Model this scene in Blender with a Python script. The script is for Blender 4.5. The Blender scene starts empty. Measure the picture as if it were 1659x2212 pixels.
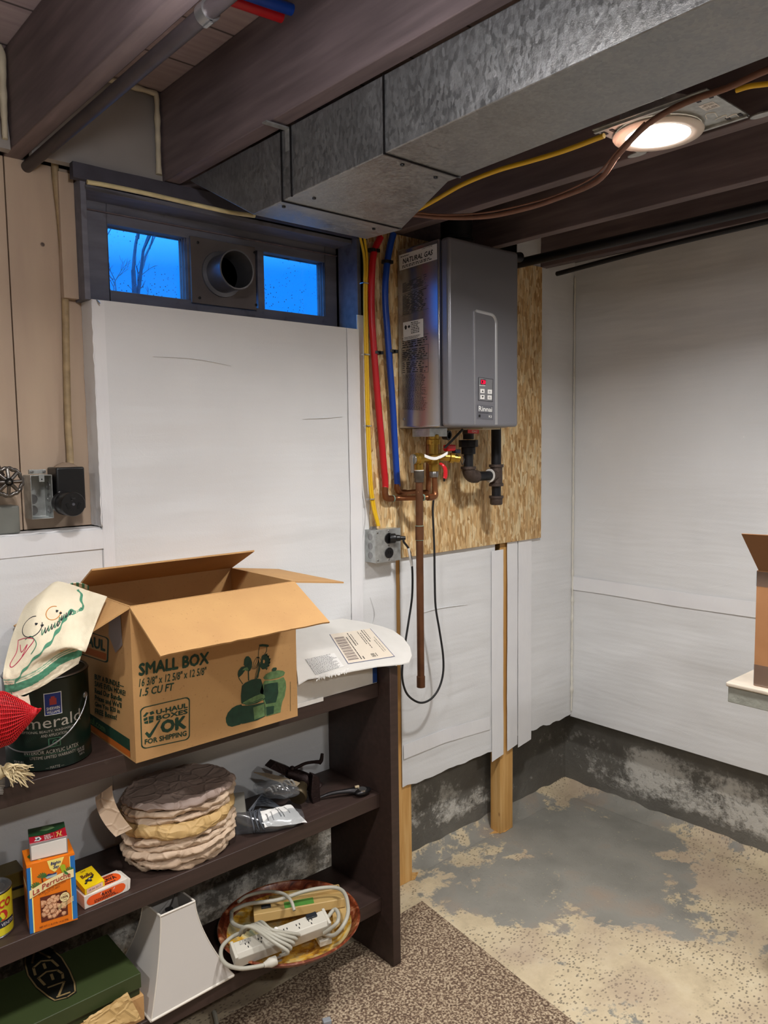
import bpy, bmesh, math, random
from mathutils import Vector, Matrix, noise
random.seed(7)
scene = bpy.context.scene
COL = scene.collection
# ------------------------------------------------------------------ camera
FPX, YAW, PITCH, ROLL = 1679.96, 0.7238692, -0.0878208, -0.0131366
CAM = Vector((-2.7284, -1.9, 1.53))
_f = Vector((math.sin(YAW)*math.cos(PITCH), math.cos(YAW)*math.cos(PITCH), math.sin(PITCH)))
_r0 = Vector((math.cos(YAW), -math.sin(YAW), 0.0)); _u0 = _r0.cross(_f)
_r = _r0*math.cos(ROLL) + _u0*math.sin(ROLL)
_u = -_r0*math.sin(ROLL) + _u0*math.cos(ROLL)
cd = bpy.data.cameras.new('camera'); cam = bpy.data.objects.new('camera', cd); COL.objects.link(cam)
cd.sensor_fit = 'VERTICAL'; cd.sensor_height = 24.0; cd.lens = FPX/2212*24.0; cd.clip_start = 0.02
m = Matrix(((_r.x, _u.x, -_f.x, CAM.x), (_r.y, _u.y, -_f.y, CAM.y), (_r.z, _u.z, -_f.z, CAM.z), (0, 0, 0, 1)))
cam.matrix_world = m
scene.camera = cam
# ------------------------------------------------------------------ colour management / world
scene.view_settings.view_transform = 'Standard'; scene.view_settings.look = 'None'
scene.view_settings.gamma = 1.0; scene.view_settings.use_curve_mapping = False
scene.view_settings.exposure = 0.5
world = bpy.data.worlds.new('World'); scene.world = world; world.use_nodes = True
wn = world.node_tree.nodes; wl = world.node_tree.links
bg = wn['Background']; bg.inputs['Strength'].default_value = 1.0
_tc = wn.new('ShaderNodeTexCoord'); _sx = wn.new('ShaderNodeSeparateXYZ'); _rp = wn.new('ShaderNodeValToRGB')      # deep blue dusk, brighter overhead
wl.new(_tc.outputs['Generated'], _sx.inputs[0]); wl.new(_sx.outputs[2], _rp.inputs[0]); wl.new(_rp.outputs[0], bg.inputs['Color'])
_rp.color_ramp.elements[0].position = 0.21; _rp.color_ramp.elements[0].color = (0.006, 0.20, 0.95, 1)
_rp.color_ramp.elements[1].position = 0.80; _rp.color_ramp.elements[1].color = (0.5, 3.4, 9.0, 1)
LAMP_W = 12.0        # watts of each recessed lamp

def at(px, py, y=None, x=None, z=None):
    """the point of a plane x=, y= or z= that stands at this place of the photograph"""
    d = _r*((px-829.5)/FPX) - _u*((py-1106)/FPX) + _f
    if y is not None: t = (y-CAM.y)/d.y
    elif x is not None: t = (x-CAM.x)/d.x
    else: t = (z-CAM.z)/d.z
    return CAM + d*t
# ------------------------------------------------------------------ materials
def lin(h):
    if isinstance(h, (tuple, list)): return tuple(h[:3])
    h = h.lstrip('#'); c = [int(h[i:i+2], 16)/255 for i in (0, 2, 4)]
    return tuple(v/12.92 if v <= 0.04045 else ((v+0.055)/1.055)**2.4 for v in c)
MATS = {}
class NT:
    def __init__(s, name):
        s.m = bpy.data.materials.new(name); s.m.use_nodes = True
        s.t = s.m.node_tree; s.n = s.t.nodes; s.l = s.t.links
        s.b = s.n['Principled BSDF']
        s.tc = s.n.new('ShaderNodeTexCoord'); s.co = s.tc.outputs['Object']
    def geo(s): return s.n.new('ShaderNodeNewGeometry').outputs['Position']
    def link(s, a, b): s.l.new(a, b)
    def mapping(s, scale=(1, 1, 1), rot=(0, 0, 0), loc=(0, 0, 0), co=None):
        q = s.n.new('ShaderNodeMapping'); s.link(co or s.co, q.inputs['Vector'])
        q.inputs['Scale'].default_value = scale; q.inputs['Rotation'].default_value = rot; q.inputs['Location'].default_value = loc
        return q.outputs[0]
    def noise(s, scale, detail=3, rough=0.5, co=None, dist=0.0):
        q = s.n.new('ShaderNodeTexNoise'); s.link(co or s.co, q.inputs['Vector'])
        q.inputs['Scale'].default_value = scale; q.inputs['Detail'].default_value = detail
        q.inputs['Roughness'].default_value = rough; q.inputs['Distortion'].default_value = dist
        return q.outputs['Fac']
    def vor(s, scale, co=None, feature='F1', out='Distance', rnd=1.0):
        q = s.n.new('ShaderNodeTexVoronoi'); s.link(co or s.co, q.inputs['Vector']); q.feature = feature
        q.inputs['Scale'].default_value = scale; q.inputs['Randomness'].default_value = rnd
        return q.outputs[out]
    def ramp(s, fac, stops, interp='LINEAR'):
        q = s.n.new('ShaderNodeValToRGB'); s.link(fac, q.inputs[0]); cr = q.color_ramp; cr.interpolation = interp
        while len(cr.elements) < len(stops): cr.elements.new(0.5)
        for e, (p, c) in zip(cr.elements, stops):
            e.position = p; e.color = (c, c, c, 1) if isinstance(c, (int, float)) else tuple(lin(c))+(1,)
        return q.outputs[0]
    def mix(s, fac, a, b, mode='MIX'):
        q = s.n.new('ShaderNodeMix'); q.data_type = 'RGBA'; q.blend_type = mode
        for v, i in ((fac, 0), (a, 6), (b, 7)):
            if hasattr(v, 'is_linked') or isinstance(v, bpy.types.NodeSocket): s.link(v, q.inputs[i])
            elif i == 0: q.inputs[0].default_value = v
            else: q.inputs[i].default_value = tuple(lin(v))+(1,)
        return q.outputs[2]
    def math(s, op, a, b=0.0, clamp=False):
        q = s.n.new('ShaderNodeMath'); q.operation = op; q.use_clamp = clamp
        for i, v in enumerate((a, b)):
            if isinstance(v, bpy.types.NodeSocket): s.link(v, q.inputs[i])
            else: q.inputs[i].default_value = v
        return q.outputs[0]
    def sep(s, co=None):
        q = s.n.new('ShaderNodeSeparateXYZ'); s.link(co or s.co, q.inputs[0]); return q.outputs
    def color(s, c):
        if isinstance(c, bpy.types.NodeSocket): s.link(c, s.b.inputs['Base Color'])
        else: s.b.inputs['Base Color'].default_value = tuple(lin(c))+(1,)
    def set(s, rough=None, metal=None, **k):
        for n, v in (('Roughness', rough), ('Metallic', metal)):
            if v is None: continue
            if isinstance(v, bpy.types.NodeSocket): s.link(v, s.b.inputs[n])
            else: s.b.inputs[n].default_value = v
        for n, v in k.items(): s.b.inputs[n.replace('_', ' ')].default_value = v
    def bump(s, h, strength=0.3, dist=0.01):
        q = s.n.new('ShaderNodeBump'); s.link(h, q.inputs['Height'])
        q.inputs['Strength'].default_value = strength; q.inputs['Distance'].default_value = dist
        s.link(q.outputs[0], s.b.inputs['Normal'])

def M(name, col='#808080', rough=0.5, metal=0.0, var=0.0, vs=20.0, bump=0.0, bs=200.0, emit=0.0, spec=None, aniso=None):
    """a procedural material: one colour with a slow variation and a fine bump"""
    if name in MATS: return MATS[name]
    t = NT(name)
    co = t.mapping(aniso) if aniso else t.co
    if var:
        c = lin(col); a = tuple(v*(1-var) for v in c); b = tuple(min(1, v*(1+var)) for v in c)
        t.color(t.ramp(t.noise(vs, 4, co=co), [(0.3, a), (0.7, b)]))
    else: t.color(col)
    t.set(rough, metal)
    if spec is not None: t.b.inputs['Specular IOR Level'].default_value = spec
    if bump: t.bump(t.noise(bs, 3, co=co), bump, 0.004)
    if emit:
        t.b.inputs['Emission Color'].default_value = tuple(lin(col))+(1,); t.b.inputs['Emission Strength'].default_value = emit
    MATS[name] = t.m; return t.m

def special(name):
    def deco(fn):
        t = NT(name); fn(t); MATS[name] = t.m; return t.m
    return deco

@special('foil_insulation')
def _(t):
    g = t.geo()
    n = t.noise(3.0, 3, co=g)
    t.color(t.ramp(n, [(0.3, '#d6d7d8'), (0.7, '#dedfe0')]))
    t.set(0.42); t.b.inputs['Specular IOR Level'].default_value = 0.45
    rip = t.noise(1.0, 3, co=t.mapping((1.2, 1.2, 9.0), co=g))
    wr = t.vor(1.0, co=t.mapping((10, 10, 16), co=g), feature='DISTANCE_TO_EDGE')
    wr = t.math('MULTIPLY', t.ramp(wr, [(0.0, 1.0), (0.04, 0.0)]), t.ramp(t.noise(4.0, 2, co=g), [(0.56, 0.0), (0.66, 1.0)]))
    fine = t.noise(230, 2, co=g)
    h = t.math('ADD', t.math('MULTIPLY', rip, 1.6), t.math('ADD', t.math('MULTIPLY', wr, 0.03), t.math('MULTIPLY', fine, 0.05)))
    t.bump(h, 0.5, 0.012)
@special('tape')
def _(t):
    g = t.geo()
    t.color(t.ramp(t.noise(6, 2, co=g), [(0.3, '#dddde0'), (0.7, '#e5e5e6')])); t.set(0.35)
    rip = t.noise(1.0, 4, co=t.mapping((30, 30, 9), co=g)); t.bump(rip, 0.35, 0.006)
@special('oriented_strand_board')
def _(t):
    g = t.geo()
    def layer(rot, sc, seed):
        co = t.mapping(sc, (0, rot, 0), (seed, seed, seed), co=g)
        q = t.n.new('ShaderNodeTexNoise'); t.link(co, q.inputs[0]); q.inputs['Scale'].default_value = 2.0
        mx = t.n.new('ShaderNodeVectorMath'); mx.operation = 'MULTIPLY_ADD'; t.link(q.outputs['Color'], mx.inputs[0])
        mx.inputs[1].default_value = (0.25, 0.25, 0.25); t.link(co, mx.inputs[2])
        v = t.n.new('ShaderNodeTexVoronoi'); t.link(mx.outputs[0], v.inputs[0]); v.inputs['Scale'].default_value = 1.0
        return t.sep(v.outputs['Color'])
    a = layer(0.2, (66, 66, 19), 0.0); b = layer(-0.6, (110, 110, 32), 3.1); c = layer(1.15, (72, 72, 24), 7.7)
    pick = t.ramp(a[1], [(0.45, 0.0), (0.5, 1.0)]); pick2 = t.ramp(b[1], [(0.58, 0.0), (0.62, 1.0)])
    v = t.mix(pick2, t.mix(pick, a[0], b[0]), c[0])
    fib = t.noise(1.0, 4, co=t.mapping((260, 260, 22), (0, 0.1, 0), co=g))
    base = t.ramp(v, [(0.0, '#b48a52'), (0.3, '#d8b078'), (0.6, '#e6c48e'), (1.0, '#f4deb0')])
    dark = t.ramp(t.noise(1.0, 3, co=t.mapping((90, 90, 26), (0, 0.2, 0), co=g)), [(0.60, 0.0), (0.70, 1.0)])
    base = t.mix(t.math('MULTIPLY', dark, 0.45), base, '#7c5426')
    t.color(t.mix(0.55, base, t.ramp(fib, [(0.3, '#8a8a8a'), (0.7, '#ffffff')]), 'MULTIPLY'))
    t.set(0.6); t.bump(t.math('ADD', v, t.math('MULTIPLY', fib, 0.5)), 0.25, 0.003)
@special('pine')
def _(t):
    g = t.geo()
    n = t.noise(1.0, 4, co=t.mapping((60, 60, 3.5), co=g), dist=0.6)
    c = t.ramp(n, [(0.3, '#c08f4e'), (0.5, '#cf9f5d'), (0.7, '#dcb274')])
    k = t.ramp(t.vor(1.0, co=t.mapping((22, 22, 9), co=g)), [(0.05, 1.0), (0.11, 0.0)])
    t.color(t.mix(t.math('MULTIPLY', k, 0.7), c, '#7d4c22')); t.set(0.55); t.bump(n, 0.1, 0.002)
@special('painted_concrete_wall')
def _(t):
    g = t.geo(); s = t.sep(g)
    n1 = t.noise(4.0, 6, 0.6, co=g, dist=0.5); n2 = t.noise(34.0, 5, 0.7, co=g); n3 = t.noise(1.6, 3, co=g)
    # white efflorescence stands in a band of the wall about 0.05 to 0.27 m above the floor
    band = t.ramp(s[2], [(0.0, 0.0), (0.045, 0.2), (0.10, 1.0), (0.26, 0.9), (0.33, 0.0)])
    v = t.math('ADD', t.math('MULTIPLY', n1, 0.55), t.math('ADD', t.math('MULTIPLY', n2, 0.35), t.math('MULTIPLY', n3, 0.3)))
    v = t.math('ADD', v, t.math('MULTIPLY', band, 0.16))
    eff = t.ramp(v, [(0.755, 0.0), (0.84, 1.0)])
    eff = t.math('MULTIPLY', eff, band)
    base = t.ramp(n1, [(0.3, '#55524c'), (0.55, '#6a6760'), (0.8, '#7c7971')])
    t.color(t.mix(t.math('MULTIPLY', eff, 0.85), base, '#cfccc4')); t.set(0.75)
    t.bump(t.math('ADD', t.math('MULTIPLY', eff, 0.6), t.math('MULTIPLY', n2, 0.7)), 0.6, 0.012)
@special('concrete_floor')
def _(t):
    g = t.geo(); s = t.sep(g)
    n1 = t.noise(2.6, 7, 0.62, co=g, dist=0.4); n2 = t.noise(11.0, 5, 0.7, co=g)
    # grey paint remains near the corner and is worn away towards the room
    px = t.math('MULTIPLY', t.math('ADD', s[0], 0.35), 1.0); py = t.math('ADD', s[1], 0.32)
    d = t.math('SQRT', t.math('ADD', t.math('MULTIPLY', px, px), t.math('MULTIPLY', py, py)))
    p1x = t.math('ADD', s[0], 0.60); p1y = t.math('ADD', s[1], 0.27)
    d1 = t.math('SQRT', t.math('ADD', t.math('MULTIPLY', p1x, p1x), t.math('MULTIPLY', p1y, p1y)))
    near = t.ramp(t.math('MINIMUM', d, t.math('ADD', d1, 0.13)), [(0.10, 0.74), (0.30, 0.62), (0.44, 0.51), (0.62, 0.37), (1.0, 0.33)])
    v = t.math('ADD', near, t.math('ADD', t.math('MULTIPLY', t.math('SUBTRACT', n1, 0.5), 0.9), t.math('MULTIPLY', t.math('SUBTRACT', n2, 0.5), 0.55)))
    paint = t.ramp(v, [(0.49, 0.0), (0.53, 1.0)])
    cream = t.ramp(n2, [(0.25, '#b5a487'), (0.5, '#cbba9a'), (0.75, '#d6c8ab')])
    pits = t.vor(1.0, co=t.mapping((72, 110, 72), (0, 0, 0.5), co=g)); pr = t.noise(6.0, 2, co=g)
    pit = t.math('MULTIPLY', t.ramp(pits, [(0.24, 1.0), (0.36, 0.0)]), t.ramp(pr, [(0.38, 0.0), (0.5, 1.0)]))
    cream = t.mix(t.math('MULTIPLY', pit, 0.75), cream, '#635a4c')
    pink = t.ramp(t.noise(3.2, 4, co=t.mapping((1, 1, 1), loc=(5, 2, 0), co=g)), [(0.45, 0.0), (0.62, 1.0)])
    cream = t.mix(t.math('MULTIPLY', pink, 0.55), cream, '#a58f7e')
    grey = t.ramp(t.noise(5.0, 5, co=g), [(0.3, '#7c7a72'), (0.55, '#8e8b82'), (0.72, '#98897a')])
    fl = t.ramp(t.noise(48, 3, 0.7, co=g), [(0.66, 0.0), (0.70, 1.0)])
    grey = t.mix(t.math('MULTIPLY', fl, 0.8), grey, '#b8ac8c')
    t.color(t.mix(paint, cream, grey)); t.set(0.62)
    t.bump(t.math('ADD', t.math('MULTIPLY', paint, 0.4), t.math('SUBTRACT', n2, t.math('MULTIPLY', pit, 0.6))), 0.35, 0.004)
@special('carpet')
def _(t):
    g = t.geo()
    v = t.noise(150, 3, 0.65, co=g); w = t.noise(3, 3, co=g)
    c = t.ramp(v, [(0.38, '#5d4c41'), (0.47, '#7a6655'), (0.53, '#a08c75'), (0.60, '#c4b298')])
    t.color(t.mix(0.35, c, t.ramp(w, [(0.3, '#c9c2bb'), (0.7, '#ffffff')]), 'MULTIPLY'))
    t.set(0.95); t.b.inputs['Specular IOR Level'].default_value = 0.05; t.bump(v, 0.9, 0.004)
@special('galvanised_steel')
def _(t):
    g = t.geo()
    sp = t.vor(1.0, co=t.mapping((170, 170, 95), co=g), out='Color'); sv = t.sep(sp)[0]
    n = t.noise(14, 5, 0.6, co=g)
    t.color(t.ramp(t.math('ADD', t.math('MULTIPLY', sv, 0.35), t.math('MULTIPLY', n, 0.65)), [(0.25, '#7e8081'), (0.75, '#9c9e9f')]))
    t.set(t.ramp(t.math('ADD', t.math('MULTIPLY', sv, 0.4), t.math('MULTIPLY', n, 0.6)), [(0.2, 0.30), (0.8, 0.52)]), 0.8)
    t.bump(t.math('ADD', t.math('MULTIPLY', t.noise(60, 4, 0.6, co=g), 0.8), t.math('MULTIPLY', sv, 0.25)), 0.30, 0.005)
@special('zinc_steel')
def _(t):
    n = t.noise(60, 3); t.color(t.ramp(n, [(0.3, '#a6a9a8'), (0.7, '#c6cac8')])); t.set(0.38, 0.75); t.bump(n, 0.05, 0.002)
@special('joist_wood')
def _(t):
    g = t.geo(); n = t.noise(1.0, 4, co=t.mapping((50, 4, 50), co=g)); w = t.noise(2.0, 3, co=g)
    c = t.ramp(n, [(0.3, '#675a5b'), (0.6, '#7b6c6d'), (0.8, '#8a7a7b')])  # dark brown wood paled and cooled: lens haze put into the colour
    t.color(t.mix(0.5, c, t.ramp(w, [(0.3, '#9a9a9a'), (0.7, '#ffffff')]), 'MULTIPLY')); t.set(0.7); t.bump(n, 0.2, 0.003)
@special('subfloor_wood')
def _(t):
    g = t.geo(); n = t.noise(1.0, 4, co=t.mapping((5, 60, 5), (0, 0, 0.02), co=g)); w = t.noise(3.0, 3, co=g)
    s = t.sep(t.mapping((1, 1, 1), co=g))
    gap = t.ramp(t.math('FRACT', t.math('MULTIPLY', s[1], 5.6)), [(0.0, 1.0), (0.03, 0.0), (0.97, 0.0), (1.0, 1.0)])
    c = t.ramp(n, [(0.3, '#a39294'), (0.7, '#b5a5a6')]); c = t.mix(gap, c, '#150e0c')  # the haze below the ceiling is mixed into this pale, cool tone
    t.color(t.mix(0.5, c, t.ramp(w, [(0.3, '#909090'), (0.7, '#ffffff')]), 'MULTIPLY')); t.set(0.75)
@special('dark_laminate')
def _(t):
    g = t.geo(); n = t.noise(1.0, 4, co=t.mapping((4, 70, 70), co=g)); n2 = t.noise(40, 4, 0.7, co=g)
    c = t.ramp(n, [(0.3, '#31241f'), (0.7, '#3d2d28')])
    t.color(t.mix(t.ramp(n2, [(0.66, 0.0), (0.76, 0.35)]), c, '#6b5d56')); t.set(0.5)
@special('cardboard')
def _(t):
    g = t.geo(); n = t.noise(9, 4, co=g); f = t.noise(1.0, 2, co=t.mapping((260, 260, 12), co=g)); sp = t.noise(190, 2, co=g)
    c = t.ramp(n, [(0.3, '#b58a58'), (0.7, '#c0955f')])
    c = t.mix(t.ramp(sp, [(0.66, 0.0), (0.74, 0.4)]), c, '#8a6238')
    t.color(c); t.set(0.75); t.bump(f, 0.08, 0.002)
@special('cardboard_red')
def _(t):
    g = t.geo(); n = t.noise(9, 4, co=g)
    t.color(t.ramp(n, [(0.3, '#9a6a42'), (0.7, '#a9784e')])); t.set(0.7)
@special('kraft_paper')
def _(t):
    g = t.geo(); n = t.noise(7, 5, co=g); w = t.vor(1.0, co=t.mapping((26, 26, 34), co=g), feature='DISTANCE_TO_EDGE')
    t.color(t.ramp(n, [(0.3, '#b59c84'), (0.7, '#ccb49a')])); t.set(0.62)
    t.bump(t.math('ADD', t.ramp(w, [(0.0, 1.0), (0.12, 0.0)]), t.math('MULTIPLY', n, 1.0)), 0.35, 0.006)
@special('kraft_paper_tan')
def _(t):
    g = t.geo(); n = t.noise(7, 5, co=g); w = t.vor(1.0, co=t.mapping((26, 26, 34), co=g), feature='DISTANCE_TO_EDGE')
    t.color(t.ramp(n, [(0.3, '#b8965f'), (0.7, '#cbaa73')])); t.set(0.62)
    t.bump(t.math('ADD', t.ramp(w, [(0.0, 1.0), (0.12, 0.0)]), n), 0.35, 0.006)
@special('kraft_paper_grey')
def _(t):
    g = t.geo(); n = t.noise(7, 5, co=g); w = t.vor(1.0, co=t.mapping((22, 22, 34), co=g), feature='DISTANCE_TO_EDGE')
    t.color(t.ramp(n, [(0.3, '#8f7b70'), (0.7, '#a38e82')])); t.set(0.5)
    t.bump(t.math('ADD', t.ramp(w, [(0.0, 1.0), (0.1, 0.0)]), n), 0.4, 0.006)
@special('beige_painted_board')
def _(t):
    g = t.geo(); n = t.noise(1.0, 4, co=t.mapping((14, 14, 2.0), co=g)); s = t.vor(1.0, co=t.mapping((16, 16, 16), co=g))
    c = t.ramp(n, [(0.3, '#b09a86'), (0.7, '#bda891')])
    d = t.math('MULTIPLY', t.ramp(s, [(0.07, 1.0), (0.10, 0.0)]), t.ramp(t.noise(2.2, 2, co=g), [(0.52, 0.0), (0.56, 1.0)]))
    t.color(t.mix(d, c, '#4a3d34')); t.set(0.5); t.bump(n, 0.15, 0.004)
@special('grey_painted_wood')
def _(t):
    g = t.geo(); n = t.noise(1.0, 5, co=t.mapping((8, 40, 40), co=g)); w = t.noise(18, 4, co=g)
    c = t.ramp(n, [(0.3, '#5c5c66'), (0.7, '#70707a')]); t.color(t.mix(t.ramp(w, [(0.62, 0.0), (0.72, 0.5)]), c, '#3a3636')); t.set(0.6); t.bump(n, 0.15, 0.004)
@special('glazed_bowl')
def _(t):
    g = t.geo(); n = t.noise(9, 5, 0.6, co=g, dist=1.2); n2 = t.noise(30, 4, 0.6, co=g); n3 = t.noise(4.5, 3, co=g)
    c = t.ramp(n, [(0.3, '#7d8f7c'), (0.42, '#d8c790'), (0.52, '#d9a93c'), (0.62, '#8f5a22'), (0.75, '#4f2012')])
    t.color(t.mix(t.ramp(n2, [(0.5, 0.0), (0.65, 0.5)]), c, '#c8c2a0')); t.set(0.25)
@special('glazed_rim')
def _(t):
    g = t.geo(); n = t.noise(26, 5, 0.7, co=g, dist=0.8)
    t.color(t.ramp(n, [(0.3, '#3d150c'), (0.5, '#7d3a20'), (0.62, '#b07a58'), (0.75, '#c8b090')])); t.set(0.3)
@special('window_glass')
def _(t):
    g = t.geo()
    tr = t.n.new('ShaderNodeBsdfTransparent'); gl = t.n.new('ShaderNodeBsdfGlossy'); gl.inputs['Roughness'].default_value = 0.08
    df = t.n.new('ShaderNodeBsdfDiffuse'); df.inputs['Color'].default_value = (0.10, 0.12, 0.14, 1)
    m1 = t.n.new('ShaderNodeMixShader'); m1.inputs[0].default_value = 0.05
    t.link(tr.outputs[0], m1.inputs[1]); t.link(gl.outputs[0], m1.inputs[2])
    dirt = t.math('MULTIPLY', t.ramp(t.vor(1.0, co=t.mapping((95, 95, 95), co=g)), [(0.10, 1.0), (0.20, 0.0)]), t.ramp(t.noise(9, 3, co=g), [(0.48, 0.0), (0.58, 1.0)]))
    m2 = t.n.new('ShaderNodeMixShader'); t.link(dirt, m2.inputs[0]); t.link(m1.outputs[0], m2.inputs[1]); t.link(df.outputs[0], m2.inputs[2])
    t.link(m2.outputs[0], t.n['Material Output'].inputs['Surface'])
@special('clear_plastic')
def _(t):
    tr = t.n.new('ShaderNodeBsdfTransparent'); tr.inputs[0].default_value = (0.86, 0.88, 0.9, 1)
    gl = t.n.new('ShaderNodeBsdfGlossy'); gl.inputs['Roughness'].default_value = 0.15
    df = t.n.new('ShaderNodeBsdfDiffuse'); df.inputs['Color'].default_value = (0.35, 0.36, 0.38, 1)
    m0 = t.n.new('ShaderNodeMixShader'); m0.inputs[0].default_value = 0.5; t.link(gl.outputs[0], m0.inputs[1]); t.link(df.outputs[0], m0.inputs[2])
    m1 = t.n.new('ShaderNodeMixShader'); m1.inputs[0].default_value = 0.22
    t.link(tr.outputs[0], m1.inputs[1]); t.link(m0.outputs[0], m1.inputs[2]); t.link(m1.outputs[0], t.n['Material Output'].inputs['Surface'])
@special('towel_cloth')
def _(t):
    n = t.noise(420, 2); w = t.noise(12, 4); t.color(t.ramp(w, [(0.3, '#ddd0b4'), (0.7, '#ece2c9')])); t.set(0.9); t.bump(n, 0.3, 0.002)
M('white_foam', '#d9d6cc', 0.6, var=0.06, bump=0.4, bs=90)
M('cream_foam', '#c9bfa6', 0.7, var=0.12, bump=0.4, bs=90)
M('grey_foil', '#99948f', 0.5, var=0.05, vs=6, bump=0.15, bs=15)
M('black_iron', '#16161a', 0.45, 0.3, var=0.2, bump=0.1)
M('malleable_iron', '#4c403a', 0.55, 0.5, var=0.2, vs=60, bump=0.4, bs=300)
M('copper', '#8d5c3c', 0.38, 0.85, var=0.22, vs=14)
M('old_copper', '#6f4a32', 0.5, 0.7, var=0.25, vs=16)
M('brass', '#b08d3e', 0.32, 0.9, var=0.15)
M('red_pex', '#b8161f', 0.35); M('blue_pex', '#0d3f9e', 0.35)
M('yellow_cable', '#e0b41c', 0.45); M('cable_copper', '#7a5442', 0.5, 0.0, var=0.15, vs=40); M('cream_cable', '#c7b98c', 0.5, var=0.15, vs=30)
M('black_plastic', '#0c0c0e', 0.4, bump=0.04); M('dark_rubber', '#141416', 0.6)
M('red_plastic', '#c41620', 0.35); M('white_plastic', '#dcdcd8', 0.4); M('white_paint', '#e2dfda', 0.5)
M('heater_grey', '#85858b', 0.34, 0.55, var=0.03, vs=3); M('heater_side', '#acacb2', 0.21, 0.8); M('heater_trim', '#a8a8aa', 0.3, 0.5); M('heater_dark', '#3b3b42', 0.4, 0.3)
M('ink_black', '#101014', 0.6); M('ink_green', '#133826', 0.65, var=0.25, vs=60); M('ink_green_pale', '#5c7a4c', 0.65, var=0.3, vs=90)
M('ink_orange', '#b05a10', 0.65); M('ink_white', '#e6e6e2', 0.5); M('ink_grey', '#6c6c6c', 0.6); M('label_white', '#dcdad6', 0.45)
M('led_red', '#ff0a32', 0.4, emit=3.0); M('display_red', '#1c0008', 0.3)
M('lamp_lens', '#fff6ec', 0.5, emit=22.0)
M('steel', '#9a9a9a', 0.3, 0.9); M('dark_steel', '#2c2a2b', 0.35, 0.8)
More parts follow.
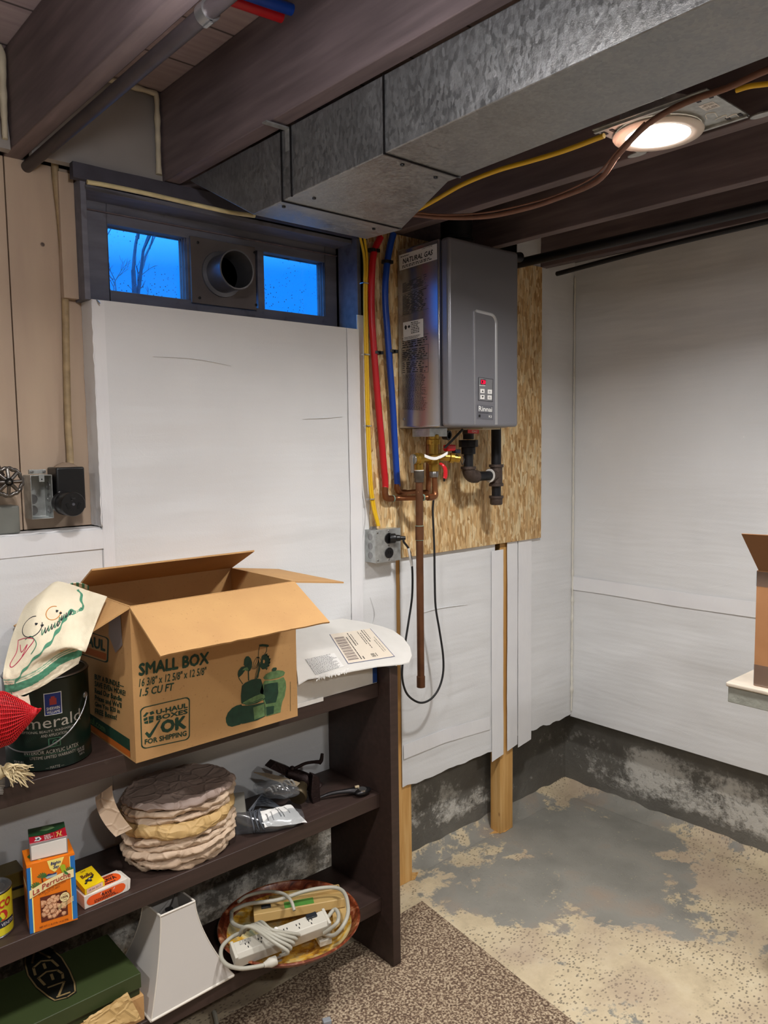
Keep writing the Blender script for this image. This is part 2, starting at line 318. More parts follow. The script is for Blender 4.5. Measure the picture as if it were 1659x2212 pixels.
# ------------------------------------------------------------------ mesh builder
class MB:
    def __init__(s): s.bm = bmesh.new(); s.mats = []; s.T = Matrix.Identity(4)
    def mi(s, m):
        if m not in s.mats: s.mats.append(m)
        return s.mats.index(m)
    def V(s, p): return s.bm.verts.new(s.T @ Vector(p))
    def F(s, vs, m):
        try:
            f = s.bm.faces.new(vs); f.material_index = s.mi(m); return f
        except ValueError: return None
    def poly(s, pts, m): return s.F([s.V(p) for p in pts], m)
    def hexa(s, p, m, mats=None):
        """8 corners: bottom four in a ring, then top four"""
        v = [s.V(q) for q in p]
        for i, idx in enumerate(((3, 2, 1, 0), (4, 5, 6, 7), (0, 1, 5, 4), (1, 2, 6, 5), (2, 3, 7, 6), (3, 0, 4, 7))):
            s.F([v[k] for k in idx], (mats or {}).get(i, m))
        return s
    def box(s, a, b, m, mats=None):
        x0, x1 = sorted((a[0], b[0])); y0, y1 = sorted((a[1], b[1])); z0, z1 = sorted((a[2], b[2]))
        return s.hexa([(x0, y0, z0), (x1, y0, z0), (x1, y1, z0), (x0, y1, z0), (x0, y0, z1), (x1, y0, z1), (x1, y1, z1), (x0, y1, z1)], m, mats)
    def obox(s, c, u, v, w, m, mats=None):
        """box from its middle and three half-axis vectors"""
        c, u, v, w = map(Vector, (c, u, v, w))
        return s.hexa([c-u-v-w, c+u-v-w, c+u+v-w, c-u+v-w, c-u-v+w, c+u-v+w, c+u+v+w, c-u+v+w], m, mats)
    def ring(s, c, n, r, seg, ref=None, ry=None):
        n = Vector(n).normalized(); a = ref or (Vector((0, 0, 1)) if abs(n.z) < 0.9 else Vector((1, 0, 0)))
        u = n.cross(a).normalized(); v = n.cross(u)
        return [s.V(Vector(c)+u*(r*math.cos(2*math.pi*i/seg))+v*((ry or r)*math.sin(2*math.pi*i/seg))) for i in range(seg)]
    def skin(s, rings, m, closed=True, cap=True):
        k = len(rings[0])
        for a, b in zip(rings, rings[1:]):
            for i in range(k if closed else k-1):
                s.F([a[i], a[(i+1) % k], b[(i+1) % k], b[i]], m)
        if cap:
            s.F(list(reversed(rings[0])), m); s.F(rings[-1], m)
        return s
    def cyl(s, p0, p1, r, m, r1=None, seg=20, cap=True):
        p0, p1 = Vector(p0), Vector(p1); n = p1-p0
        return s.skin([s.ring(p0, n, r, seg), s.ring(p1, n, r if r1 is None else r1, seg)], m, cap=cap)
    def turn(s, p0, axis, prof, m, seg=24, cap=True):
        """profile [(distance along the axis, radius)]"""
        axis = Vector(axis).normalized(); p0 = Vector(p0)
        return s.skin([s.ring(p0+axis*d, axis, max(r, 1e-4), seg) for d, r in prof], m, cap=cap)
    def tube(s, pts, r, m, seg=10, sub=5, cap=True, flat=None):
        pts = [Vector(p) for p in pts]
        if sub > 1 and len(pts) > 2:
            q = [pts[0]*2-pts[1]]+pts+[pts[-1]*2-pts[-2]]; out = []
            for i in range(1, len(q)-2):
                for k in range(sub):
                    t = k/sub; a, b, c, d = q[i-1], q[i], q[i+1], q[i+2]
                    out.append(0.5*((2*b)+(c-a)*t+(2*a-5*b+4*c-d)*t*t+(3*b-a-3*c+d)*t**3))
            out.append(pts[-1]); rr = r
            if isinstance(r, (list, tuple)): rr = [r[min(int(i/sub), len(r)-1)]*(1-(i % sub)/sub)+r[min(int(i/sub)+1, len(r)-1)]*((i % sub)/sub) for i in range(len(out))]
            pts = out; r = rr
        rings = []; ref = None
        for i, p in enumerate(pts):
            n = (pts[min(i+1, len(pts)-1)]-pts[max(i-1, 0)]).normalized()
            if ref is None: ref = n.orthogonal().normalized()
            u = (ref-n*ref.dot(n)); u = u.normalized() if u.length > 1e-6 else n.orthogonal().normalized(); ref = u; v = n.cross(u)
            R = r[i] if isinstance(r, (list, tuple)) else r
            rings.append([s.V(p+(u*math.cos(2*math.pi*k/seg)+v*math.sin(2*math.pi*k/seg)*(flat or 1))*R) for k in range(seg)])
        return s.skin(rings, m, cap=cap)
    def prism(s, pts, d, m, side=None):
        """extrude a planar outline by the vector d"""
        d = Vector(d); a = [s.V(p) for p in pts]; b = [s.V(Vector(p)+d) for p in pts]; n = len(a)
        s.F(list(reversed(a)), m); s.F(b, m)
        for i in range(n): s.F([a[i], a[(i+1) % n], b[(i+1) % n], b[i]], side or m)
        return s
    def grid(s, fn, nu, nv, m, wrap=False):
        g = [[s.V(fn(i/(nu-1), j/(nv-1))) for j in range(nv)] for i in range(nu)]
        for i in range(nu-1):
            for j in range(nv-1):
                mm = m(i/(nu-1), j/(nv-1)) if callable(m) else m
                s.F([g[i][j], g[i+1][j], g[i+1][j+1], g[i][j+1]], mm)
        return s
    def ball(s, c, r, m, seg=16, rings=10, sc=(1, 1, 1), nz=0.0, ns=10):
        c = Vector(c)
        def fn(u, v):
            a, b = u*2*math.pi, v*math.pi; d = Vector((math.sin(b)*math.cos(a)*sc[0], math.sin(b)*math.sin(a)*sc[1], math.cos(b)*sc[2]))
            k = 1+nz*noise.noise((c+d)*ns) if nz else 1
            return c+d*(r*k)
        s.grid(fn, seg+1, rings+1, m); bmesh.ops.remove_doubles(s.bm, verts=s.bm.verts, dist=1e-5); return s
    def tray(s, a, b, t, m, open_='z'):
        """open box with walls of thickness t; open upward, or toward -y"""
        x0, y0, z0 = a; x1, y1, z1 = b
        if open_ == 'z':
            O = [(x0, y0), (x1, y0), (x1, y1), (x0, y1)]; I = [(x0+t, y0+t), (x1-t, y0+t), (x1-t, y1-t), (x0+t, y1-t)]
            P = lambda q, w: (q[0], q[1], w); lo, hi, lo2 = z0, z1, z0+t
        else:
            O = [(x0, z0), (x1, z0), (x1, z1), (x0, z1)]; I = [(x0+t, z0+t), (x1-t, z0+t), (x1-t, z1-t), (x0+t, z1-t)]
            P = lambda q, w: (q[0], w, q[1]); lo, hi, lo2 = y1, y0, y1-t
        ob = [s.V(P(q, lo)) for q in O]; ot = [s.V(P(q, hi)) for q in O]; it = [s.V(P(q, hi)) for q in I]; ib = [s.V(P(q, lo2)) for q in I]
        s.F(ob, m); s.F(ib, m)
        for i in range(4):
            j = (i+1) % 4; s.F([ob[i], ob[j], ot[j], ot[i]], m); s.F([ot[i], ot[j], it[j], it[i]], m); s.F([it[i], it[j], ib[j], ib[i]], m)
        return s
    def text(s, body, fn, m, bold=0.0, shear=0.0):
        """fills the unit square of fn(u, v) with the lettering"""
        vs, fs = glyphs(body, bold, shear)
        p0, pu, pv = Vector(fn(.5, .5)), Vector(fn(.51, .5)), Vector(fn(.5, .51)); n = (pu-p0).cross(pv-p0).normalized()
        if n.dot(CAM-p0) < 0: n = -n
        v = [s.V(Vector(fn(q[0], q[1]))+n*(0.00006*(q[2] if len(q) > 2 else 0))) for q in vs]
        for f in fs: s.F([v[i] for i in f], m)
        return s
    def build(s, name, parent=None, origin=None, bevel=0.0, smooth=0.6, solid=0.0, seg=2, sub=0, wire=0.0, modfn=None):
        bmesh.ops.remove_doubles(s.bm, verts=s.bm.verts, dist=1e-6)
        bmesh.ops.recalc_face_normals(s.bm, faces=[f for f in s.bm.faces])
        for f in s.bm.faces: f.smooth = smooth > 0
        if smooth > 0:
            for e in s.bm.edges:
                if len(e.link_faces) != 2 or e.calc_face_angle(9) > smooth: e.smooth = False
        if parent is not None: o0 = world_loc(parent)
        elif origin is not None: o0 = Vector(origin)
        else:
            xs = [v.co for v in s.bm.verts]; lo = Vector([min(c[i] for c in xs) for i in range(3)]); hi = Vector([max(c[i] for c in xs) for i in range(3)])
            o0 = Vector(((lo.x+hi.x)/2, (lo.y+hi.y)/2, lo.z))
        for v in s.bm.verts: v.co -= o0
        me = bpy.data.meshes.new(name); s.bm.to_mesh(me); s.bm.free()
        for k in s.mats: me.materials.append(MATS[k] if isinstance(k, str) else k)
        o = bpy.data.objects.new(name, me); COL.objects.link(o)
        if parent is not None: o.parent = parent
        else: o.location = o0
        if solid:
            q = o.modifiers.new('thickness', 'SOLIDIFY'); q.thickness = solid; q.offset = 0
        if wire:
            q = o.modifiers.new('net', 'WIREFRAME'); q.thickness = wire
        if sub: q = o.modifiers.new('smooth', 'SUBSURF'); q.levels = sub; q.render_levels = sub
        if bevel:
            q = o.modifiers.new('bevel', 'BEVEL'); q.width = bevel; q.segments = seg; q.limit_method = 'ANGLE'; q.angle_limit = 0.6; q.harden_normals = False
        return o
def world_loc(o):
    l = Vector((0, 0, 0))
    while o is not None: l += o.location; o = o.parent
    return l
_gc = {}
def glyphs(body, bold, shear):
    key = (body, bold, shear)
    if key in _gc: return _gc[key]
    cu = bpy.data.curves.new('t', 'FONT'); cu.body = body; cu.size = 1; cu.shear = shear; cu.resolution_u = 2; cu.fill_mode = 'FRONT'
    ob = bpy.data.objects.new('t', cu); COL.objects.link(ob); bpy.context.view_layer.update()
    me = bpy.data.meshes.new_from_object(ob.evaluated_get(bpy.context.evaluated_depsgraph_get()))
    xs = [v.co.x for v in me.vertices]; ys = [v.co.y for v in me.vertices]
    x0, x1, y0, y1 = min(xs), max(xs), min(ys), max(ys)
    r = ([((v.co.x-x0)/(x1-x0), (v.co.y-y0)/(max(1e-6, y1-y0))) for v in me.vertices], [tuple(p.vertices) for p in me.polygons])
    if bold > 0:      # a heavier face: the outline repeated with small shifts
        b_ = bold*0.8; vs0 = [(v.co.x, v.co.y) for v in me.vertices]; fs0 = [tuple(p.vertices) for p in me.polygons]; vv, ff = [], []
        for kk, (dx, dy) in enumerate(((0, 0), (b_, 0), (-b_, 0), (0, b_), (0, -b_), (b_*.7, b_*.7), (-b_*.7, -b_*.7))):
            n0 = len(vv); vv += [((x+dx-x0+b_)/(x1-x0+2*b_), (y+dy-y0+b_)/(y1-y0+2*b_), kk) for x, y in vs0]; ff += [tuple(i+n0 for i in f) for f in fs0]
        r = (vv, ff)
    bpy.data.objects.remove(ob); bpy.data.curves.remove(cu); bpy.data.meshes.remove(me)
    _gc[key] = r; return r
def quad(bl, br, tr, tl, lift=(0, 0, 0)):
    bl, br, tr, tl, lift = map(Vector, (bl, br, tr, tl, lift))
    return lambda u, v: (bl*(1-u)+br*u)*(1-v)+(tl*(1-u)+tr*u)*v+lift
def qpx(bl, br, tr, tl, lift=(0, -0.0006, 0), **pl):
    return quad(at(*bl, **pl), at(*br, **pl), at(*tr, **pl), at(*tl, **pl), lift)
def patch(mb, fn, m, n=1):
    for i in range(n): mb.poly([fn(i/n, 0), fn((i+1)/n, 0), fn((i+1)/n, 1), fn(i/n, 1)], m)
def subq(fn, u0, v0, u1, v1): return lambda u, v: fn(u0+(u1-u0)*u, v0+(v1-v0)*v)
def frame(mb, fn, m, w=0.02, h=0.02):
    for a in ((0, 0, 1, h), (0, 1-h, 1, 1), (0, h, w, 1-h), (1-w, h, 1, 1-h)): patch(mb, subq(fn, *a), m)
def scribble(mb, fn, m, rows, seed=1, fill=0.55, dens=0.12):
    """rows of small print: short dashes of uneven length"""
    rnd = random.Random(seed)
    for r in range(rows):
        v0 = 1-(r+1)/rows; u = 0.0; end = rnd.uniform(0.75, 1.0)
        while u < end:
            w = rnd.uniform(0.25, 1.0)*dens
            patch(mb, subq(fn, u, v0+0.2/rows, min(u+w, end), v0+(0.2+fill)/rows), m); u += w+0.25*dens
def tag(o, label=None, cat=None, group=None, kind=None):
    if label: o['label'] = label
    if cat: o['category'] = cat
    if group: o['group'] = group
    if kind: o['kind'] = kind
    return o
def thing(name, loc, label, cat, group=None):
    o = bpy.data.objects.new(name, None); COL.objects.link(o); o.location = Vector(loc); o.empty_display_size = 0.05
    return tag(o, label, cat, group)
def struct(o): o['kind'] = 'structure'; return o
# ================================================================== LARGE STRUCTURE
XL, YB, ZC = -4.6, -4.6, 2.42     # left wall, rear wall, underside of the floor above
def wallbox(name, a, b, m, **k): return struct(MB().box(a, b, m).build(name, **k))
wallbox('floor', (XL-0.1, YB-0.1, -0.1), (0.19, 0.19, 0.0), 'concrete_floor')
wallbox('wall_right', (0.09, YB, -0.0), (0.19, 0.19, 2.62), 'painted_concrete_wall')
wallbox('wall_left', (XL-0.1, YB, 0.0), (XL, 0.19, 2.62), M('plain_wall', '#b5b2ae', 0.8, var=0.04))
wallbox('wall_rear', (XL, YB-0.1, 0.0), (0.09, YB, 2.62), 'plain_wall')
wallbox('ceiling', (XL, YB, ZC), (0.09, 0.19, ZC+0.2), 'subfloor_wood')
# back wall of concrete with the window opening in it
wb = MB(); WX0, WX1, WZ0, WZ1 = -1.985, -1.15, 1.885, 2.20
wb.box((XL, 0.09, 0), (WX0, 0.19, ZC), 'painted_concrete_wall'); wb.box((WX1, 0.09, 0), (0.09, 0.19, ZC), 'painted_concrete_wall')
wb.box((WX0, 0.09, 0), (WX1, 0.19, WZ0), 'painted_concrete_wall'); wb.box((WX0, 0.09, WZ1), (WX1, 0.19, ZC), 'painted_concrete_wall')
struct(wb.build('wall_back'))
# cove of mortar where the walls meet the floor
cv = MB()
def cove(fn, n):
    prof = [(0.0, 0.035), (0.012, 0.018), (0.035, 0.006), (0.075, 0.0)]
    cv.grid(lambda u, v: fn(u, prof[int(round(v*3))], v), n, 4, 'concrete_floor')
cove(lambda u, p, v: (-1.3+1.39*u, 0.09-p[0]-0.012*noise.noise((u*14, v, 0))*(p[0] > 0), p[1]*(1+0.4*noise.noise((u*20, 2, v)))+0.0005), 90)
cove(lambda u, p, v: (0.09-p[0]-0.012*noise.noise((u*22, v, 5))*(p[0] > 0), 0.09-3.0*u, p[1]*(1+0.4*noise.noise((u*40, 3, v)))+0.0005), 140)
o = cv.build('trim_1', smooth=1.2); struct(o)
# ---- joists
JX = [-3.30, -2.89, -2.50, -2.128, -1.765, -1.39, -0.99, -0.60, -0.21]
for i, x in enumerate(JX):
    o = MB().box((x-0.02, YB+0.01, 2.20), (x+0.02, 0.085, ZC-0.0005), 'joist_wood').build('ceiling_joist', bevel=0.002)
    pos = ['far left, outside the bay of the window', 'left of the pale foam-edged panels', 'at the left edge, beyond the first foam-edged panel', 'between the two foam-edged panels, above the black conduit',
           'just left of the metal duct', 'hidden above the duct', 'with the round light bracketed to it', 'right of the round light, over the water heater', 'beside the right wall, with the black pipe under it'][i]
    tag(o, 'dark wooden ceiling joist '+pos, 'joist', 'ceiling joists')
# dark rim board and ragged paper above the insulation of the right wall
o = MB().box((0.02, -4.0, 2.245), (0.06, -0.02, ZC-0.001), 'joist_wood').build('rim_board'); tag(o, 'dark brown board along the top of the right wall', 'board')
# ---- insulation sheets
def sheet(name, label, fn, nu, nv, m='foil_insulation', th=0.003, cat='insulation', group=None):
    o = MB().grid(fn, nu, nv, m).build(name, smooth=1.5, solid=th); return tag(o, label, cat, group)
def wav(x, z, amp=0.0035):
    return amp*(noise.noise((x*2.2, z*9, 1.3))+0.5*noise.noise((x*6, z*14, 4.1)))
def back_sheet(label, x0, x1, z0, z1, rag=0.004, y=-0.003, nu=None, nv=None, **k):
    nu = nu or max(4, int(abs(x1-x0)/0.02)); nv = nv or max(4, int((z1-z0)/0.02))
    def fn(u, v):
        x = x0+(x1-x0)*u; z = z0+(z1-z0)*v
        if v == 0: z += rag*noise.noise((x*18, 7, z))*2
        return (x, y-abs(wav(x, z))*(0.4 if min(u, 1-u) < 0.03 else 1), z)
    return sheet('insulation_sheet', label, fn, nu, nv, **k)
back_sheet('broad white vinyl insulation sheet under the basement window', WX0, -1.155, 0.42, 1.886)
back_sheet('white insulation sheet below the outlet box with the round black socket, behind the bookcase', -3.2, WX0-0.001, 0.42, 1.330)
back_sheet('narrow white insulation strip below the double outlet box', -1.154, -1.003, 0.36, 1.93, y=-0.002)
back_sheet('white insulation sheet below the particle board, behind the hanging copper pipe', -0.985, -0.500, 0.352, 2.19)
back_sheet('white insulation sheet between the right stud and the corner', -0.372, -0.003, 0.368, 2.36, rag=0.006)
def rs(u, v):
    y = -3.9*u; z = 0.362+1.885*v
    return (-0.003-abs(0.004*noise.noise((y*2, z*6, 8))+0.003*noise.noise((y*5, z*12, 3))), y, z)
sheet('insulation_sheet', 'long white insulation sheet covering the whole right wall', rs, 160, 80)
# side return and ledge of the recess at the left
sheet('insulation_sheet', 'narrow white insulation fold lining the right side of the beige recess', lambda u, v: (WX0+0.0005-0.004*abs(noise.noise((u*4, v*14, 2))), -0.008+0.066*u, 1.335+0.55*v+0.004*noise.noise((u*3, 1, 2))), 6, 50, 'tape')
sheet('insulation_sheet', 'white insulation fold on the sill under the grey boxes', lambda u, v: (-3.2+1.213*u, -0.003+0.062*v, 1.331+0.003*abs(noise.noise((u*30, v*3, 2)))), 60, 5, 'tape')
# ---- tapes over the seams
def tape(label, x0, x1, z0, z1, y=-0.0095, wob=0.002, seed=0):
    def fn(u, v):
        x = x0+(x1-x0)*u; z = z0+(z1-z0)*v
        x += wob*noise.noise((z*5, seed, 0.5)); y_ = y-0.0015*abs(noise.noise((u*3, z*40, seed)))
        if v == 0: z += 0.012*(u-0.5)
        return (x, y_, z)
    return sheet('seam_tape', label, fn, 6, max(4, int((z1-z0)/0.03)), 'tape', th=0.0008, cat='tape', group=None)
tape('wide white tape left of the exposed pine stud', -0.525, -0.457, 0.318, 1.125, seed=1)
tape('white tape just right of the exposed pine stud', -0.4335, -0.372, 0.335, 2.1, seed=2)
tape('second white tape right of the stud, with two ridges', -0.368, -0.285, 0.332, 2.15, seed=3)
tape('white tape along the right edge of the window sheet, left of the yellow cables', -1.198, -1.150, 0.44, 1.885, y=-0.0085, seed=4)
tape('white tape along the left edge of the window sheet', -1.984, -1.955, 0.9, 1.885, y=-0.008, seed=5)
def htape(label, pts, w, seed=0):
    """a tape following px points on the back wall"""
    P = [at(*p, y=-0.0085) for p in pts]
    def fn(u, v):
        k = u*(len(P)-1); i = min(int(k), len(P)-2); q = P[i].lerp(P[i+1], k-i)
        return (q.x, q.y-0.0018*abs(noise.noise((u*25, v*4, seed))), q.z+w*(0.5-v))
    return sheet('seam_tape', label, fn, 40, 4, 'tape', th=0.0008, cat='tape')
htape('crumpled white tape across the sheet near its bottom edge', [(872, 1625), (960, 1590), (1058, 1562)], 0.05, 3)
def yt(u, v):
    y = -1.6*u; z = 0.965-0.055*v+0.012*noise.noise((y*3, 1, 1))
    return (-0.0095-0.002*abs(noise.noise((y*12, v*3, 9))), y, z)
sheet('seam_tape', 'long creased white tape across the right wall at mid height', yt, 90, 5, 'tape', th=0.0008, cat='tape')
sheet('seam_tape', 'white tape along the top of the beige recess sill', lambda u, v: (-2.6+0.62*u, -0.0075-0.0012*abs(noise.noise((u*30, v*5, 6))), 1.328-0.048*v), 50, 4, 'tape', th=0.0008, cat='tape')
# creases of the vinyl
def creases():
    cr = MB()
    for k, pts in enumerate([[(910, 1325), (940, 1316), (975, 1310), (1010, 1306)], [(780, 1010), (783, 1060), (790, 1110), (785, 1160)], [(770, 1240), (778, 1290), (765, 1340), (775, 1400)],
                             [(800, 1290), (810, 1330), (795, 1370)], [(655, 905), (700, 903), (740, 900)], [(330, 770), (420, 775), (500, 790)]]):
        cr.tube([at(*p, y=-0.0075) for p in pts], [0.0004]+[0.0016]*(len(pts)-2)+[0.0004], 'foil_insulation', seg=6)
    return cr
tag(creases().build('vinyl_creases'), 'raised creases in the white vinyl of the back wall', 'insulation', kind='stuff')
# ---- bead of foam in the corner
fb = MB(); n = 260
pts = []; rad = []
for i in range(n):
    z = 2.19-1.80*i/(n-1); q = noise.noise((0, 0, z*26)); q2 = noise.noise((3, 0, z*9))
    pts.append((-0.010+0.002*q2, -0.010, z)); rad.append(max(0.0022, 0.0038+0.0045*max(0, q)*(0.35+max(0, 1.6-z))+0.001*q2))
fb.tube(pts, rad, 'white_foam', seg=10, sub=1)
tag(fb.build('foam_bead', smooth=1.5), 'lumpy white foam bead running down the corner', 'foam')
# ---- studs
def stud(label, x0, x1, z1):
    s = MB().box((x0, 0.001, 0.0), (x1, 0.05, z1), 'pine').build('wooden_stud', bevel=0.0015); tag(s, label, 'stud', 'pine studs')
stud('pine stud ending at the floor beside the bookcase', -1.022, -0.938, 2.15)
stud('pine stud left of the corner, its foot standing clear on the floor', -0.463, -0.386, 2.19)
o = MB().prism([(-1.05, 0.04, 0.0006), (-0.93, -0.004, 0.0006), (-0.89, 0.02, 0.0006), (-0.93, 0.05, 0.0006)], (0, 0, 0.002), 'pine').build('wood_shim'); tag(o, 'thin wood sliver under the stud beside the bookcase', 'shim')
o = MB().prism([(-0.50, 0.03, 0.0006), (-0.44, -0.004, 0.0006), (-0.39, 0.002, 0.0006), (-0.42, 0.05, 0.0006)], (0, 0, 0.002), 'pine').build('wood_shim'); tag(o, 'thin wood sliver under the stud near the corner', 'shim')
# ---- carpet
c0, c1, c2 = at(912, 1950, z=0), at(1240, 2212, z=0), at(470, 2212, z=0); e1 = (c1-c0); e2 = (c2-c0)
far1 = c0+e1*4.6; far2 = c0+e2*3.6
cp = MB().prism([(c0.x, c0.y, 0.001), (far2.x, far2.y, 0.001), (far2.x+e1.x*4.6, far2.y+e1.y*4.6, 0.001), (far1.x, far1.y, 0.001)], (0, 0, 0.007), 'carpet').build('carpet', bevel=0.003)
tag(cp, 'brown and beige flecked carpet with a straight cut edge', 'carpet')
# ---- oriented strand board
q = [at(783, 520, y=-0.006), at(1166, 588, y=-0.006), at(1166, 1170, y=-0.006), at(790, 1208, y=-0.006)]
osb = MB().box((-1.118, -0.0180, 1.150), (-0.236, -0.0065, 2.197), 'oriented_strand_board').build('particle_board', bevel=0.001)
tag(osb, 'large tan strand board panel fixed behind the water heater', 'board')
# ================================================================== WINDOW (structure)
win = bpy.data.objects.new('window_1', None); COL.objects.link(win); win.location = (-1.555, 0.1, 1.885); struct(win)
fr = MB(); Y0, Y1 = 0.085, 0.125
px1a, px1b, px2a, px2b, pz0, pz1 = -1.895, -1.672, -1.423, -1.196, 1.934, 2.101
fr.box((WX0, 0.10, WZ0), (px1a, 0.145, WZ1), 'grey_painted_wood'); fr.box((px2b, 0.10, WZ0), (WX1, 0.145, WZ1), 'grey_painted_wood')
fr.box((px1a, 0.10, WZ0), (px2b, 0.145, pz0), 'grey_painted_wood'); fr.box((px1a, 0.10, pz1), (px2b, 0.145, WZ1), 'grey_painted_wood')
fr.box((px1b, 0.10, pz0), (px1b+0.02, 0.145, pz1), 'grey_painted_wood'); fr.box((px2a-0.022, 0.10, pz0), (px2a, 0.145, pz1), 'grey_painted_wood'); fr.box((px1b+0.02, 0.112, 1.975), (px2a-0.022, 0.145, pz1), 'grey_painted_wood')
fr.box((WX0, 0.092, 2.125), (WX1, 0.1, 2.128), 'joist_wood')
for a, b in ((px1a, px1b), (px2a, px2b)):      # stepped glazing rebates
    for k in range(3):
        e = 0.0035*(k+1); fr.box((b-e-0.0012, 0.104+0.008*k, pz0), (b-e+0.001, 0.112+0.008*k, pz1), 'grey_painted_wood')
o = fr.build('window_frame', win, bevel=0.0015); struct(o)
for a, b in ((px1a, px1b), (px2a, px2b)):
    g = MB().box((a-0.003, 0.130, pz0-0.003), (b+0.003, 0.133, pz1+0.003), 'window_glass').build('pane', win); struct(g)
    g = MB()                                 # ragged putty along the glass
    for (p, q_) in (((a, pz0), (b, pz0)), ((a, pz1), (b, pz1)), ((a, pz0), (a, pz1)), ((b, pz0), (b, pz1))):
        L = 22; pts = [(p[0]+(q_[0]-p[0])*i/L+random.uniform(-.0008, .0008), 0.128, p[1]+(q_[1]-p[1])*i/L+random.uniform(-.0012, .0012)) for i in range(L+1)]
        g.tube(pts, [random.uniform(0.0012, 0.0028) for _ in pts], M('putty', '#3f464e', 0.8), seg=6, sub=1)
    struct(g.build('putty', win))
# jambs, sill and header around the opening
jb = MB()
jb.box((WX1, -0.004, WZ0-0.01), (WX1+0.014, 0.145, 2.165), 'grey_painted_wood'); jb.box((WX0-0.014, -0.002, WZ0), (WX0, 0.145, 2.165), 'grey_painted_wood')
jb.box((WX0, 0.0, WZ0-0.012), (WX1, 0.145, WZ0), 'grey_painted_wood'); jb.box((WX0, 0.02, 2.150), (WX1, 0.10, 2.162), 'grey_painted_wood')
o = jb.build('trim_2', bevel=0.001); struct(o)
hd = MB().grid(lambda u, v: (-2.02+0.90*u, -0.008+0.002*noise.noise((u*14, v*3, 0)), 2.160+0.036*v), 40, 4, M('header_dark', '#3c3a44', 0.7, var=0.2)).build('trim_3', smooth=1, solid=0.02); struct(hd)
# metal plate with the round vent collar
vp = thing('vent_plate', (-1.555, 0.09, 1.93), 'grey metal plate with a round dryer vent collar between the window panes', 'vent')
plate_ = MB().box((px1b+0.004, 0.088, 1.925), (px2a-0.037, 0.094, 2.105), M('dull_plate', '#6a625f', 0.5, 0.5, var=0.12, vs=12)).build('plate', vp, bevel=0.0008)
cx, cz, cr = -1.572, 2.013, 0.052
co = MB(); rings = []
for d, r in ((0.0, cr+0.012), (-0.004, cr+0.011), (-0.006, cr), (-0.075, cr-0.001), (-0.078, cr+0.003), (-0.082, cr+0.002), (-0.082, cr-0.002), (0.0, cr-0.003), (0.0, 0.001)):
    rings.append(co.ring((cx, 0.088+d, cz), (0, -1, 0), r, 36))
co.skin(rings, M('collar_metal', '#77777c', 0.35, 0.7, var=0.1, vs=20), cap=False)
co.build('vent_collar', vp)
for x, z in ((-1.645, 1.94), (-1.645, 2.09), (-1.462, 1.94), (-1.462, 2.09)): MB().turn((x, 0.0885, z), (0, -1, 0), [(0, 0.004), (0.002, 0.004), (0.003, 0.002)], 'black_iron', seg=10).build('screw', plate_)
# pine branches outside: two bare trees and the grey wall of a neighbouring house seen through the dirty panes
def tree(x, y, label, seed, h=3.4):
    rnd = random.Random(seed); t = MB()
    def grow(p, d, L, r, dep):
        q = p+d*L; t.tube([p, p+d*L*0.5+Vector((rnd.uniform(-.06, .06), 0, rnd.uniform(-.06, .06)))*L, q], [r, r*0.85, r*0.66], 'bark', seg=6, sub=2, cap=False)
        if dep == 0: return
        for k in range(rnd.choice((2, 3, 3))):
            nd = (d+Vector((rnd.uniform(-.75, .75), rnd.uniform(-.5, .5), rnd.uniform(-.15, .55)))).normalized()
            grow(q if k else p+d*L*rnd.uniform(.5, .95), nd, L*rnd.uniform(.62, .82), r*rnd.uniform(.52, .72), dep-1)
    M('bark', '#3c4a5c', 0.9, var=0.2)
    grow(Vector((x, y, 1.55)), Vector((rnd.uniform(-.1, .1), 0, 1)), h*0.30, 0.060, 7)
    tag(t.build('bare_tree', smooth=1.2), label, 'tree', 'trees outside the window')
tree(-0.35, 4.6, 'bare tree seen through the left window pane', 4); tree(0.9, 6.0, 'bare tree seen through the right window pane', 9)
tree(-2.2, 7.4, 'thinner bare tree behind the left window pane', 15)
gr = MB().box((-14, 0.2, 1.3), (14, 16, 1.6), M('dark_lawn', '#26323a', 0.95, var=0.3)); o = gr.build('lawn'); tag(o, 'dark ground outside the basement window', 'ground', kind='structure')
# ---- pale foil panels in the joist bays with foam edges
def bay(x0, x1, z0, z1, label, lab2, drop=0.0):
    o = MB().grid(lambda u, v: (x0+(x1-x0)*u, 0.012+0.006*noise.noise((u*4, v*4, x0))+0.02*v, z0-drop*(u)+(z1-z0+drop*u)*v), 14, 12, 'grey_foil').build('rim_insulation', smooth=1.5, solid=0.02)
    tag(o, label, 'insulation', 'foam-edged panels between joists')
    f = MB(); pts = []; rad = []
    path = [(x0+0.005, z1-0.004), (x1-0.012, z1-0.006), (x1-0.010, z1-0.02), (x1-0.012, z0+0.012)]
    for (a, b), (c, d) in zip(path, path[1:]):
        L = max(3, int(math.hypot(c-a, d-b)/0.008))
        for i in range(L):
            x, z = a+(c-a)*i/L, b+(d-b)*i/L; pts.append((x, -0.004, z)); rad.append(0.009+0.006*noise.noise((x*30, z*30, 1)))
    f.tube(pts, rad, 'cream_foam', seg=10, sub=1, flat=0.8)
    tag(f.build('foam_seal', smooth=1.5), lab2, 'foam', 'foam seals of the joist bays')
bay(-2.104, -1.786, 2.195, 2.418, 'pale grey insulation panel between the conduit and the duct, above the window', 'cream foam edge of the panel above the window', 0.0)
bay(-2.478, -2.150, 2.195, 2.418, 'pale grey insulation panel at the top left corner of the view', 'cream foam edge of the panel at the top left corner')
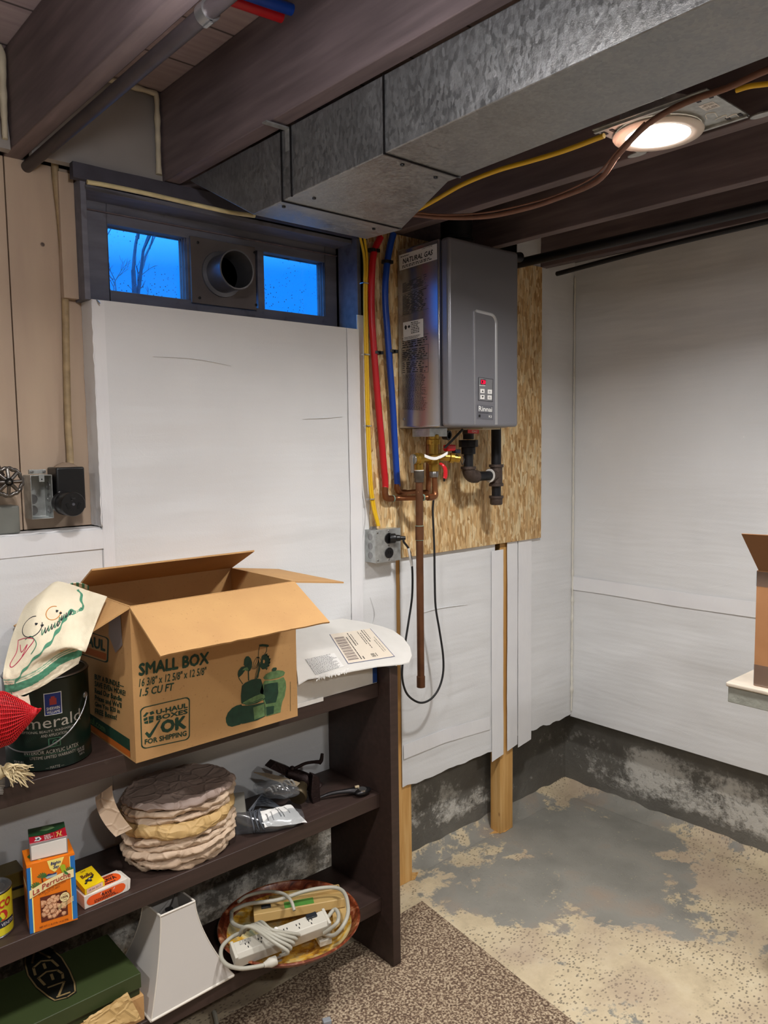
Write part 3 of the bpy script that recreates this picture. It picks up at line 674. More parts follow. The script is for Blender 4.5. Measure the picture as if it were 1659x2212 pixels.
for i in (5, 6, 7):
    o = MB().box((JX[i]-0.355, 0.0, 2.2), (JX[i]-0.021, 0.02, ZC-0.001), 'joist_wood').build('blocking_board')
    tag(o, ['dark blocking board behind the duct, above the window', 'dark blocking board above the left half of the water heater', 'dark blocking board above the right half of the water heater'][i-5], 'board', 'blocking boards between joists')
# ================================================================== BEIGE BOARDS in the recess
def board(x0, x1, label, dx=0.0):
    o = MB().prism([(x0, 0.060, 1.335), (x1, 0.060, 1.335), (x1+dx, 0.060, 2.2), (x0+dx, 0.060, 2.2)], (0, 0.02, 0), 'beige_painted_board').build('wall_board', bevel=0.001)
    tag(o, label, 'board', 'beige wall boards')
board(-2.1475, -1.976, 'wide beige painted board behind the grey junction box and the round socket')
board(-2.42, -2.150, 'beige painted board at the left edge, behind the round valve handle')
o = MB().prism([(-2.035, 0.036, 1.89), (-1.999, 0.036, 1.89), (-1.999, 0.036, 2.185), (-2.035, 0.036, 2.185)], (0, 0.022, 0), 'beige_painted_board').build('wall_board', bevel=0.001)
tag(o, 'narrow beige upright board beside the window frame', 'board', 'beige wall boards')
# ================================================================== RECESSED LAMPS
def lamp(x, y, label, z=2.190, plate=True, w=LAMP_W, spread=150, added_bulb=False):
    t = thing('ceiling_light', (x, y, z), label, 'light', 'round recessed ceiling lights')
    if plate:
        p = MB(); p.box((x-0.115, y-0.165, z+0.009), (x+0.075, y+0.09, z+0.012), 'zinc_steel')
        for sx in (-0.105, 0.065): p.box((x+sx-0.004, y-0.165, z+0.004), (x+sx+0.004, y+0.09, z+0.009), 'zinc_steel')
        for yy in (-0.155, -0.13, 0.06, 0.08): p.box((x-0.09, y+yy-0.004, z+0.0075), (x-0.072, y+yy+0.004, z+0.0092), 'black_iron'); p.box((x+0.045, y+yy-0.004, z+0.0075), (x+0.058, y+yy+0.004, z+0.0092), 'black_iron')
        f = quad((x-0.02, y-0.148, z+0.0085), (x-0.02, y-0.118, z+0.0085), (x-0.055, y-0.118, z+0.0085), (x-0.055, y-0.148, z+0.0085))
        patch(p, f, 'label_white'); scribble(p, subq(f, .1, .1, .9, .9), 'ink_black', 5, 3)
        p.tube([(x+0.02, y-0.10, z+0.0085), (x-0.005, y-0.11, z+0.0085), (x+0.0, y-0.125, z+0.0085), (x+0.025, y-0.12, z+0.0085)], 0.0014, 'ink_white', seg=5)
        p.tube([(x+0.035, y-0.11, z+0.0085), (x+0.03, y-0.135, z+0.0085), (x+0.045, y-0.13, z+0.0085), (x+0.04, y-0.15, z+0.0085), (x+0.058, y-0.15, z+0.0085)], 0.0014, 'ink_white', seg=5)
        p.build('mounting_plate', t, bevel=0.0004)
        for dy in (-0.185, 0.10):
            b = MB(); b.prism([(x+0.085+0.012*math.cos(a), y+dy+0.024*math.sin(a), z+0.006) for a in [i*math.pi/9 for i in range(18)]], (0, 0, 0.003), 'zinc_steel')
            b.box((x+0.076, y+dy-0.006, z+0.009), (x+0.094, y+dy+0.006, z+0.011), 'zinc_steel')
            b.build('hanger_bracket', t, bevel=0.0004)
    r = MB(); rings = [r.ring((x, y, z+d), (0, 0, -1), q, 48) for d, q in ((0.008, 0.090), (0.002, 0.095), (-0.001, 0.093), (-0.003, 0.084), (-0.002, 0.068), (0.002, 0.066))]
    r.skin(rings, M('trim_white', '#d8cfc6', 0.45), cap=False); r.build('trim_ring', t, smooth=1.2)
    l = MB().turn((x, y, z+0.004), (0, 0, -1), [(0, 0.067), (0.003, 0.066)], 'lamp_lens', seg=48); l.build('lamp_lens', t)
    c = MB().turn((x, y, z+0.004), (0, 0, 1), [(0, 0.080), (0.05, 0.080)], 'zinc_steel', seg=32); c.build('housing', t)
    if added_bulb:  # hanging lamp added so that the joists and subfloor are lit
        MB().turn((x, y, z-0.002), (0, 0, -1), [(0, 0.014), (0.02, 0.016), (0.035, 0.028), (0.055, 0.032), (0.075, 0.024), (0.084, 0.008)], 'lamp_lens', seg=24).build('added_bulb', t, smooth=1.2)
    ld = bpy.data.lights.new('lamp_light', 'AREA'); ld.shape = 'DISK'; ld.size = 0.125; ld.energy = w; ld.color = (1.0, 0.985, 0.97); ld.spread = math.radians(spread)
    lo = bpy.data.objects.new('lamp_light', ld); COL.objects.link(lo); lo.parent = t; lo.location = (0, 0, -0.004)
    if added_bulb:
        pl = bpy.data.lights.new('added_bulb_light', 'POINT'); pl.shadow_soft_size = 0.035; pl.energy = w*0.60; pl.color = (0.96, 0.95, 1.0)
        po = bpy.data.objects.new('added_bulb_light', pl); COL.objects.link(po); po.parent = t; po.location = (0, 0, -0.130)
    return t
lamp(-1.110, -0.985, 'round white recessed ceiling light glowing behind a brown cable', w=LAMP_W)
lamp(-2.27, -1.04, 'ceiling light above the top left edge of the view, with an added hanging lamp', plate=False, w=LAMP_W*0.7, added_bulb=True)
lamp(-1.18, -2.55, 'round recessed ceiling light behind the viewer at the right', plate=False, w=LAMP_W)
lamp(-2.68, -2.55, 'round recessed ceiling light behind the viewer', plate=False, w=LAMP_W)
lamp(-3.5, -1.1, 'round recessed ceiling light far to the left of the bookcase', plate=False, w=LAMP_W*1.0)
# ================================================================== DUCT
dk = thing('metal_duct', (-1.64, -1.5, 2.05), 'long galvanised sheet metal duct hanging under the joists', 'duct')
def zb(y): return 2.05+max(0, (-0.34-y))*0.0217
d = MB(); L, R_ = -1.742, -1.540; YE = -4.4
sec = [(-0.35, -1.405), (-0.455, -1.387), (-0.765, R_), (-2.4, R_), (YE, R_)]
cols = []
for y, rx in sec: cols.append([d.V((L, y, 2.198)), d.V((L, y, zb(y))), d.V((rx, y, zb(y))), d.V((rx, y, 2.198))])
for a, b in zip(cols, cols[1:]):
    for i in range(4): d.F([a[i], b[i], b[(i+1) % 4], a[(i+1) % 4]], 'galvanised_steel')
e = [d.V((L, -0.06, 2.198)), d.V((-1.43, -0.06, 2.198))]
d.F([cols[0][1], cols[0][2], e[1], e[0]], 'galvanised_steel'); d.F([cols[0][0], cols[0][1], e[0]], 'galvanised_steel'); d.F([cols[0][2], cols[0][3], e[1]], 'galvanised_steel')
d.F(list(reversed(cols[-1])), 'galvanised_steel')
d.build('duct_body', dk, bevel=0.002)
for y in (-0.47, -0.505, -0.80, -1.62):
    rx = R_ if y < -0.765 else R_+(-1.387-R_)*(y+0.765)/0.31; sm = MB()
    sm.prism([(L-0.003, y-0.0012, zb(y)-0.0028), (L-0.003, y-0.0012, 2.197), (L, y-0.0012, 2.197), (L, y-0.0012, zb(y)), (rx, y-0.0012, zb(y)), (rx, y-0.0012, zb(y)-0.0028)] if y != -0.505 else [(L-0.003, y-0.0012, zb(y)-0.001), (L-0.003, y-0.0012, 2.197), (L, y-0.0012, 2.197), (L, y-0.0012, zb(y)-0.001)], (0, 0.003, 0), 'dark_steel')
    sm.build('seam', dk)
for x, y in ((-1.70, -0.525), (-1.72, -0.44), (-1.45, -0.43), (-1.68, -0.78), (-1.58, -0.77), (-1.60, -1.64)): MB().turn((x, y, zb(y)), (0, 0, -1), [(0, 0.0045), (0.003, 0.004), (0.004, 0.001)], 'black_iron', seg=10).build('screw', dk)
o = MB().box((-1.80, -0.50, 2.193), (-1.738, -0.485, 2.196), 'zinc_steel').box((-1.742, -0.50, 2.15), (-1.7435, -0.485, 2.196), 'zinc_steel').build('duct_strap', dk)
# ================================================================== PIPES AND CABLES OF THE CEILING
c = MB().cyl((-2.098, 0.06, 2.186), (-2.098, -3.8, 2.186), 0.013, M('pipe_brown', '#3d3638', 0.45, 0.3, var=0.15))
o = c.build('conduit_pipe'); tag(o, 'dark pipe running under the joist at the left, toward the wall', 'pipe')
k = at(368, 16, z=2.172)
o = MB().turn((-2.098, k.y+0.012, 2.186), (0, -1, 0), [(0, 0.0135), (0.0, 0.0165), (0.022, 0.0165), (0.022, 0.0135)], 'steel').obox((-2.098, k.y, 2.169), (0.003, 0, 0), (0, 0.010, 0), (0, 0, 0.002), 'steel').build('pipe_strap')
tag(o, 'small bright metal strap around the dark ceiling pipe', 'strap')
gp = MB(); a, b = (-0.43, 0.06, 2.197), (-0.475, -3.6, 2.197)
a = (-0.42, 0.02, 2.180); b = (-0.46, -3.6, 2.175)
o = MB().cyl(a, b, 0.017, 'black_iron').build('gas_line'); tag(o, 'black iron gas pipe crossing under the ceiling above the right wall', 'pipe')
o = MB().tube([(-0.20, -0.06, 2.17), (-0.25, -0.5, 2.176), (-0.30, -0.95, 2.172), (-0.33, -1.6, 2.178), (-0.33, -3.0, 2.178)], 0.009, 'dark_rubber').build('black_cable'); tag(o, 'thin black cable sagging beside the gas pipe at the right wall', 'cable')
o = MB().box((-0.302, -0.93, 2.160), (-0.278, -0.924, 2.195), 'zinc_steel').build('cable_staple'); tag(o, 'small metal staple holding the thin black cable', 'staple')
def cable(name, label, pts, r, m, zs, cat='cable', **k):
    P = [at(p[0], p[1], z=z) for p, z in zip(pts, zs)]
    o = MB().tube(P, r, m, seg=10, sub=6, **k).build(name, smooth=1.2); return tag(o, label, cat)
cable('brown_cable', 'thick brown sheathed cable sagging in front of the ceiling light', [(885, 463), (960, 470), (1050, 468), (1130, 452), (1200, 430), (1290, 392), (1335, 335), (1400, 268), (1480, 222), (1570, 190), (1700, 135), (2100, 0), (3200, -420)],
      0.0062, 'cable_copper', [2.165, 2.145, 2.135, 2.135, 2.135, 2.14, 2.15, 2.165, 2.175, 2.18, 2.185, 2.185, 2.185])
cable('brown_cable', 'thin dark cable beside the thick brown one', [(885, 458), (960, 464), (1050, 459), (1140, 440), (1210, 418), (1285, 380), (1330, 330), (1392, 265)],
      0.0022, 'cable_copper', [2.165, 2.15, 2.142, 2.142, 2.142, 2.148, 2.155, 2.17])
cable('yellow_cable', 'yellow cable from the duct end to the ceiling light', [(893, 458), (935, 435), (1000, 398), (1075, 368), (1145, 348), (1220, 325), (1305, 293)], 0.0055, 'yellow_cable', [2.17]*7)
cable('yellow_cable', 'yellow cable at the top right corner beyond the light plate', [(1590, 195), (1620, 186), (1659, 181), (1720, 172), (1900, 120), (3000, -260)], 0.005, 'yellow_cable', [2.185]*6)
cable('cream_cable', 'pale yellow cable along the window header to the duct', [(188, 393), (240, 402), (330, 421), (430, 444), (500, 459), (550, 466)], 0.0055, 'cream_cable', [2.145, 2.146, 2.140, 2.132, 2.124, 2.11])
def roofpipe(name, label, p0, p1, m):
    o = MB().cyl(at(*p0, z=2.385), at(*p1, z=2.385), 0.011, m).build(name); tag(o, label, 'pipe')
roofpipe('red_water_pipe', 'red plastic water pipe against the subfloor at the top of the view', (420, -28), (692, 66), 'red_pex')
roofpipe('blue_water_pipe', 'blue plastic water pipe against the subfloor at the top of the view', (470, -34), (702, 46), 'blue_pex')
# ================================================================== WATER HEATER
HX0, HX1, HZ0, HZ1, HY = -0.998, -0.668, 1.578, 2.146, -0.250
ht = thing('water_heater', ((HX0+HX1)/2, -0.13, HZ0), 'grey wall-hung tankless water heater with red digits on its front', 'water heater')
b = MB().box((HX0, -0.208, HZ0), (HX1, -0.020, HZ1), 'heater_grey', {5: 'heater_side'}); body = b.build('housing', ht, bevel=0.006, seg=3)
MB().box((HX0+0.004, -0.214, HZ0+0.004), (HX1-0.004, -0.207, HZ1-0.004), 'heater_dark').build('gasket', ht)
cvr = MB().box((HX0, HY, HZ0+0.001), (HX1, -0.213, HZ1-0.001), 'heater_grey').build('front_cover', ht, bevel=0.011, seg=4)
# raised frame of the control column, open at the bottom
Yf = HY-0.0002
def pf(px, py, y=HY): q = at(px, py, y=y); return (q.x, q.z)
xl, _z = pf(1024, 700); xr, _z = pf(1073, 800); _x, zt = pf(1050, 672); zb0 = HZ0+0.008
out = [(xl, zb0)]; R1 = 0.018
out += [(xl+R1*0.5*(1-math.cos(a)), zt-R1*0.5+R1*0.5*math.sin(a)) for a in [i*math.pi/2/6 for i in range(7)]]
R2 = 0.032
out += [(xr-R2+R2*math.sin(a), zt-0.004-R2+R2*math.cos(a)) for a in [i*math.pi/2/8 for i in range(9)]]
out += [(xr, zb0)]
w = [0.0012]*2+[0.002, 0.004, 0.006, 0.008, 0.009, 0.009]+[0.009]*9+[0.009]
fr = MB(); prev = None
for i, (x, z) in enumerate(out):
    ww = w[min(i, len(w)-1)]
    j0, j1 = out[max(i-1, 0)], out[min(i+1, len(out)-1)]; tx, tz = j1[0]-j0[0], j1[1]-j0[1]; ln = math.hypot(tx, tz); nx, nz = tz/ln, -tx/ln
    cur = [fr.V((x-nx*0.0012, Yf+0.001, z-nz*0.0012)), fr.V((x, Yf-0.0035, z)), fr.V((x+nx*ww*0.55, Yf-0.0035, z+nz*ww*0.55)), fr.V((x+nx*ww, Yf+0.001, z+nz*ww))]
    if prev:
        for q in range(3): fr.F([prev[q], cur[q], cur[q+1], prev[q+1]], 'heater_trim')
    prev = cur
fr.build('control_frame', ht, smooth=0.9)
pn = MB()
F = qpx((1032.6, 865), (1064, 868), (1065, 819), (1033, 814.5), lift=(0, -0.0008, 0), y=HY)
patch(pn, F, M('panel_grey', '#6c6c6e', 0.4)); frame(pn, lambda u, v: F(u, v)+Vector((0, -0.0003, 0)), 'heater_dark', 0.03, 0.02)
B = lambda *a: qpx(*a, lift=(0, -0.0014, 0), y=HY)
T = lambda *a: qpx(*a, lift=(0, -0.002, 0), y=HY)
scribble(pn, B((1035, 833.5), (1049, 834.5), (1049, 832.5), (1035, 831.5)), 'ink_white', 1, 5, dens=0.2)
pn = pn.build('control_panel', ht)
ds = MB(); patch(ds, B((1037.5, 830), (1048.5, 831), (1049, 820.5), (1038, 819.5)), 'display_red')
ds.text('120', T((1038.6, 829), (1047.6, 830), (1048, 821.6), (1039, 820.6)), 'led_red', bold=0.0); ds.build('display', pn)
for n_, (x0, y0) in enumerate(((1037, 840), (1053, 841.5), (1037, 853), (1052.6, 854))):
    bt = MB(); f_ = B((x0, y0+9), (x0+9, y0+9.4), (x0+9, y0+.4), (x0, y0)); bt.prism([f_(0, 0), f_(1, 0), f_(1, 1), f_(0, 1)], (0, 0.001, 0), 'label_white')
    if n_ in (0, 2):
        g_ = T((x0+2.5, y0+6.5), (x0+7, y0+6.7), (x0+7, y0+2.7), (x0+2.5, y0+2.5)); bt.poly([g_(0, 0), g_(1, 0), g_(.5, 1)] if n_ == 0 else [g_(0, 1), g_(.5, 0), g_(1, 1)], 'ink_black')
    else: scribble(bt, T((x0+2, y0+6.5), (x0+7, y0+6.7), (x0+7, y0+2.7), (x0+2, y0+2.5)), 'ink_grey', 2, 4, dens=0.4)
    bt.build('button', pn)
np_ = MB(); P = qpx((1030.5, 905), (1065, 907), (1065.5, 877.5), (1031, 874), lift=(0, -0.0008, 0), y=HY)
patch(np_, P, M('plate_grey', '#5a5a60', 0.4))
np_.text('Rinnai', T((1033, 888), (1061.6, 890), (1062, 880), (1033, 876.8)), 'ink_white', bold=0.012)
scribble(np_, T((1033, 892.3), (1061, 893.6), (1061, 891.6), (1033, 890.3)), 'ink_black', 1, 7, dens=0.14)
patch(np_, T((1033, 901), (1037, 901.3), (1037, 895.6), (1033, 895.3)), 'ink_black')
np_.text('KI', T((1055, 902), (1061, 902.6), (1061, 897.6), (1055, 897)), 'ink_white')
np_.build('name_plate', ht)
# labels of the left side
def S(*a, l=-0.0008): return qpx(*a, lift=(l, 0, 0), x=HX0)
lb = MB(); Q = S((863.5, 585), (944.5, 560), (944, 526), (862, 552)); patch(lb, Q, 'label_white')
Q2 = lambda u, v: Q(u, v)+Vector((-0.0004, 0, 0))
lb.text('NATURAL GAS', subq(Q2, .10, .36, .90, .70), 'ink_black', bold=0.03, shear=0.2)
scribble(lb, subq(Q2, .05, .80, .34, .90), 'ink_black', 1, 3, dens=0.2); scribble(lb, subq(Q2, .62, .90, .95, .99), 'ink_grey', 1, 4, dens=0.2)
scribble(lb, subq(Q2, .08, .08, .90, .28), 'ink_black', 2, 5, dens=0.1)
lb.build('gas_label', ht)
wl = MB(); Q = S((872, 737), (915, 728), (914.5, 688), (871, 697)); patch(wl, Q, 'label_white')
Q3 = lambda u, v: Q(u, v)+Vector((-0.0004, 0, 0))
scribble(wl, subq(Q3, .05, .03, .9, .20), 'ink_black', 3, 6, dens=0.08); scribble(wl, subq(Q3, .40, .3, .85, .95), 'ink_black', 7, 8, dens=0.2)
wl.poly([Q3(.1, .6), Q3(.17, .6), Q3(.2, .75), Q3(.13, .85), Q3(.07, .75)], 'ink_black'); wl.poly([Q3(.3, .62), Q3(.37, .72), Q3(.3, .82), Q3(.23, .72)], 'ink_black')
wl.build('rating_label', ht)
pr = MB(); Q = S((868, 888), (925, 893), (926, 565), (868, 592), l=-0.0003)
rnd = random.Random(3)
for (v0, v1, rows, dn) in ((.86, .93, 10, .5), (.70, .84, 14, .3), (.46, .52, 4, .2), (.37, .45, 6, .25), (.28, .36, 6, .25), (.015, .27, 46, .09)):
    scribble(pr, subq(Q, .03, v0, .97, v1), 'ink_black', rows, int(v0*100), fill=0.45, dens=dn)
for v in (.845, .695, .53, .46, .365, .275): patch(pr, subq(Q, 0, v, 1, v+.002), 'ink_black')
patch(pr, subq(Q, 0, .28, .008, .46), 'ink_black'); patch(pr, subq(Q, .99, .28, .998, .46), 'ink_black')
pr.build('printed_instructions', ht)
MB().turn((HX0, -0.045, HZ0+0.03), (-1, 0, 0), [(0, 0.004), (0.002, 0.004), (0.003, 0.002)], 'steel', seg=12).build('side_screw', ht)
# flue collar on top
fl = MB(); fl.turn((-0.83, -0.125, HZ1), (0, 0, 1), [(0, 0.060), (0.012, 0.060), (0.014, 0.054), (0.03, 0.054), (0.032, 0.057), (0.04, 0.057), (0.042, 0.052), (0.27, 0.052)], 'black_plastic', seg=32)
fl.build('flue_collar', ht)
fm = MB().box((-0.975, -0.14, HZ0-0.028), (-0.895, -0.06, HZ0-0.001), 'zinc_steel').build('bottom_bracket', ht, bevel=0.001)
MB().box((-0.79, -0.20, HZ0-0.006), (-0.70, -0.04, HZ0), 'cream_foam').build('gas_inlet_gasket', ht, bevel=0.001)
dr = MB().turn((-0.868, -0.10, HZ0-0.022), (0.25, -1, -0.1), [(0, 0.016), (0.02, 0.016), (0.02, 0.011), (0.012, 0.010)], 'black_plastic', seg=20).build('drain_port', ht)
# ================================================================== GAS CONNECTION
PY = -0.115
def g(px, py, y=PY): return at(px, py, y=y)
gs = thing('gas_connection', g(1072, 1095), 'black iron gas pipework with union, elbow, tee and capped drip leg', 'pipe')
def sub(fn, name, par, **k):
    m_ = MB(); fn(m_); return m_.build(name, par, **k)
A = g(1012, 1030); Bx = g(1072, 1030); zl = A.z
top = Vector((A.x, PY, HZ0)); tee = Vector((Bx.x, PY, zl))
def vcyl(m_, x, z0, z1, r, mat, y=PY, r1=None): m_.cyl((x, y, z0), (x, y, z1), r, mat, r1=r1)
sub(lambda q: vcyl(q, A.x, HZ0-0.02, HZ0, 0.020, 'malleable_iron'), 'inlet_fitting', gs)
zu = g(1012, 958).z
sub(lambda q: (vcyl(q, A.x, zu+0.014, zu+0.038, 0.0185, 'black_iron'), q.skin([q.ring((A.x, PY, zu-0.012), (0, 0, 1), 0.033, 8), q.ring((A.x, PY, zu+0.012), (0, 0, 1), 0.033, 8)], 'black_iron'), vcyl(q, A.x, zu-0.036, zu-0.012, 0.024, 'black_iron')), 'union', gs, bevel=0.0015, smooth=0.9)
sub(lambda q: vcyl(q, A.x, zl+0.01, zu-0.03, 0.0165, 'black_iron'), 'pipe_nipple', gs)
def elbow(q):
    pts = [(A.x, PY, zl+0.034)]+[(A.x+0.028-0.028*math.cos(a), PY, zl+0.028-0.028*math.sin(a)) for a in [i*math.pi/2/8 for i in range(9)]]+[(A.x+0.040, PY, zl)]
    q.tube(pts, 0.0225, 'malleable_iron', seg=20, sub=1); q.turn((A.x, PY, zl+0.026), (0, 0, 1), [(0, 0.0225), (0.0, 0.026), (0.009, 0.026), (0.009, 0.0225)], 'malleable_iron')
sub(elbow, 'elbow', gs, smooth=0.9)
sub(lambda q: q.cyl((A.x+0.035, PY, zl), (tee.x-0.02, PY, zl), 0.0165, 'black_iron'), 'pipe_nipple', gs)
def teef(q):
    q.turn((tee.x, PY, zl-0.038), (0, 0, 1), [(0, 0.020), (0.0, 0.0255), (0.009, 0.0255), (0.011, 0.0215), (0.065, 0.0215), (0.067, 0.0255), (0.076, 0.0255), (0.076, 0.020)], 'malleable_iron')
    q.turn((tee.x-0.034, PY, zl), (1, 0, 0), [(0, 0.020), (0, 0.025), (0.009, 0.025), (0.011, 0.0215), (0.034, 0.0215)], 'malleable_iron')
sub(teef, 'tee', gs, smooth=0.8)
sub(lambda q: q.turn((tee.x-0.036, PY, zl), (1, 0, 0), [(0, 0.017), (0.0, 0.0235), (0.003, 0.0235)], 'white_paint'), 'thread_seal', gs)
zt2 = g(1072, 925).z
sub(lambda q: vcyl(q, tee.x, zl+0.03, HZ0+0.10, 0.0175, 'black_iron', y=PY), 'riser', gs) if False else sub(lambda q: q.tube([(tee.x, PY, zl+0.03), (tee.x, PY, HZ0+0.3), (tee.x+0.01, PY, 2.14), (tee.x+0.13, PY, 2.18)], 0.0175, 'black_iron', seg=16), 'riser', gs)
zc_ = g(1072, 1083).z
sub(lambda q: vcyl(q, tee.x, zc_, zl-0.03, 0.0165, 'black_iron'), 'drip_leg', gs)
sub(lambda q: (q.turn((tee.x, PY, zc_-0.012), (0, 0, 1), [(0, 0.019), (0.004, 0.022), (0.022, 0.022), (0.024, 0.0255), (0.032, 0.0255), (0.032, 0.018)], 'malleable_iron')), 'end_cap', gs, smooth=0.8)
f = MB(); Q = quad((A.x-0.026, PY-0.022, HZ0-0.017), (A.x+0.028, PY-0.022, HZ0-0.019), (A.x+0.028, PY-0.022, HZ0-0.005), (A.x-0.026, PY-0.022, HZ0-0.005))
f.prism([Q(0, 0), Q(1, 0), Q(1, 1), Q(0, 1)], (0, 0.002, 0), 'red_plastic'); f.text('GAS', lambda u, v: Q(.35+.5*u, .25+.5*v)+Vector((0, -0.0005, 0)), 'ink_white'); f.build('gas_tag', gs)
# ================================================================== SERVICE VALVE
VY = -0.125
sv = thing('service_valve', at(937, 1020, y=VY), 'brass service valve with a red handle and a white tag under the heater', 'valve')
def h(px, py, y=VY): return at(px, py, y=y)
vx = h(937, 970).x; z1_ = HZ0; z2_ = h(937, 1018).z
sub(lambda q: q.turn((vx, VY, z2_), (0, 0, 1), [(0, 0.012), (0.0, 0.016), (0.022, 0.0165), (0.026, 0.021), (0.052, 0.0215), (0.056, 0.016), (0.086, 0.0155), (0.086, 0.022), (0.102, 0.022), (0.104, 0.018), (0.116, 0.018), (0.122, 0.012), (z1_-z2_, 0.012)], 'brass', seg=20), 'valve_body', sv, smooth=0.7)
sub(lambda q: q.skin([q.ring((vx, VY, z2_+0.088), (0, 0, 1), 0.0235, 6), q.ring((vx, VY, z2_+0.100), (0, 0, 1), 0.0235, 6)], 'brass'), 'hex_nut', sv, bevel=0.001)
zr = h(905, 992).z; xr0 = h(893, 992).x
sub(lambda q: (q.cyl((xr0+0.012, VY, zr), (vx, VY, zr), 0.0115, 'brass'), q.turn((xr0, VY, zr), (1, 0, 0), [(0, 0.017), (0.003, 0.0175), (0.012, 0.0175), (0.014, 0.0205), (0.03, 0.0205), (0.034, 0.014)], 'brass'), q.cyl((xr0+0.024, VY, zr), (xr0+0.024, VY, zr-0.034), 0.0145, 'brass')), 'relief_valve', sv, smooth=0.7)
sub(lambda q: (q.turn((xr0-0.004, VY, zr), (1, 0, 0), [(0, 0.010), (0.0, 0.0165), (0.004, 0.0165)], 'steel'), q.box((xr0-0.007, VY-0.006, zr-0.042), (xr0-0.0045, VY+0.006, zr+0.012), 'steel')), 'test_lever', sv, bevel=0.0008)
xe = h(975, 985).x; ze = h(975, 988).z
sub(lambda q: (q.cyl((vx, VY, ze+0.004), (vx+0.055, VY-0.03, ze), 0.0125, 'brass'), q.turn((vx+0.045, VY-0.026, ze), (1, -0.55, -0.15), [(0, 0.014), (0.002, 0.0165), (0.014, 0.0165), (0.016, 0.012), (0.024, 0.013), (0.034, 0.013), (0.036, 0.009)], 'brass')), 'drain_outlet', sv, smooth=0.7)
sub(lambda q: q.tube([(vx+0.055, VY-0.046, ze+0.012), (vx+0.07, VY-0.05, ze-0.004), (vx+0.08, VY-0.05, ze-0.024), (vx+0.092, VY-0.048, ze-0.006), (vx+0.086, VY-0.046, ze+0.006)], 0.0013, 'black_plastic', seg=6), 'cap_strap', sv)
hc = h(962, 968)
sub(lambda q: (q.box((hc.x-0.020, VY-0.030, hc.z-0.010), (hc.x+0.020, VY-0.008, hc.z+0.011), 'red_plastic')), 'red_knob', sv, bevel=0.004, seg=3)
q4 = h(974, 975)
sub(lambda q: q.box((q4.x-0.012, VY-0.034, q4.z-0.006), (q4.x+0.012, VY-0.014, q4.z+0.006), M('navy_plastic', '#0b1226', 0.4)), 'navy_knob', sv, bevel=0.002)
sub(lambda q: q.tube([h(950, 1001, VY-0.02), h(957, 1005, VY-0.03), h(962, 1015, VY-0.034), h(962, 1028, VY-0.034), h(960, 1034, VY-0.034)], [0.004, 0.005, 0.0075, 0.008, 0.006], 'red_plastic', seg=10, flat=0.5), 'lever_handle', sv, smooth=1)
sub(lambda q: q.tube([h(960, 1034, VY-0.034), h(959.5, 1040, VY-0.034)], [0.0075, 0.006], 'black_plastic', seg=10, sub=1, flat=0.5), 'handle_tip', sv, smooth=1)
tg = MB()
def tagf(u, v):
    px = 917+50*u; py = 981+9*math.sin(u*math.pi)*(1 if u < .6 else .9)-6*u-(1-v)*0+6.5*v
    return at(px, py, y=VY-0.036-0.004*v)
tg.grid(tagf, 16, 3, 'label_white'); tg.build('paper_tag', sv, smooth=1.5, solid=0.0006)
# ================================================================== COPPER PIPING AND PEX
dp = thing('discharge_pipe', (xr0+0.024, VY, 0.72), 'long vertical copper discharge pipe hanging below the brass valve', 'pipe')
xd = xr0+0.024; zs_ = h(903, 1028).z; zb_ = h(903, 1486).z
sub(lambda q: vcyl(q, xd, zr-0.046, zr-0.034, 0.0155, 'white_paint', y=VY), 'thread_tape', dp)
sub(lambda q: q.turn((xd, VY, zs_-0.020), (0, 0, 1), [(0, 0.0125), (0.0, 0.0145), (0.012, 0.015), (0.014, 0.0165), (0.036, 0.0165), (zr-0.046-zs_+0.020, 0.0155)], M('tarnished_adapter', '#5a544c', 0.45, 0.6, var=0.2, vs=60)), 'pipe_adapter', dp, smooth=0.7)
sub(lambda q: vcyl(q, xd, zb_+0.002, zs_-0.01, 0.0118, 'old_copper', y=VY), 'pipe', dp)
zc1, zc2 = h(903, 1137).z, h(903, 1167).z
sub(lambda q: q.turn((xd, VY, zc2), (0, 0, 1), [(0, 0.0118), (0.001, 0.0137), (zc1-zc2, 0.0137), (zc1-zc2+0.001, 0.0118)], 'old_copper'), 'coupling', dp, smooth=0.7)
sub(lambda q: q.turn((xd, VY, zb_), (0, 0, 1), [(0, 0.0118), (0.0, 0.0137), (0.036, 0.0137), (0.037, 0.0118)], 'old_copper'), 'end_coupling', dp, smooth=0.7)
sub(lambda q: [q.turn((xd, VY, z_), (0, 0, 1), [(0, 0.0122), (0.0008, 0.0138), (0.0022, 0.0122)], M('verdigris', '#7e9a88', 0.6)) for z_ in (zc1, zc2-0.001)], 'solder_ring', dp)
def run(name, label, pts, r, m, y, cat='pipe', sub_=1):
    P = [at(p[0], p[1], y=(p[2] if len(p) > 2 else y)) for p in pts]
    o = MB().tube(P, r, m, seg=14, sub=sub_).build(name, smooth=1.2); return tag(o, label, cat)
PX = -0.036
run('red_water_pipe', 'red plastic water pipe curving down the strand board', [(822, 512), (808, 545), (803, 600), (803, 680), (808, 760), (815, 850), (824, 950), (832, 1040), (832, 1054)], 0.0105, 'red_pex', PX, sub_=5)
run('blue_water_pipe', 'blue plastic water pipe curving down beside the red one', [(850, 505), (843, 530), (835, 580), (832, 640), (837, 720), (842, 790), (848, 870), (853, 960), (858, 1042), (858, 1048)], 0.0105, 'blue_pex', PX, sub_=5)
cu1 = thing('copper_water_pipe', at(880, 1075, y=PX), 'front copper pipe from the red pipe to the brass valve', 'pipe')
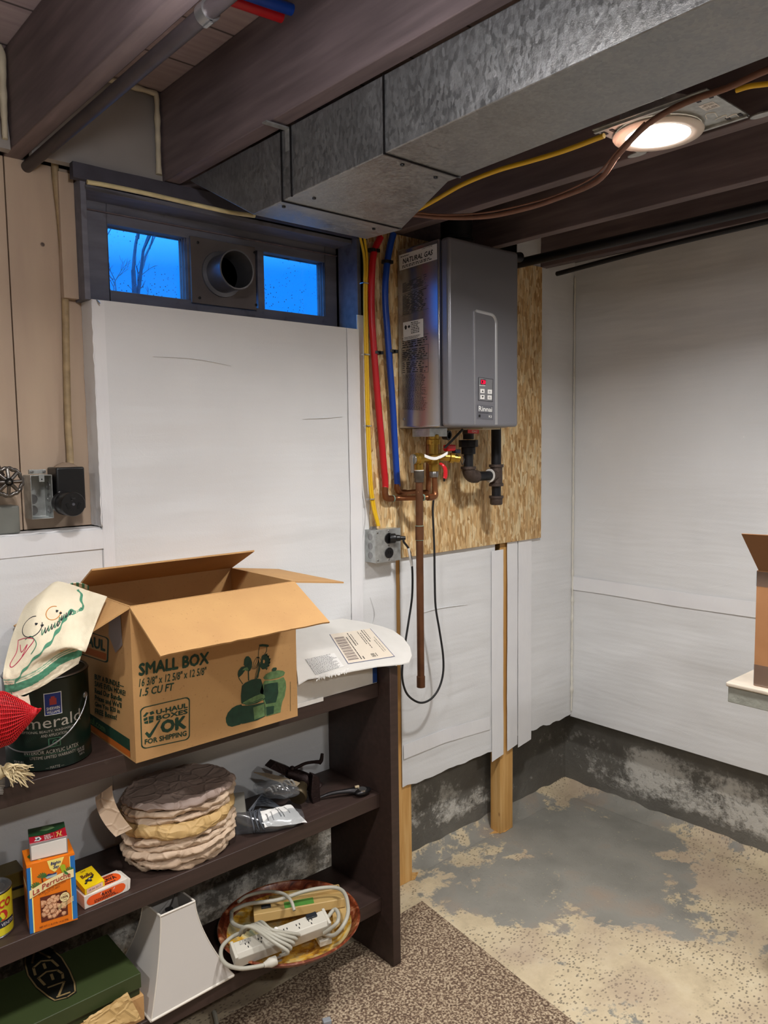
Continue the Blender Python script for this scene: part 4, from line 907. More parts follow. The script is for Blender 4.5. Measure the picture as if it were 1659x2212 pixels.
sub(lambda q: q.tube([at(832, 1052, y=PX), at(832, 1068, y=PX), at(836, 1076, y=PX), at(848, 1077, y=PX)], 0.0105, 'copper', seg=14, sub=4), 'elbow', cu1, smooth=1.2)
zz = at(848, 1077, y=PX).z; xq = at(848, 1077, y=PX).x
sub(lambda q: q.tube([(xq, PX, zz), (xq+0.03, PX-0.01, zz), (vx-0.035, VY+0.012, zz+0.003), (vx-0.012, VY, zz+0.004)], 0.0085, 'copper', seg=14, sub=3), 'pipe', cu1, smooth=1.2)
sub(lambda q: q.tube([(vx-0.03, VY, zz+0.004), (vx-0.006, VY, zz+0.004), (vx+0.004, VY, zz+0.012), (vx+0.004, VY, zz+0.03), (vx+0.002, VY, z2_-0.012)], [0.0112, 0.0112, 0.0112, 0.009, 0.009], 'copper', seg=14, sub=4), 'riser', cu1, smooth=1.2)
sub(lambda q: q.turn((vx, VY, z2_-0.020), (0, 0, 1), [(0, 0.010), (0.001, 0.013), (0.006, 0.0145), (0.018, 0.0145), (0.022, 0.012)], 'steel'), 'adapter', cu1, smooth=.7)
sub(lambda q: [q.turn(p, (1, 0, 0), [(0, 0.0088), (0.0008, 0.0112), (0.004, 0.0112), (0.0045, 0.0088)], 'verdigris') for p in ((xq-0.001, PX, zz), (vx-0.04, VY+0.014, zz+0.003))], 'solder_ring', cu1)
cu2 = thing('copper_water_pipe', at(880, 1064, y=PX), 'rear copper pipe from the blue pipe toward the heater', 'pipe')
sub(lambda q: q.tube([at(858, 1046, y=PX), at(858, 1056, y=PX), at(864, 1063, y=PX), at(876, 1064, y=PX)], 0.0105, 'copper', seg=14, sub=4), 'elbow', cu2, smooth=1.2)
a_ = at(876, 1064, y=PX)
sub(lambda q: q.tube([a_, (a_.x+0.05, PX, a_.z), (vx+0.03, PX-0.02, a_.z-0.002), (vx+0.042, PX-0.02, a_.z+0.01), (vx+0.044, PX-0.02, a_.z+0.10), (vx+0.044, PX-0.02, HZ0)], 0.0085, 'copper', seg=14, sub=4), 'pipe', cu2, smooth=1.2)
for nm, px_, py_, dx, lab in (('pipe_clamp', 803, 541, 0.016, 'black clamp holding the red pipe near its top'), ('pipe_clamp', 833, 566, 0.014, 'black clamp holding the blue pipe near its top'), ('pipe_clamp', 811, 762, 0.016, 'black clamp on the red pipe beside the heater middle'), ('pipe_clamp', 843, 759, 0.016, 'black clamp on the blue pipe beside the heater middle')):
    c_ = at(px_, py_, y=PX); q = MB(); q.turn((c_.x, c_.y, c_.z-0.004), (0, 0, 1), [(0, 0.0108), (0, 0.0135), (0.009, 0.0135), (0.009, 0.0108)], 'black_plastic'); q.box((c_.x-0.006+dx, -0.05, c_.z-0.005), (c_.x+0.006+dx, -0.019, c_.z+0.005), 'black_plastic')
    tag(q.build(nm), lab, 'clamp', 'black pipe clamps')
for i, (dx, lab) in enumerate(((0, 'left yellow cable down the strand board into the outlet box'), (5.5, 'right yellow cable down the strand board into the outlet box'))):
    run('yellow_cable', lab, [(778+dx*1.6, 512), (787+dx, 560), (787+dx*.8, 640), (789+dx*.8, 760), (792+dx*.8, 900), (797+dx*.8, 1030), (804+dx*.8, 1090), (816+dx*.5, 1136, -0.035)], 0.0042, 'yellow_cable', -0.028, cat='cable', sub_=5)
for px_, py_ in ((787, 612), (790, 766), (794, 920), (800, 1078)):
    c_ = at(px_+2, py_, y=-0.03); q = MB().box((c_.x-0.012, -0.036, c_.z-0.0016), (c_.x+0.010, -0.034, c_.z+0.0016), 'zinc_steel').box((c_.x-0.012, -0.036, c_.z-0.0016), (c_.x-0.0105, -0.018, c_.z+0.0016), 'zinc_steel').box((c_.x+0.0085, -0.036, c_.z-0.0016), (c_.x+0.010, -0.018, c_.z+0.0016), 'zinc_steel').build('cable_staple')
    tag(q, 'wire staple over the two yellow cables, %s' % {612: 'topmost', 766: 'second from the top', 920: 'third from the top', 1078: 'lowest'}[py_], 'staple', 'staples of the yellow cables')
# ================================================================== OUTLET BOX OF THE HEATER
ob = thing('outlet_box', (-1.085, 0, 1.15), 'grey metal outlet box with two black sockets, one with a plug in it', 'outlet')
BX0, BX1, BZ0, BZ1 = -1.136, -1.030, 1.153, 1.257
q = MB().box((BX0, -0.054, BZ0), (BX1, -0.001, BZ1), 'zinc_steel')
for z_ in (1.175, 1.205, 1.235):
    q.turn((BX0, -0.030, z_), (-1, 0, 0), [(0, 0.011), (0.0006, 0.011), (0.0006, 0.0098), (0.0001, 0.0098)], 'steel', seg=18)
q.box((BX0-0.02, -0.0035, BZ0+0.01), (BX0, -0.0015, BZ1+0.0), 'zinc_steel')
q.build('box', ob, bevel=0.002)
cvp = MB().box((BX0-0.001, -0.0575, BZ0-0.001), (BX1+0.001, -0.0545, BZ1+0.001), 'zinc_steel').build('cover_plate', ob, bevel=0.0012)
cxo = (BX0+BX1)/2+0.002
for zc__, k in ((1.228, 0), (1.181, 1)):
    q = MB().turn((cxo, -0.0575, zc__), (0, -1, 0), [(0, 0.0175), (0.003, 0.0170), (0.0032, 0.001)], 'black_plastic', seg=28)
    if k: q.box((cxo-0.006, -0.0612, zc__-0.002), (cxo-0.0045, -0.0606, zc__+0.006), 'dark_steel').box((cxo+0.0045, -0.0612, zc__-0.002), (cxo+0.006, -0.0606, zc__+0.006), 'dark_steel')
    q.build('socket', cvp)
for x_, z_ in ((cxo, BZ0+0.006), (cxo, BZ1-0.006), (cxo, 1.2045), (BX0+0.008, BZ0+0.008), (BX0+0.008, BZ1-0.008)): MB().turn((x_, -0.0575, z_), (0, -1, 0), [(0, 0.003), (0.0015, 0.003), (0.002, 0.001)], 'steel', seg=10).build('screw', cvp)
q = MB().turn((-1.12, -0.028, BZ1), (0, 0, 1), [(0, 0.013), (0.004, 0.013), (0.004, 0.010), (0.010, 0.010)], 'steel').build('cable_connector', ob)
pc = thing('heater_cord', (cxo, -0.07, 1.2), 'black power cord plugged into the outlet box and looping down to the heater', 'cord')
q = MB().turn((cxo, -0.061, 1.228), (1, -0.55, -0.02), [(0, 0.014), (0.004, 0.0155), (0.018, 0.0155), (0.022, 0.011), (0.034, 0.010), (0.036, 0.0075), (0.052, 0.006)], 'black_plastic', seg=14).build('plug', pc, smooth=0.6)
yy = -0.085
pts = [(cxo+0.042, -0.086, 1.227)]+[tuple(at(*p, y=yy)) for p in ((872, 1170), (882, 1184), (888, 1205), (891, 1240), (890, 1290), (883, 1340), (876, 1385), (870, 1430), (869, 1465), (877, 1495), (893, 1512), (912, 1518), (932, 1509), (948, 1487), (957, 1455), (957, 1415), (949, 1360), (941, 1310), (939, 1250), (938, 1180), (935, 1110), (936, 1085), (938, 1062))]
MB().tube(pts, 0.0036, 'dark_rubber', seg=10, sub=5).build('cord', pc, smooth=1.2)
MB().tube([Vector(pts[2])+Vector((0, -.0005, 0)), Vector(pts[3]).lerp(Vector(pts[4]), .5)+Vector((0, -.0005, 0))], 0.0042, 'label_white', sub=1).build('cord_label', pc)
o = run('sensor_cord', 'black cord running slantwise from the valve up under the heater', [(960, 968, -0.16), (980, 948, -0.18), (1000, 927, -0.2)], 0.0040, 'dark_rubber', -0.17, cat='cord', sub_=3)
# ================================================================== BOXES AND VALVE IN THE LEFT RECESS
jb_ = thing('junction_box', (-2.115, 0.06, 1.36), 'open empty grey metal junction box on the beige board', 'junction box')
def jq(px, py, y=0.005): return at(px, py, y=y)
a1, a2 = jq(65, 1027), jq(118, 1119); jx0, jx1, jz0, jz1 = a1.x, a2.x-0.001, a2.z, a1.z
q = MB(); t_ = 0.0018
q.tray((jx0, 0.005, jz0), (jx1, 0.0585, jz1), t_, 'zinc_steel', 'y')
q.build('box', jb_, bevel=0.0008)
cxj = (jx0+jx1)/2
for dz in (0.018, 0.045): MB().turn((jx0+0.018, 0.055, jz0+dz), (0, -1, 0), [(0, 0.0115), (0.0008, 0.0115), (0.0008, 0.0102), (0.0002, 0.0102)], 'steel', seg=20).build('knockout', jb_)
for dz in (0.02, 0.048, 0.076): MB().turn((jx1-t_, 0.03, jz0+dz), (-1, 0, 0), [(0, 0.0105), (0.0008, 0.0105), (0.0008, 0.0092), (0.0002, 0.0092)], 'steel', seg=20).build('knockout', jb_)
q = MB().box((cxj-0.006, 0.002, jz1-0.016), (cxj+0.006, 0.005, jz1+0.002), 'zinc_steel').turn((cxj, 0.002, jz1-0.010), (0, -1, 0), [(0, 0.0018), (0.0004, 0.0018)], 'black_iron', seg=8).build('screw_tab', jb_, bevel=0.0006)
q = MB().box((cxj-0.024, 0.012, jz1+0.003), (cxj+0.014, 0.022, jz1+0.013), 'zinc_steel').turn((cxj-0.018, 0.011, jz1+0.008), (0, -1, 0), [(0, 0.0042), (0.002, 0.0035)], 'steel', seg=10).turn((cxj+0.009, 0.011, jz1+0.008), (0, -1, 0), [(0, 0.0042), (0.002, 0.0035)], 'steel', seg=10).build('cable_clamp', jb_, bevel=0.002)
rs_ = thing('range_socket', (-2.05, 0.06, 1.37), 'black electrical housing with a large round three-slot socket', 'socket')
b0, b1 = at(121, 1010, y=-0.005), at(186, 1085, y=-0.005)
q = MB().box((b0.x, -0.005, b1.z-0.015), (b1.x, 0.0595, b0.z), 'black_plastic').build('housing', rs_, bevel=0.004, seg=3)
q = MB().grid(lambda u, v: ((b0.x+b1.x)/2+(0.030*(1-v)+0.008*v)*math.cos(2*math.pi*u), 0.027+(0.020*(1-v)+0.006*v)*math.sin(2*math.pi*u), b0.z-0.001+0.012*v**0.7), 20, 6, M('dull_beige', '#8d7a68', 0.6)).build('cable_boot', rs_, smooth=1.2)
sc_ = at(163, 1089, y=-0.075)
q = MB().turn((sc_.x-0.005, -0.004, sc_.z+0.000), (0.0, -1, 0.0), [(0, 0.026), (0.012, 0.0265), (0.014, 0.0285), (0.022, 0.0285), (0.024, 0.0265), (0.045, 0.0265), (0.047, 0.0283), (0.070, 0.0283), (0.072, 0.027)], 'black_plastic', seg=36)
ce = Vector((sc_.x-0.005, -0.0765, sc_.z))
for (dx, dz, w_, h_) in ((0, 0.013, 0.010, 0.004),): q.box((ce.x-w_/2, ce.y-0.0006, ce.z+dz-h_/2), (ce.x+w_/2, ce.y+0.004, ce.z+dz+h_/2), 'dark_rubber').box((ce.x-w_/2, ce.y-0.0006, ce.z+dz-h_/2-0.004), (ce.x-w_/2+0.003, ce.y+0.004, ce.z+dz), 'dark_rubber')
for sg in (-1, 1):
    c_ = ce+Vector((sg*0.0125, 0, -0.0035)); u_ = Vector((sg*0.4, 0, 0.9)).normalized()*0.007; n_ = Vector((0.9, 0, -sg*0.4)).normalized()*0.0026
    q.obox(c_, u_, (0, 0.001, 0), n_, M('slot_black', '#000000', 0.9))
q.turn(ce, (0, -1, 0), [(0, 0.0035), (0.0007, 0.0035), (0.0007, 0.0025), (0.0001, 0.002)], M('slot_rim', '#4a4a50', 0.4), seg=14)
q.build('round_socket', rs_, smooth=0.7)
MB().tube([(b0.x+0.004, -0.006, ce.z+0.026), (b0.x+0.01, -0.012, ce.z+0.020), (b0.x+0.016, -0.012, ce.z+0.020)], 0.0035, 'steel', seg=8).build('side_screw', rs_, smooth=1)
run('cream_cable', 'old painted cable running down the beige board into the black socket', [(117, 340, 0.05), (122, 400, 0.052), (130, 470, 0.052), (137, 560, 0.052), (141, 650, 0.052), (143, 760, 0.052), (145, 850, 0.052), (147, 920, 0.05), (151, 975, 0.045), (152, 1004, 0.03)], 0.0085, M('old_cable', '#a08a68', 0.6, var=0.25, vs=35), 0.05, cat='cable', sub_=5)
gb = MB(); g0, g1 = at(-25, 1096, y=0.0), at(46, 1152, y=0.0)
o = gb.box((g0.x, 0.003, g1.z), (g1.x, 0.058, g0.z), M('grey_box', '#6c6e68', 0.5, var=0.08)).build('meter_box', bevel=0.004, seg=3); tag(o, 'plain grey box below the round valve handle at the left edge', 'box')
hv = thing('hose_valve', at(16, 1042, y=-0.02), 'valve with a pierced round iron handle at the left edge', 'valve')
hc_ = at(17, 1041, y=-0.03); q = MB(); R0 = 0.030; n = 8
hm = M('handle_iron', '#6e6a66', 0.3, 0.9, var=0.3, vs=80)
for i in range(n):
    a0 = 2*math.pi*i/n; a1_ = 2*math.pi*(i+1)/n; am = (a0+a1_)/2
    P3 = lambda a, r, d=0: Vector((hc_.x+r*math.cos(a), hc_.y+d, hc_.z+r*math.sin(a)))
    q.tube([P3(a0, R0), P3((a0+am)/2, R0+0.0012), P3(am, R0-0.001), P3((am+a1_)/2, R0+0.0012), P3(a1_, R0)], 0.0045, hm, seg=8, sub=3)
    q.tube([P3(a0, 0.008, -0.006), P3(a0, 0.016, -0.004), P3(a0, R0, 0)], 0.0042, hm, seg=8, sub=3)
q.turn((hc_.x, hc_.y-0.002, hc_.z), (0, -1, 0), [(0, 0.010), (0.004, 0.010), (0.008, 0.0045), (0.011, 0.0045), (0.013, 0.002)], hm, seg=14)
q.build('hand_wheel', hv, smooth=1)
q = MB().tube([(hc_.x, 0.062, hc_.z), (hc_.x, 0.0, hc_.z), (hc_.x, -0.028, hc_.z)], [0.013, 0.012, 0.006], 'malleable_iron', seg=14).tube([(hc_.x-0.01, 0.0, hc_.z+0.01), (hc_.x-0.022, 0.01, hc_.z+0.05), (hc_.x-0.03, 0.012, hc_.z+0.12)], 0.014, 'malleable_iron', seg=14).build('valve_body', hv, smooth=1)
# hook holding the sheet corner
o = MB().tube([at(208, 648, y=-0.004), at(212, 651, y=-0.018), at(216, 656, y=-0.02)], 0.0018, 'steel', seg=8).build('nail'); tag(o, 'bright bent nail at the top left corner of the window sheet', 'nail')
# ================================================================== BOOKCASE
SX0, SX1 = -2.62, -1.302; ZT, ZM, ZL = 0.847, 0.518, 0.200
bc = thing('bookcase', (-1.95, -0.15, 0), 'dark brown open-backed bookcase with three shelves against the white wall', 'bookcase')
MB().box((SX1, -0.302, 0.0085), (SX1+0.030, -0.012, 0.900), 'dark_laminate').build('side_panel', bc, bevel=0.0015)
MB().box((SX0-0.03, -0.302, 0.0085), (SX0, -0.012, 0.900), 'dark_laminate').build('side_panel', bc, bevel=0.0015)
for z in (ZT, ZM, ZL): MB().box((SX0, -0.252, z-0.042), (SX1, -0.014, z), 'dark_laminate').build('shelf', bc, bevel=0.0015)
E_ = 0.0006
# ================================================================== SHIPPING CARTON
UX0, UX1, UY0, UY1, UZ0, UZ1 = -2.056, -1.630, -0.318, -0.014, ZT, 1.192
bx = thing('cardboard_box', ((UX0+UX1)/2, (UY0+UY1)/2, UZ0), 'open brown cardboard moving box with green printing, on top of the bookcase', 'box')
q = MB(); T_ = 0.004
q.tray((UX0, UY0, UZ0), (UX1, UY1, UZ1), T_, 'cardboard')
# printing of the front, drawn where the photo shows it
def FQ(*a): return qpx(*a, lift=(0, -E_, 0), y=UY0)
q.text('SMALL BOX', FQ((299, 1461), (451, 1434), (452, 1407), (299, 1433)), 'ink_green', bold=0.05)
q.text('16 3/8" x 12 5/8" x 12 5/8"', FQ((300, 1484), (446, 1457), (446, 1440), (300, 1466)), 'ink_green', bold=0.02, shear=0.15)
q.text('1.5 CU FT', FQ((301, 1505), (376, 1491), (376, 1474), (301, 1488)), 'ink_green', bold=0.03, shear=0.2)
def rrect(fn, m_, w, r=0.13, asp=1.0, e=0):
    pts = []
    for cx_, cy_, a0 in ((1-r, 1-r*asp, 0), (r, 1-r*asp, 90), (r, r*asp, 180), (1-r, r*asp, 270)):
        for k in range(6): a = math.radians(a0+18*k); pts.append((cx_+r*math.cos(a), cy_+r*asp*math.sin(a)))
    n_ = len(pts)
    for i in range(n_):
        (x, y), (x2, y2) = pts[i], pts[(i+1) % n_]; k = lambda a: a+(0.5-a)*w
        q.poly([fn(x, y), fn(x2, y2), fn(k(x2), k(y2)), fn(k(x), k(y))], m_)
    return pts
G = FQ((305, 1619), (410, 1597), (410, 1504), (302, 1529)); rrect(G, 'ink_green', 0.045, 0.1)
q.text('U-HAUL', subq(G, .31, .745, .955, .865), 'ink_green', bold=0.05); q.text('BOXES', subq(G, .31, .61, .955, .725), 'ink_green', bold=0.05)
q.text('OK', subq(G, .39, .27, .93, .585), 'ink_green', bold=0.07); q.text('FOR SHIPPING', subq(G, .07, .10, .93, .225), 'ink_green', bold=0.04)
for pl in ([(.08, .36), (.12, .40), (.17, .33), (.36, .60), (.40, .60), (.19, .24), (.15, .24)],
           [(.05, .78), (.12, .86), (.17, .84), (.10, .76)], [(.18, .84), (.25, .86), (.28, .79), (.20, .77)], [(.06, .72), (.14, .75), (.14, .68), (.07, .66)], [(.16, .75), (.26, .74), (.26, .65), (.16, .67)],
           [(.07, .64), (.15, .66), (.15, .58), (.08, .60)], [(.165, .66), (.25, .64), (.25, .60), (.165, .58)]): q.poly([G(*p) for p in pl], 'ink_green')
# crockery drawing
def fp(px, py, k=0): p = at(px, py, y=UY0); return (p.x, UY0-E_-0.0002*k, p.z)
def crop(pts): return [(440+a*210/1659, 1370+b*230/1817) for a, b in pts]
def shape(pts, m_, k=0): q.poly([fp(x, y, k) for x, y in crop(pts)], m_)
def stroke(pts, w, m_, k=0):
    P_ = crop(pts)
    for (a, b), (c, d_) in zip(P_, P_[1:]):
        L_ = math.hypot(c-a, d_-b) or 1; nx, ny = -(d_-b)/L_*w/2, (c-a)/L_*w/2
        q.poly([fp(a+nx, b+ny, k), fp(c+nx, d_+ny, k), fp(c-nx, d_-ny, k), fp(a-nx, b-ny, k)], m_)
shape([(380, 1500), (375, 1430), (410, 1340), (480, 1260), (560, 1215), (640, 1195), (700, 1300), (720, 1450), (620, 1540), (480, 1580), (410, 1560)], 'ink_green')
shape([(640, 1180), (632, 1050), (650, 880), (700, 830), (800, 780), (900, 755), (975, 765), (1000, 850), (1020, 960), (1040, 1100), (900, 1180), (760, 1210)], 'ink_green', 1)
shape([(960, 980), (990, 880), (1040, 790), (1140, 790), (1260, 770), (1360, 730), (1395, 800), (1405, 900), (1380, 1060), (1340, 1150), (1320, 1240), (1310, 1330), (1070, 1400), (1050, 1380), (1050, 1200), (1000, 1100)], 'ink_green_pale', 1)
shape([(1030, 860), (1150, 830), (1260, 820), (1270, 1000), (1230, 1160), (1060, 1190), (1010, 1020)], 'ink_green', 2)
shape([(1060, 1240), (1200, 1220), (1190, 1350), (1070, 1390)], 'ink_green', 2)
shape([(1012, 745), (1060, 680), (1150, 635), (1260, 612), (1350, 622), (1385, 650), (1365, 700), (1280, 740), (1150, 770), (1040, 775)], 'ink_green_pale', 2)
shape([(1155, 600), (1185, 568), (1235, 565), (1245, 590), (1225, 625), (1170, 632)], 'ink_green', 3)
shape([(640, 1530), (650, 1220), (760, 1215), (900, 1190), (1030, 1160), (1050, 1250), (1045, 1400), (900, 1470), (700, 1520)], 'ink_green', 2)
shape([(840, 1250), (1030, 1180), (1040, 1390), (860, 1460)], 'ink_green_pale', 3)
shape([(660, 1170), (760, 1110), (880, 1050), (970, 1015), (1030, 1030), (1045, 1075), (1000, 1120), (860, 1180), (720, 1210)], 'ink_green_pale', 3)
stroke([(680, 1180), (820, 1165), (1010, 1090)], 1.2, 'ink_green', 4); stroke([(700, 1200), (840, 1180), (1030, 1110)], 1.0, 'ink_green', 4)
shape([(680, 520), (690, 430), (720, 380), (760, 372), (800, 410), (825, 480), (820, 560), (790, 620), (760, 640), (720, 570)], 'ink_green', 1)
shape([(590, 745), (578, 680), (590, 620), (640, 560), (690, 545), (730, 560), (700, 620), (660, 680)], 'ink_green', 2)
shape([(650, 615), (690, 575), (740, 560), (765, 600), (740, 630), (690, 610)], 'ink_green_pale', 3)
stroke([(595, 745), (665, 850)], 1.5, 'ink_green', 1); stroke([(760, 630), (765, 790)], 2.4, 'ink_green', 1)
for dx in (0, 40, 80, 120): stroke([(820+dx*.4, 600), (860+dx, 460), (905+dx*.3, 385), (935, 420), (900+dx*.5, 600), (870+dx*.3, 760)], 0.9, 'ink_green', 1)
stroke([(928, 400), (935, 300), (950, 210)], 1.2, 'ink_green', 1); stroke([(1030, 360), (1070, 290), (1080, 205)], 1.2, 'ink_green', 1)
shape([(940, 180), (1000, 170), (1090, 178), (1110, 195), (1100, 215), (1000, 208), (950, 212)], 'ink_green', 2)
shape([(985, 380), (1010, 350), (1080, 345), (1110, 390), (1130, 440), (1120, 500), (1090, 560), (1050, 590), (1000, 600), (960, 560), (930, 740), (900, 750), (940, 540), (975, 470)], 'ink_green', 2)
shape([(1010, 440), (1030, 432), (1042, 460), (1030, 495), (1008, 490)], 'cardboard', 3)
for a_, b_ in ((1080, 340), (1115, 372), (1138, 420), (1135, 480), (1120, 530), (1085, 585)): shape([(a_-35, b_), (a_+8, b_-12), (a_-15, b_+28)], 'ink_green', 2)
scribble(q, FQ((626.5, 1536), (628, 1536), (628, 1472), (626.5, 1472)), 'ink_green', 26, 3, dens=2)
# printing of the left side
def LQ(*a): return qpx(*a, lift=(-E_, 0, 0), x=UX0)
G2 = LQ((150, 1405), (234, 1433), (236, 1378), (148, 1350)); rrect(G2, 'ink_green', 0.07, 0.08, 1.3)
q.text('U-HAUL', subq(G2, .08, .42, .93, .86), 'ink_green', bold=0.05); patch(q, subq(G2, .05, .10, .95, .36), 'ink_orange')
lines = ['BUY A BUNDLE\u2014', 'SAVE EVEN MORE!', 'Read Our Bundle', 'Prices and We\'ll', 'Give You $20 in', 'FREE Boxes!']
ends = [1.0, 1.05, .93, .92, .86, .76]
G3 = LQ((206, 1545), (269, 1564), (268, 1476), (205, 1455))
for i, s_ in enumerate(lines): q.text(s_, subq(G3, 0.0, 1-(i+1)*0.165+0.03, ends[i], 1-i*0.165), 'ink_green', bold=0.035)
def hb(z0, z1, m_, y0=UY0+0.028): q.poly([(UX0-E_, y0, z0), (UX0-E_, UY1, z0), (UX0-E_, UY1, z1), (UX0-E_, y0, z1)], m_)
hb(0.866, 0.893, 'ink_green'); hb(0.851, 0.866, 'ink_orange')
q.text('uhaul.com', quad((UX0-2*E_, UY1-0.01, 0.870), (UX0-2*E_, -0.155, 0.870), (UX0-2*E_, -0.155, 0.888), (UX0-2*E_, UY1-0.01, 0.888)), 'ink_green_pale', bold=0.02)
q.build('carton_body', bx)
def flap(label, a, b, d_, inset=0.0, curl=0.0, jag=0.0):
    """a flap hinged along a-b, reaching out by d_"""
    a, b, d_ = Vector(a), Vector(b), Vector(d_); n_ = (b-a).cross(d_).normalized(); m_ = MB(); N = 24
    ra = [];
    for i in range(N+1):
        u = i/N; e = jag*(0.5+0.5*noise.noise((u*30, 3, a.x*9))) if 0 < i < N else 0
        ra.append((a.lerp(b, u), a.lerp(b, inset+u*(1-2*inset)).lerp(b, 0)+d_*(1-e)+n_*curl*math.sin(u*math.pi)))
    m_.prism([p[0] for p in ra]+[p[1] for p in reversed(ra)], n_*0.004, 'cardboard')
    return m_.build('flap', bx, smooth=0.9)
z_ = UZ1
flap('', (UX0, UY0+0.002, z_), (UX1, UY0+0.002, z_), (0.0, -0.143, -0.080), jag=0.02)
flap('', (UX0+0.002, UY1, z_), (UX0+0.002, UY0, z_), (-0.150, 0.0, -0.068), jag=0.02)
flap('', (UX1-0.002, UY0, z_), (UX1-0.002, UY1, z_), (0.158, 0, -0.022), jag=0.01)
flap('', (UX1, UY1-0.004, z_), (UX0, UY1-0.004, z_), (-0.02, -0.150, 0.062), jag=0.01)
# packing tape on the side near the front corner
q = MB(); q.poly([(UX0-0.0012, -0.275, 1.10), (UX0-0.0012, -0.235, 1.075), (UX0-0.0012, -0.20, 1.11), (UX0-0.0012, -0.21, 1.165), (UX0-0.0012, -0.27, 1.17)], M('dull_tape', '#8a7f7c', 0.35)); q.build('packing_tape', bx)
# ================================================================== PAINT CAN
CR = 0.0875; cc = Vector((-2.180, -0.146, ZT+0.0005)); CH = 0.197
pcn = thing('paint_can', cc, 'dark green metal paint can with silver lettering beside the moving box', 'can')
M('can_green', '#0c1f18', 0.3, 0.2)
q = MB().turn(cc, (0, 0, 1), [(0, CR-0.002), (0.003, CR+0.001), (0.006, CR), (CH-0.006, CR), (CH-0.003, CR+0.0015), (CH, CR-0.001)], 'can_green', seg=72)
ph0 = math.atan2(CAM.y-cc.y, CAM.x-cc.x)
def canf(px0, px1, z0, z1, d=0.0006, tilt=0.0):
    """surface patch of the can between two angles (degrees from the viewer's side) and two heights"""
    def fn(u, v):
        a = ph0+math.radians(px0+(px1-px0)*u); r = CR+d; return (cc.x+r*math.cos(a), cc.y+r*math.sin(a), cc.z+z0+(z1-z0)*v)
    return fn
def cpatch(fn, m_, n_=10): patch(q, fn, m_, n_)
cpatch(canf(-4, 19, .120, .168), 'ink_white'); cpatch(canf(-3, 18, .1215, .1665, .0009), M('label_blue', '#0f2a7a', 0.4))
q.text('SHERWIN', canf(-1, 16, .131, .138, .0012), 'ink_white', bold=.02); q.text('WILLIAMS', canf(-1, 16, .1235, .1295, .0012), 'ink_white', bold=.02)
cpatch(canf(3, 12, .142, .156, .0012), M('paint_red', '#a5322c', 0.5), 4); cpatch(canf(5, 10, .156, .160, .0012), 'paint_red', 2)
q.text('emerald', canf(-42, 47, .093, .118), M('foil_letters', '#b9b4ac', 0.35, 0.5), bold=-.012)
q.text('EXCEPTIONAL BEAUTY, WASHABILITY', canf(-44, 38, .0825, .0885), 'foil_letters'); q.text('AND APPLICATION', canf(-10, 24, .074, .080), 'foil_letters')
G4 = canf(-1, 15, .051, .070)
for a in ((0, 0, 1, .08), (0, .92, 1, 1), (0, .08, .08, .92), (.92, .08, 1, .92)): cpatch(subq(G4, *a), M('dull_green', '#3c6b52', 0.4), 4)
q.text('G', subq(G4, .3, .2, .7, .8), 'dull_green', bold=.02)
q.text('INTERIOR ACRYLIC LATEX', canf(-34, 41, .0375, .0455), 'foil_letters'); cpatch(canf(-34, 42, .0355, .0362), 'dull_green'); q.text('LIFETIME LIMITED WARRANTY', canf(-26, 36, .0270, .0335), 'foil_letters')
for i, s_ in enumerate(('K36 W 451', '6509-31124', 'EXTRA WHITE')): q.text(s_, canf(-52, -36+i*3.4, .0185-.0068*i, .0235-.0068*i), 'foil_letters', bold=.015)
q.text('\u2014 MATTE \u2014', canf(-6, 18, .0045, .0098), 'foil_letters')
for i, s_ in enumerate(('122 FL OZ', '(0.95 US GAL)', '3.61 L')): q.text(s_, canf(38+i*2, 52, .027-.0062*i, .032-.0062*i), 'foil_letters', bold=.01)
for k in range(7):
    r0 = 0.012+0.004*k; pts = []
    for j in range(12):
        a = math.radians(150+8*j); f_ = canf(0, 1, 0, 1, .0006); pts.append(canf(0, 0, 0, 0, .0007)(0, 0) if False else (-10+math.degrees(r0*math.cos(a)/CR), .080+r0*math.sin(a)*-1))
    for (d0, h0), (d1, h1) in zip(pts, pts[1:]):
        q.poly([canf(d0, d0, h0, h0, .0007)(0, 0), canf(d1, d1, h1, h1, .0007)(0, 0), canf(d1, d1, h1+.0005, h1+.0005, .0007)(0, 0), canf(d0, d0, h0+.0005, h0+.0005, .0007)(0, 0)], 'dull_green')
q.build('can_body', pcn, smooth=0.8)
q = MB().turn(cc+Vector((0, 0, CH-0.001)), (0, 0, 1), [(0, CR), (0.002, CR-0.001), (0.002, CR-0.006), (-0.006, CR-0.008), (-0.006, CR-0.014), (-0.001, CR-0.016), (-0.001, 0.001)], 'steel', seg=60, cap=False).build('lid', pcn)
pts = []
ua = ph0+math.radians(62); ub = ph0-math.radians(118)
ea = cc+Vector((math.cos(ua)*(CR+0.004), math.sin(ua)*(CR+0.004), 0.140)); eb = cc+Vector((math.cos(ub)*(CR+0.004), math.sin(ub)*(CR+0.004), 0.140))
N = 26
for i in range(N+1):
    t_ = i/N; a = ua+(ub-ua)*t_; s_ = math.sin(t_*math.pi)
    pts.append((cc.x+(CR+0.004+0.006*s_)*math.cos(a), cc.y+(CR+0.004+0.006*s_)*math.sin(a), cc.z+0.140-0.092*s_**0.8))
MB().tube(pts, 0.0017, 'steel', seg=8, sub=2).build('bail_handle', pcn, smooth=1)
for e in (ea, eb):
    n_ = Vector((e.x-cc.x, e.y-cc.y, 0)).normalized(); MB().turn(e-n_*0.005, n_, [(0, 0.008), (0.003, 0.007), (0.006, 0.003)], 'steel', seg=14).build('handle_ear', pcn)
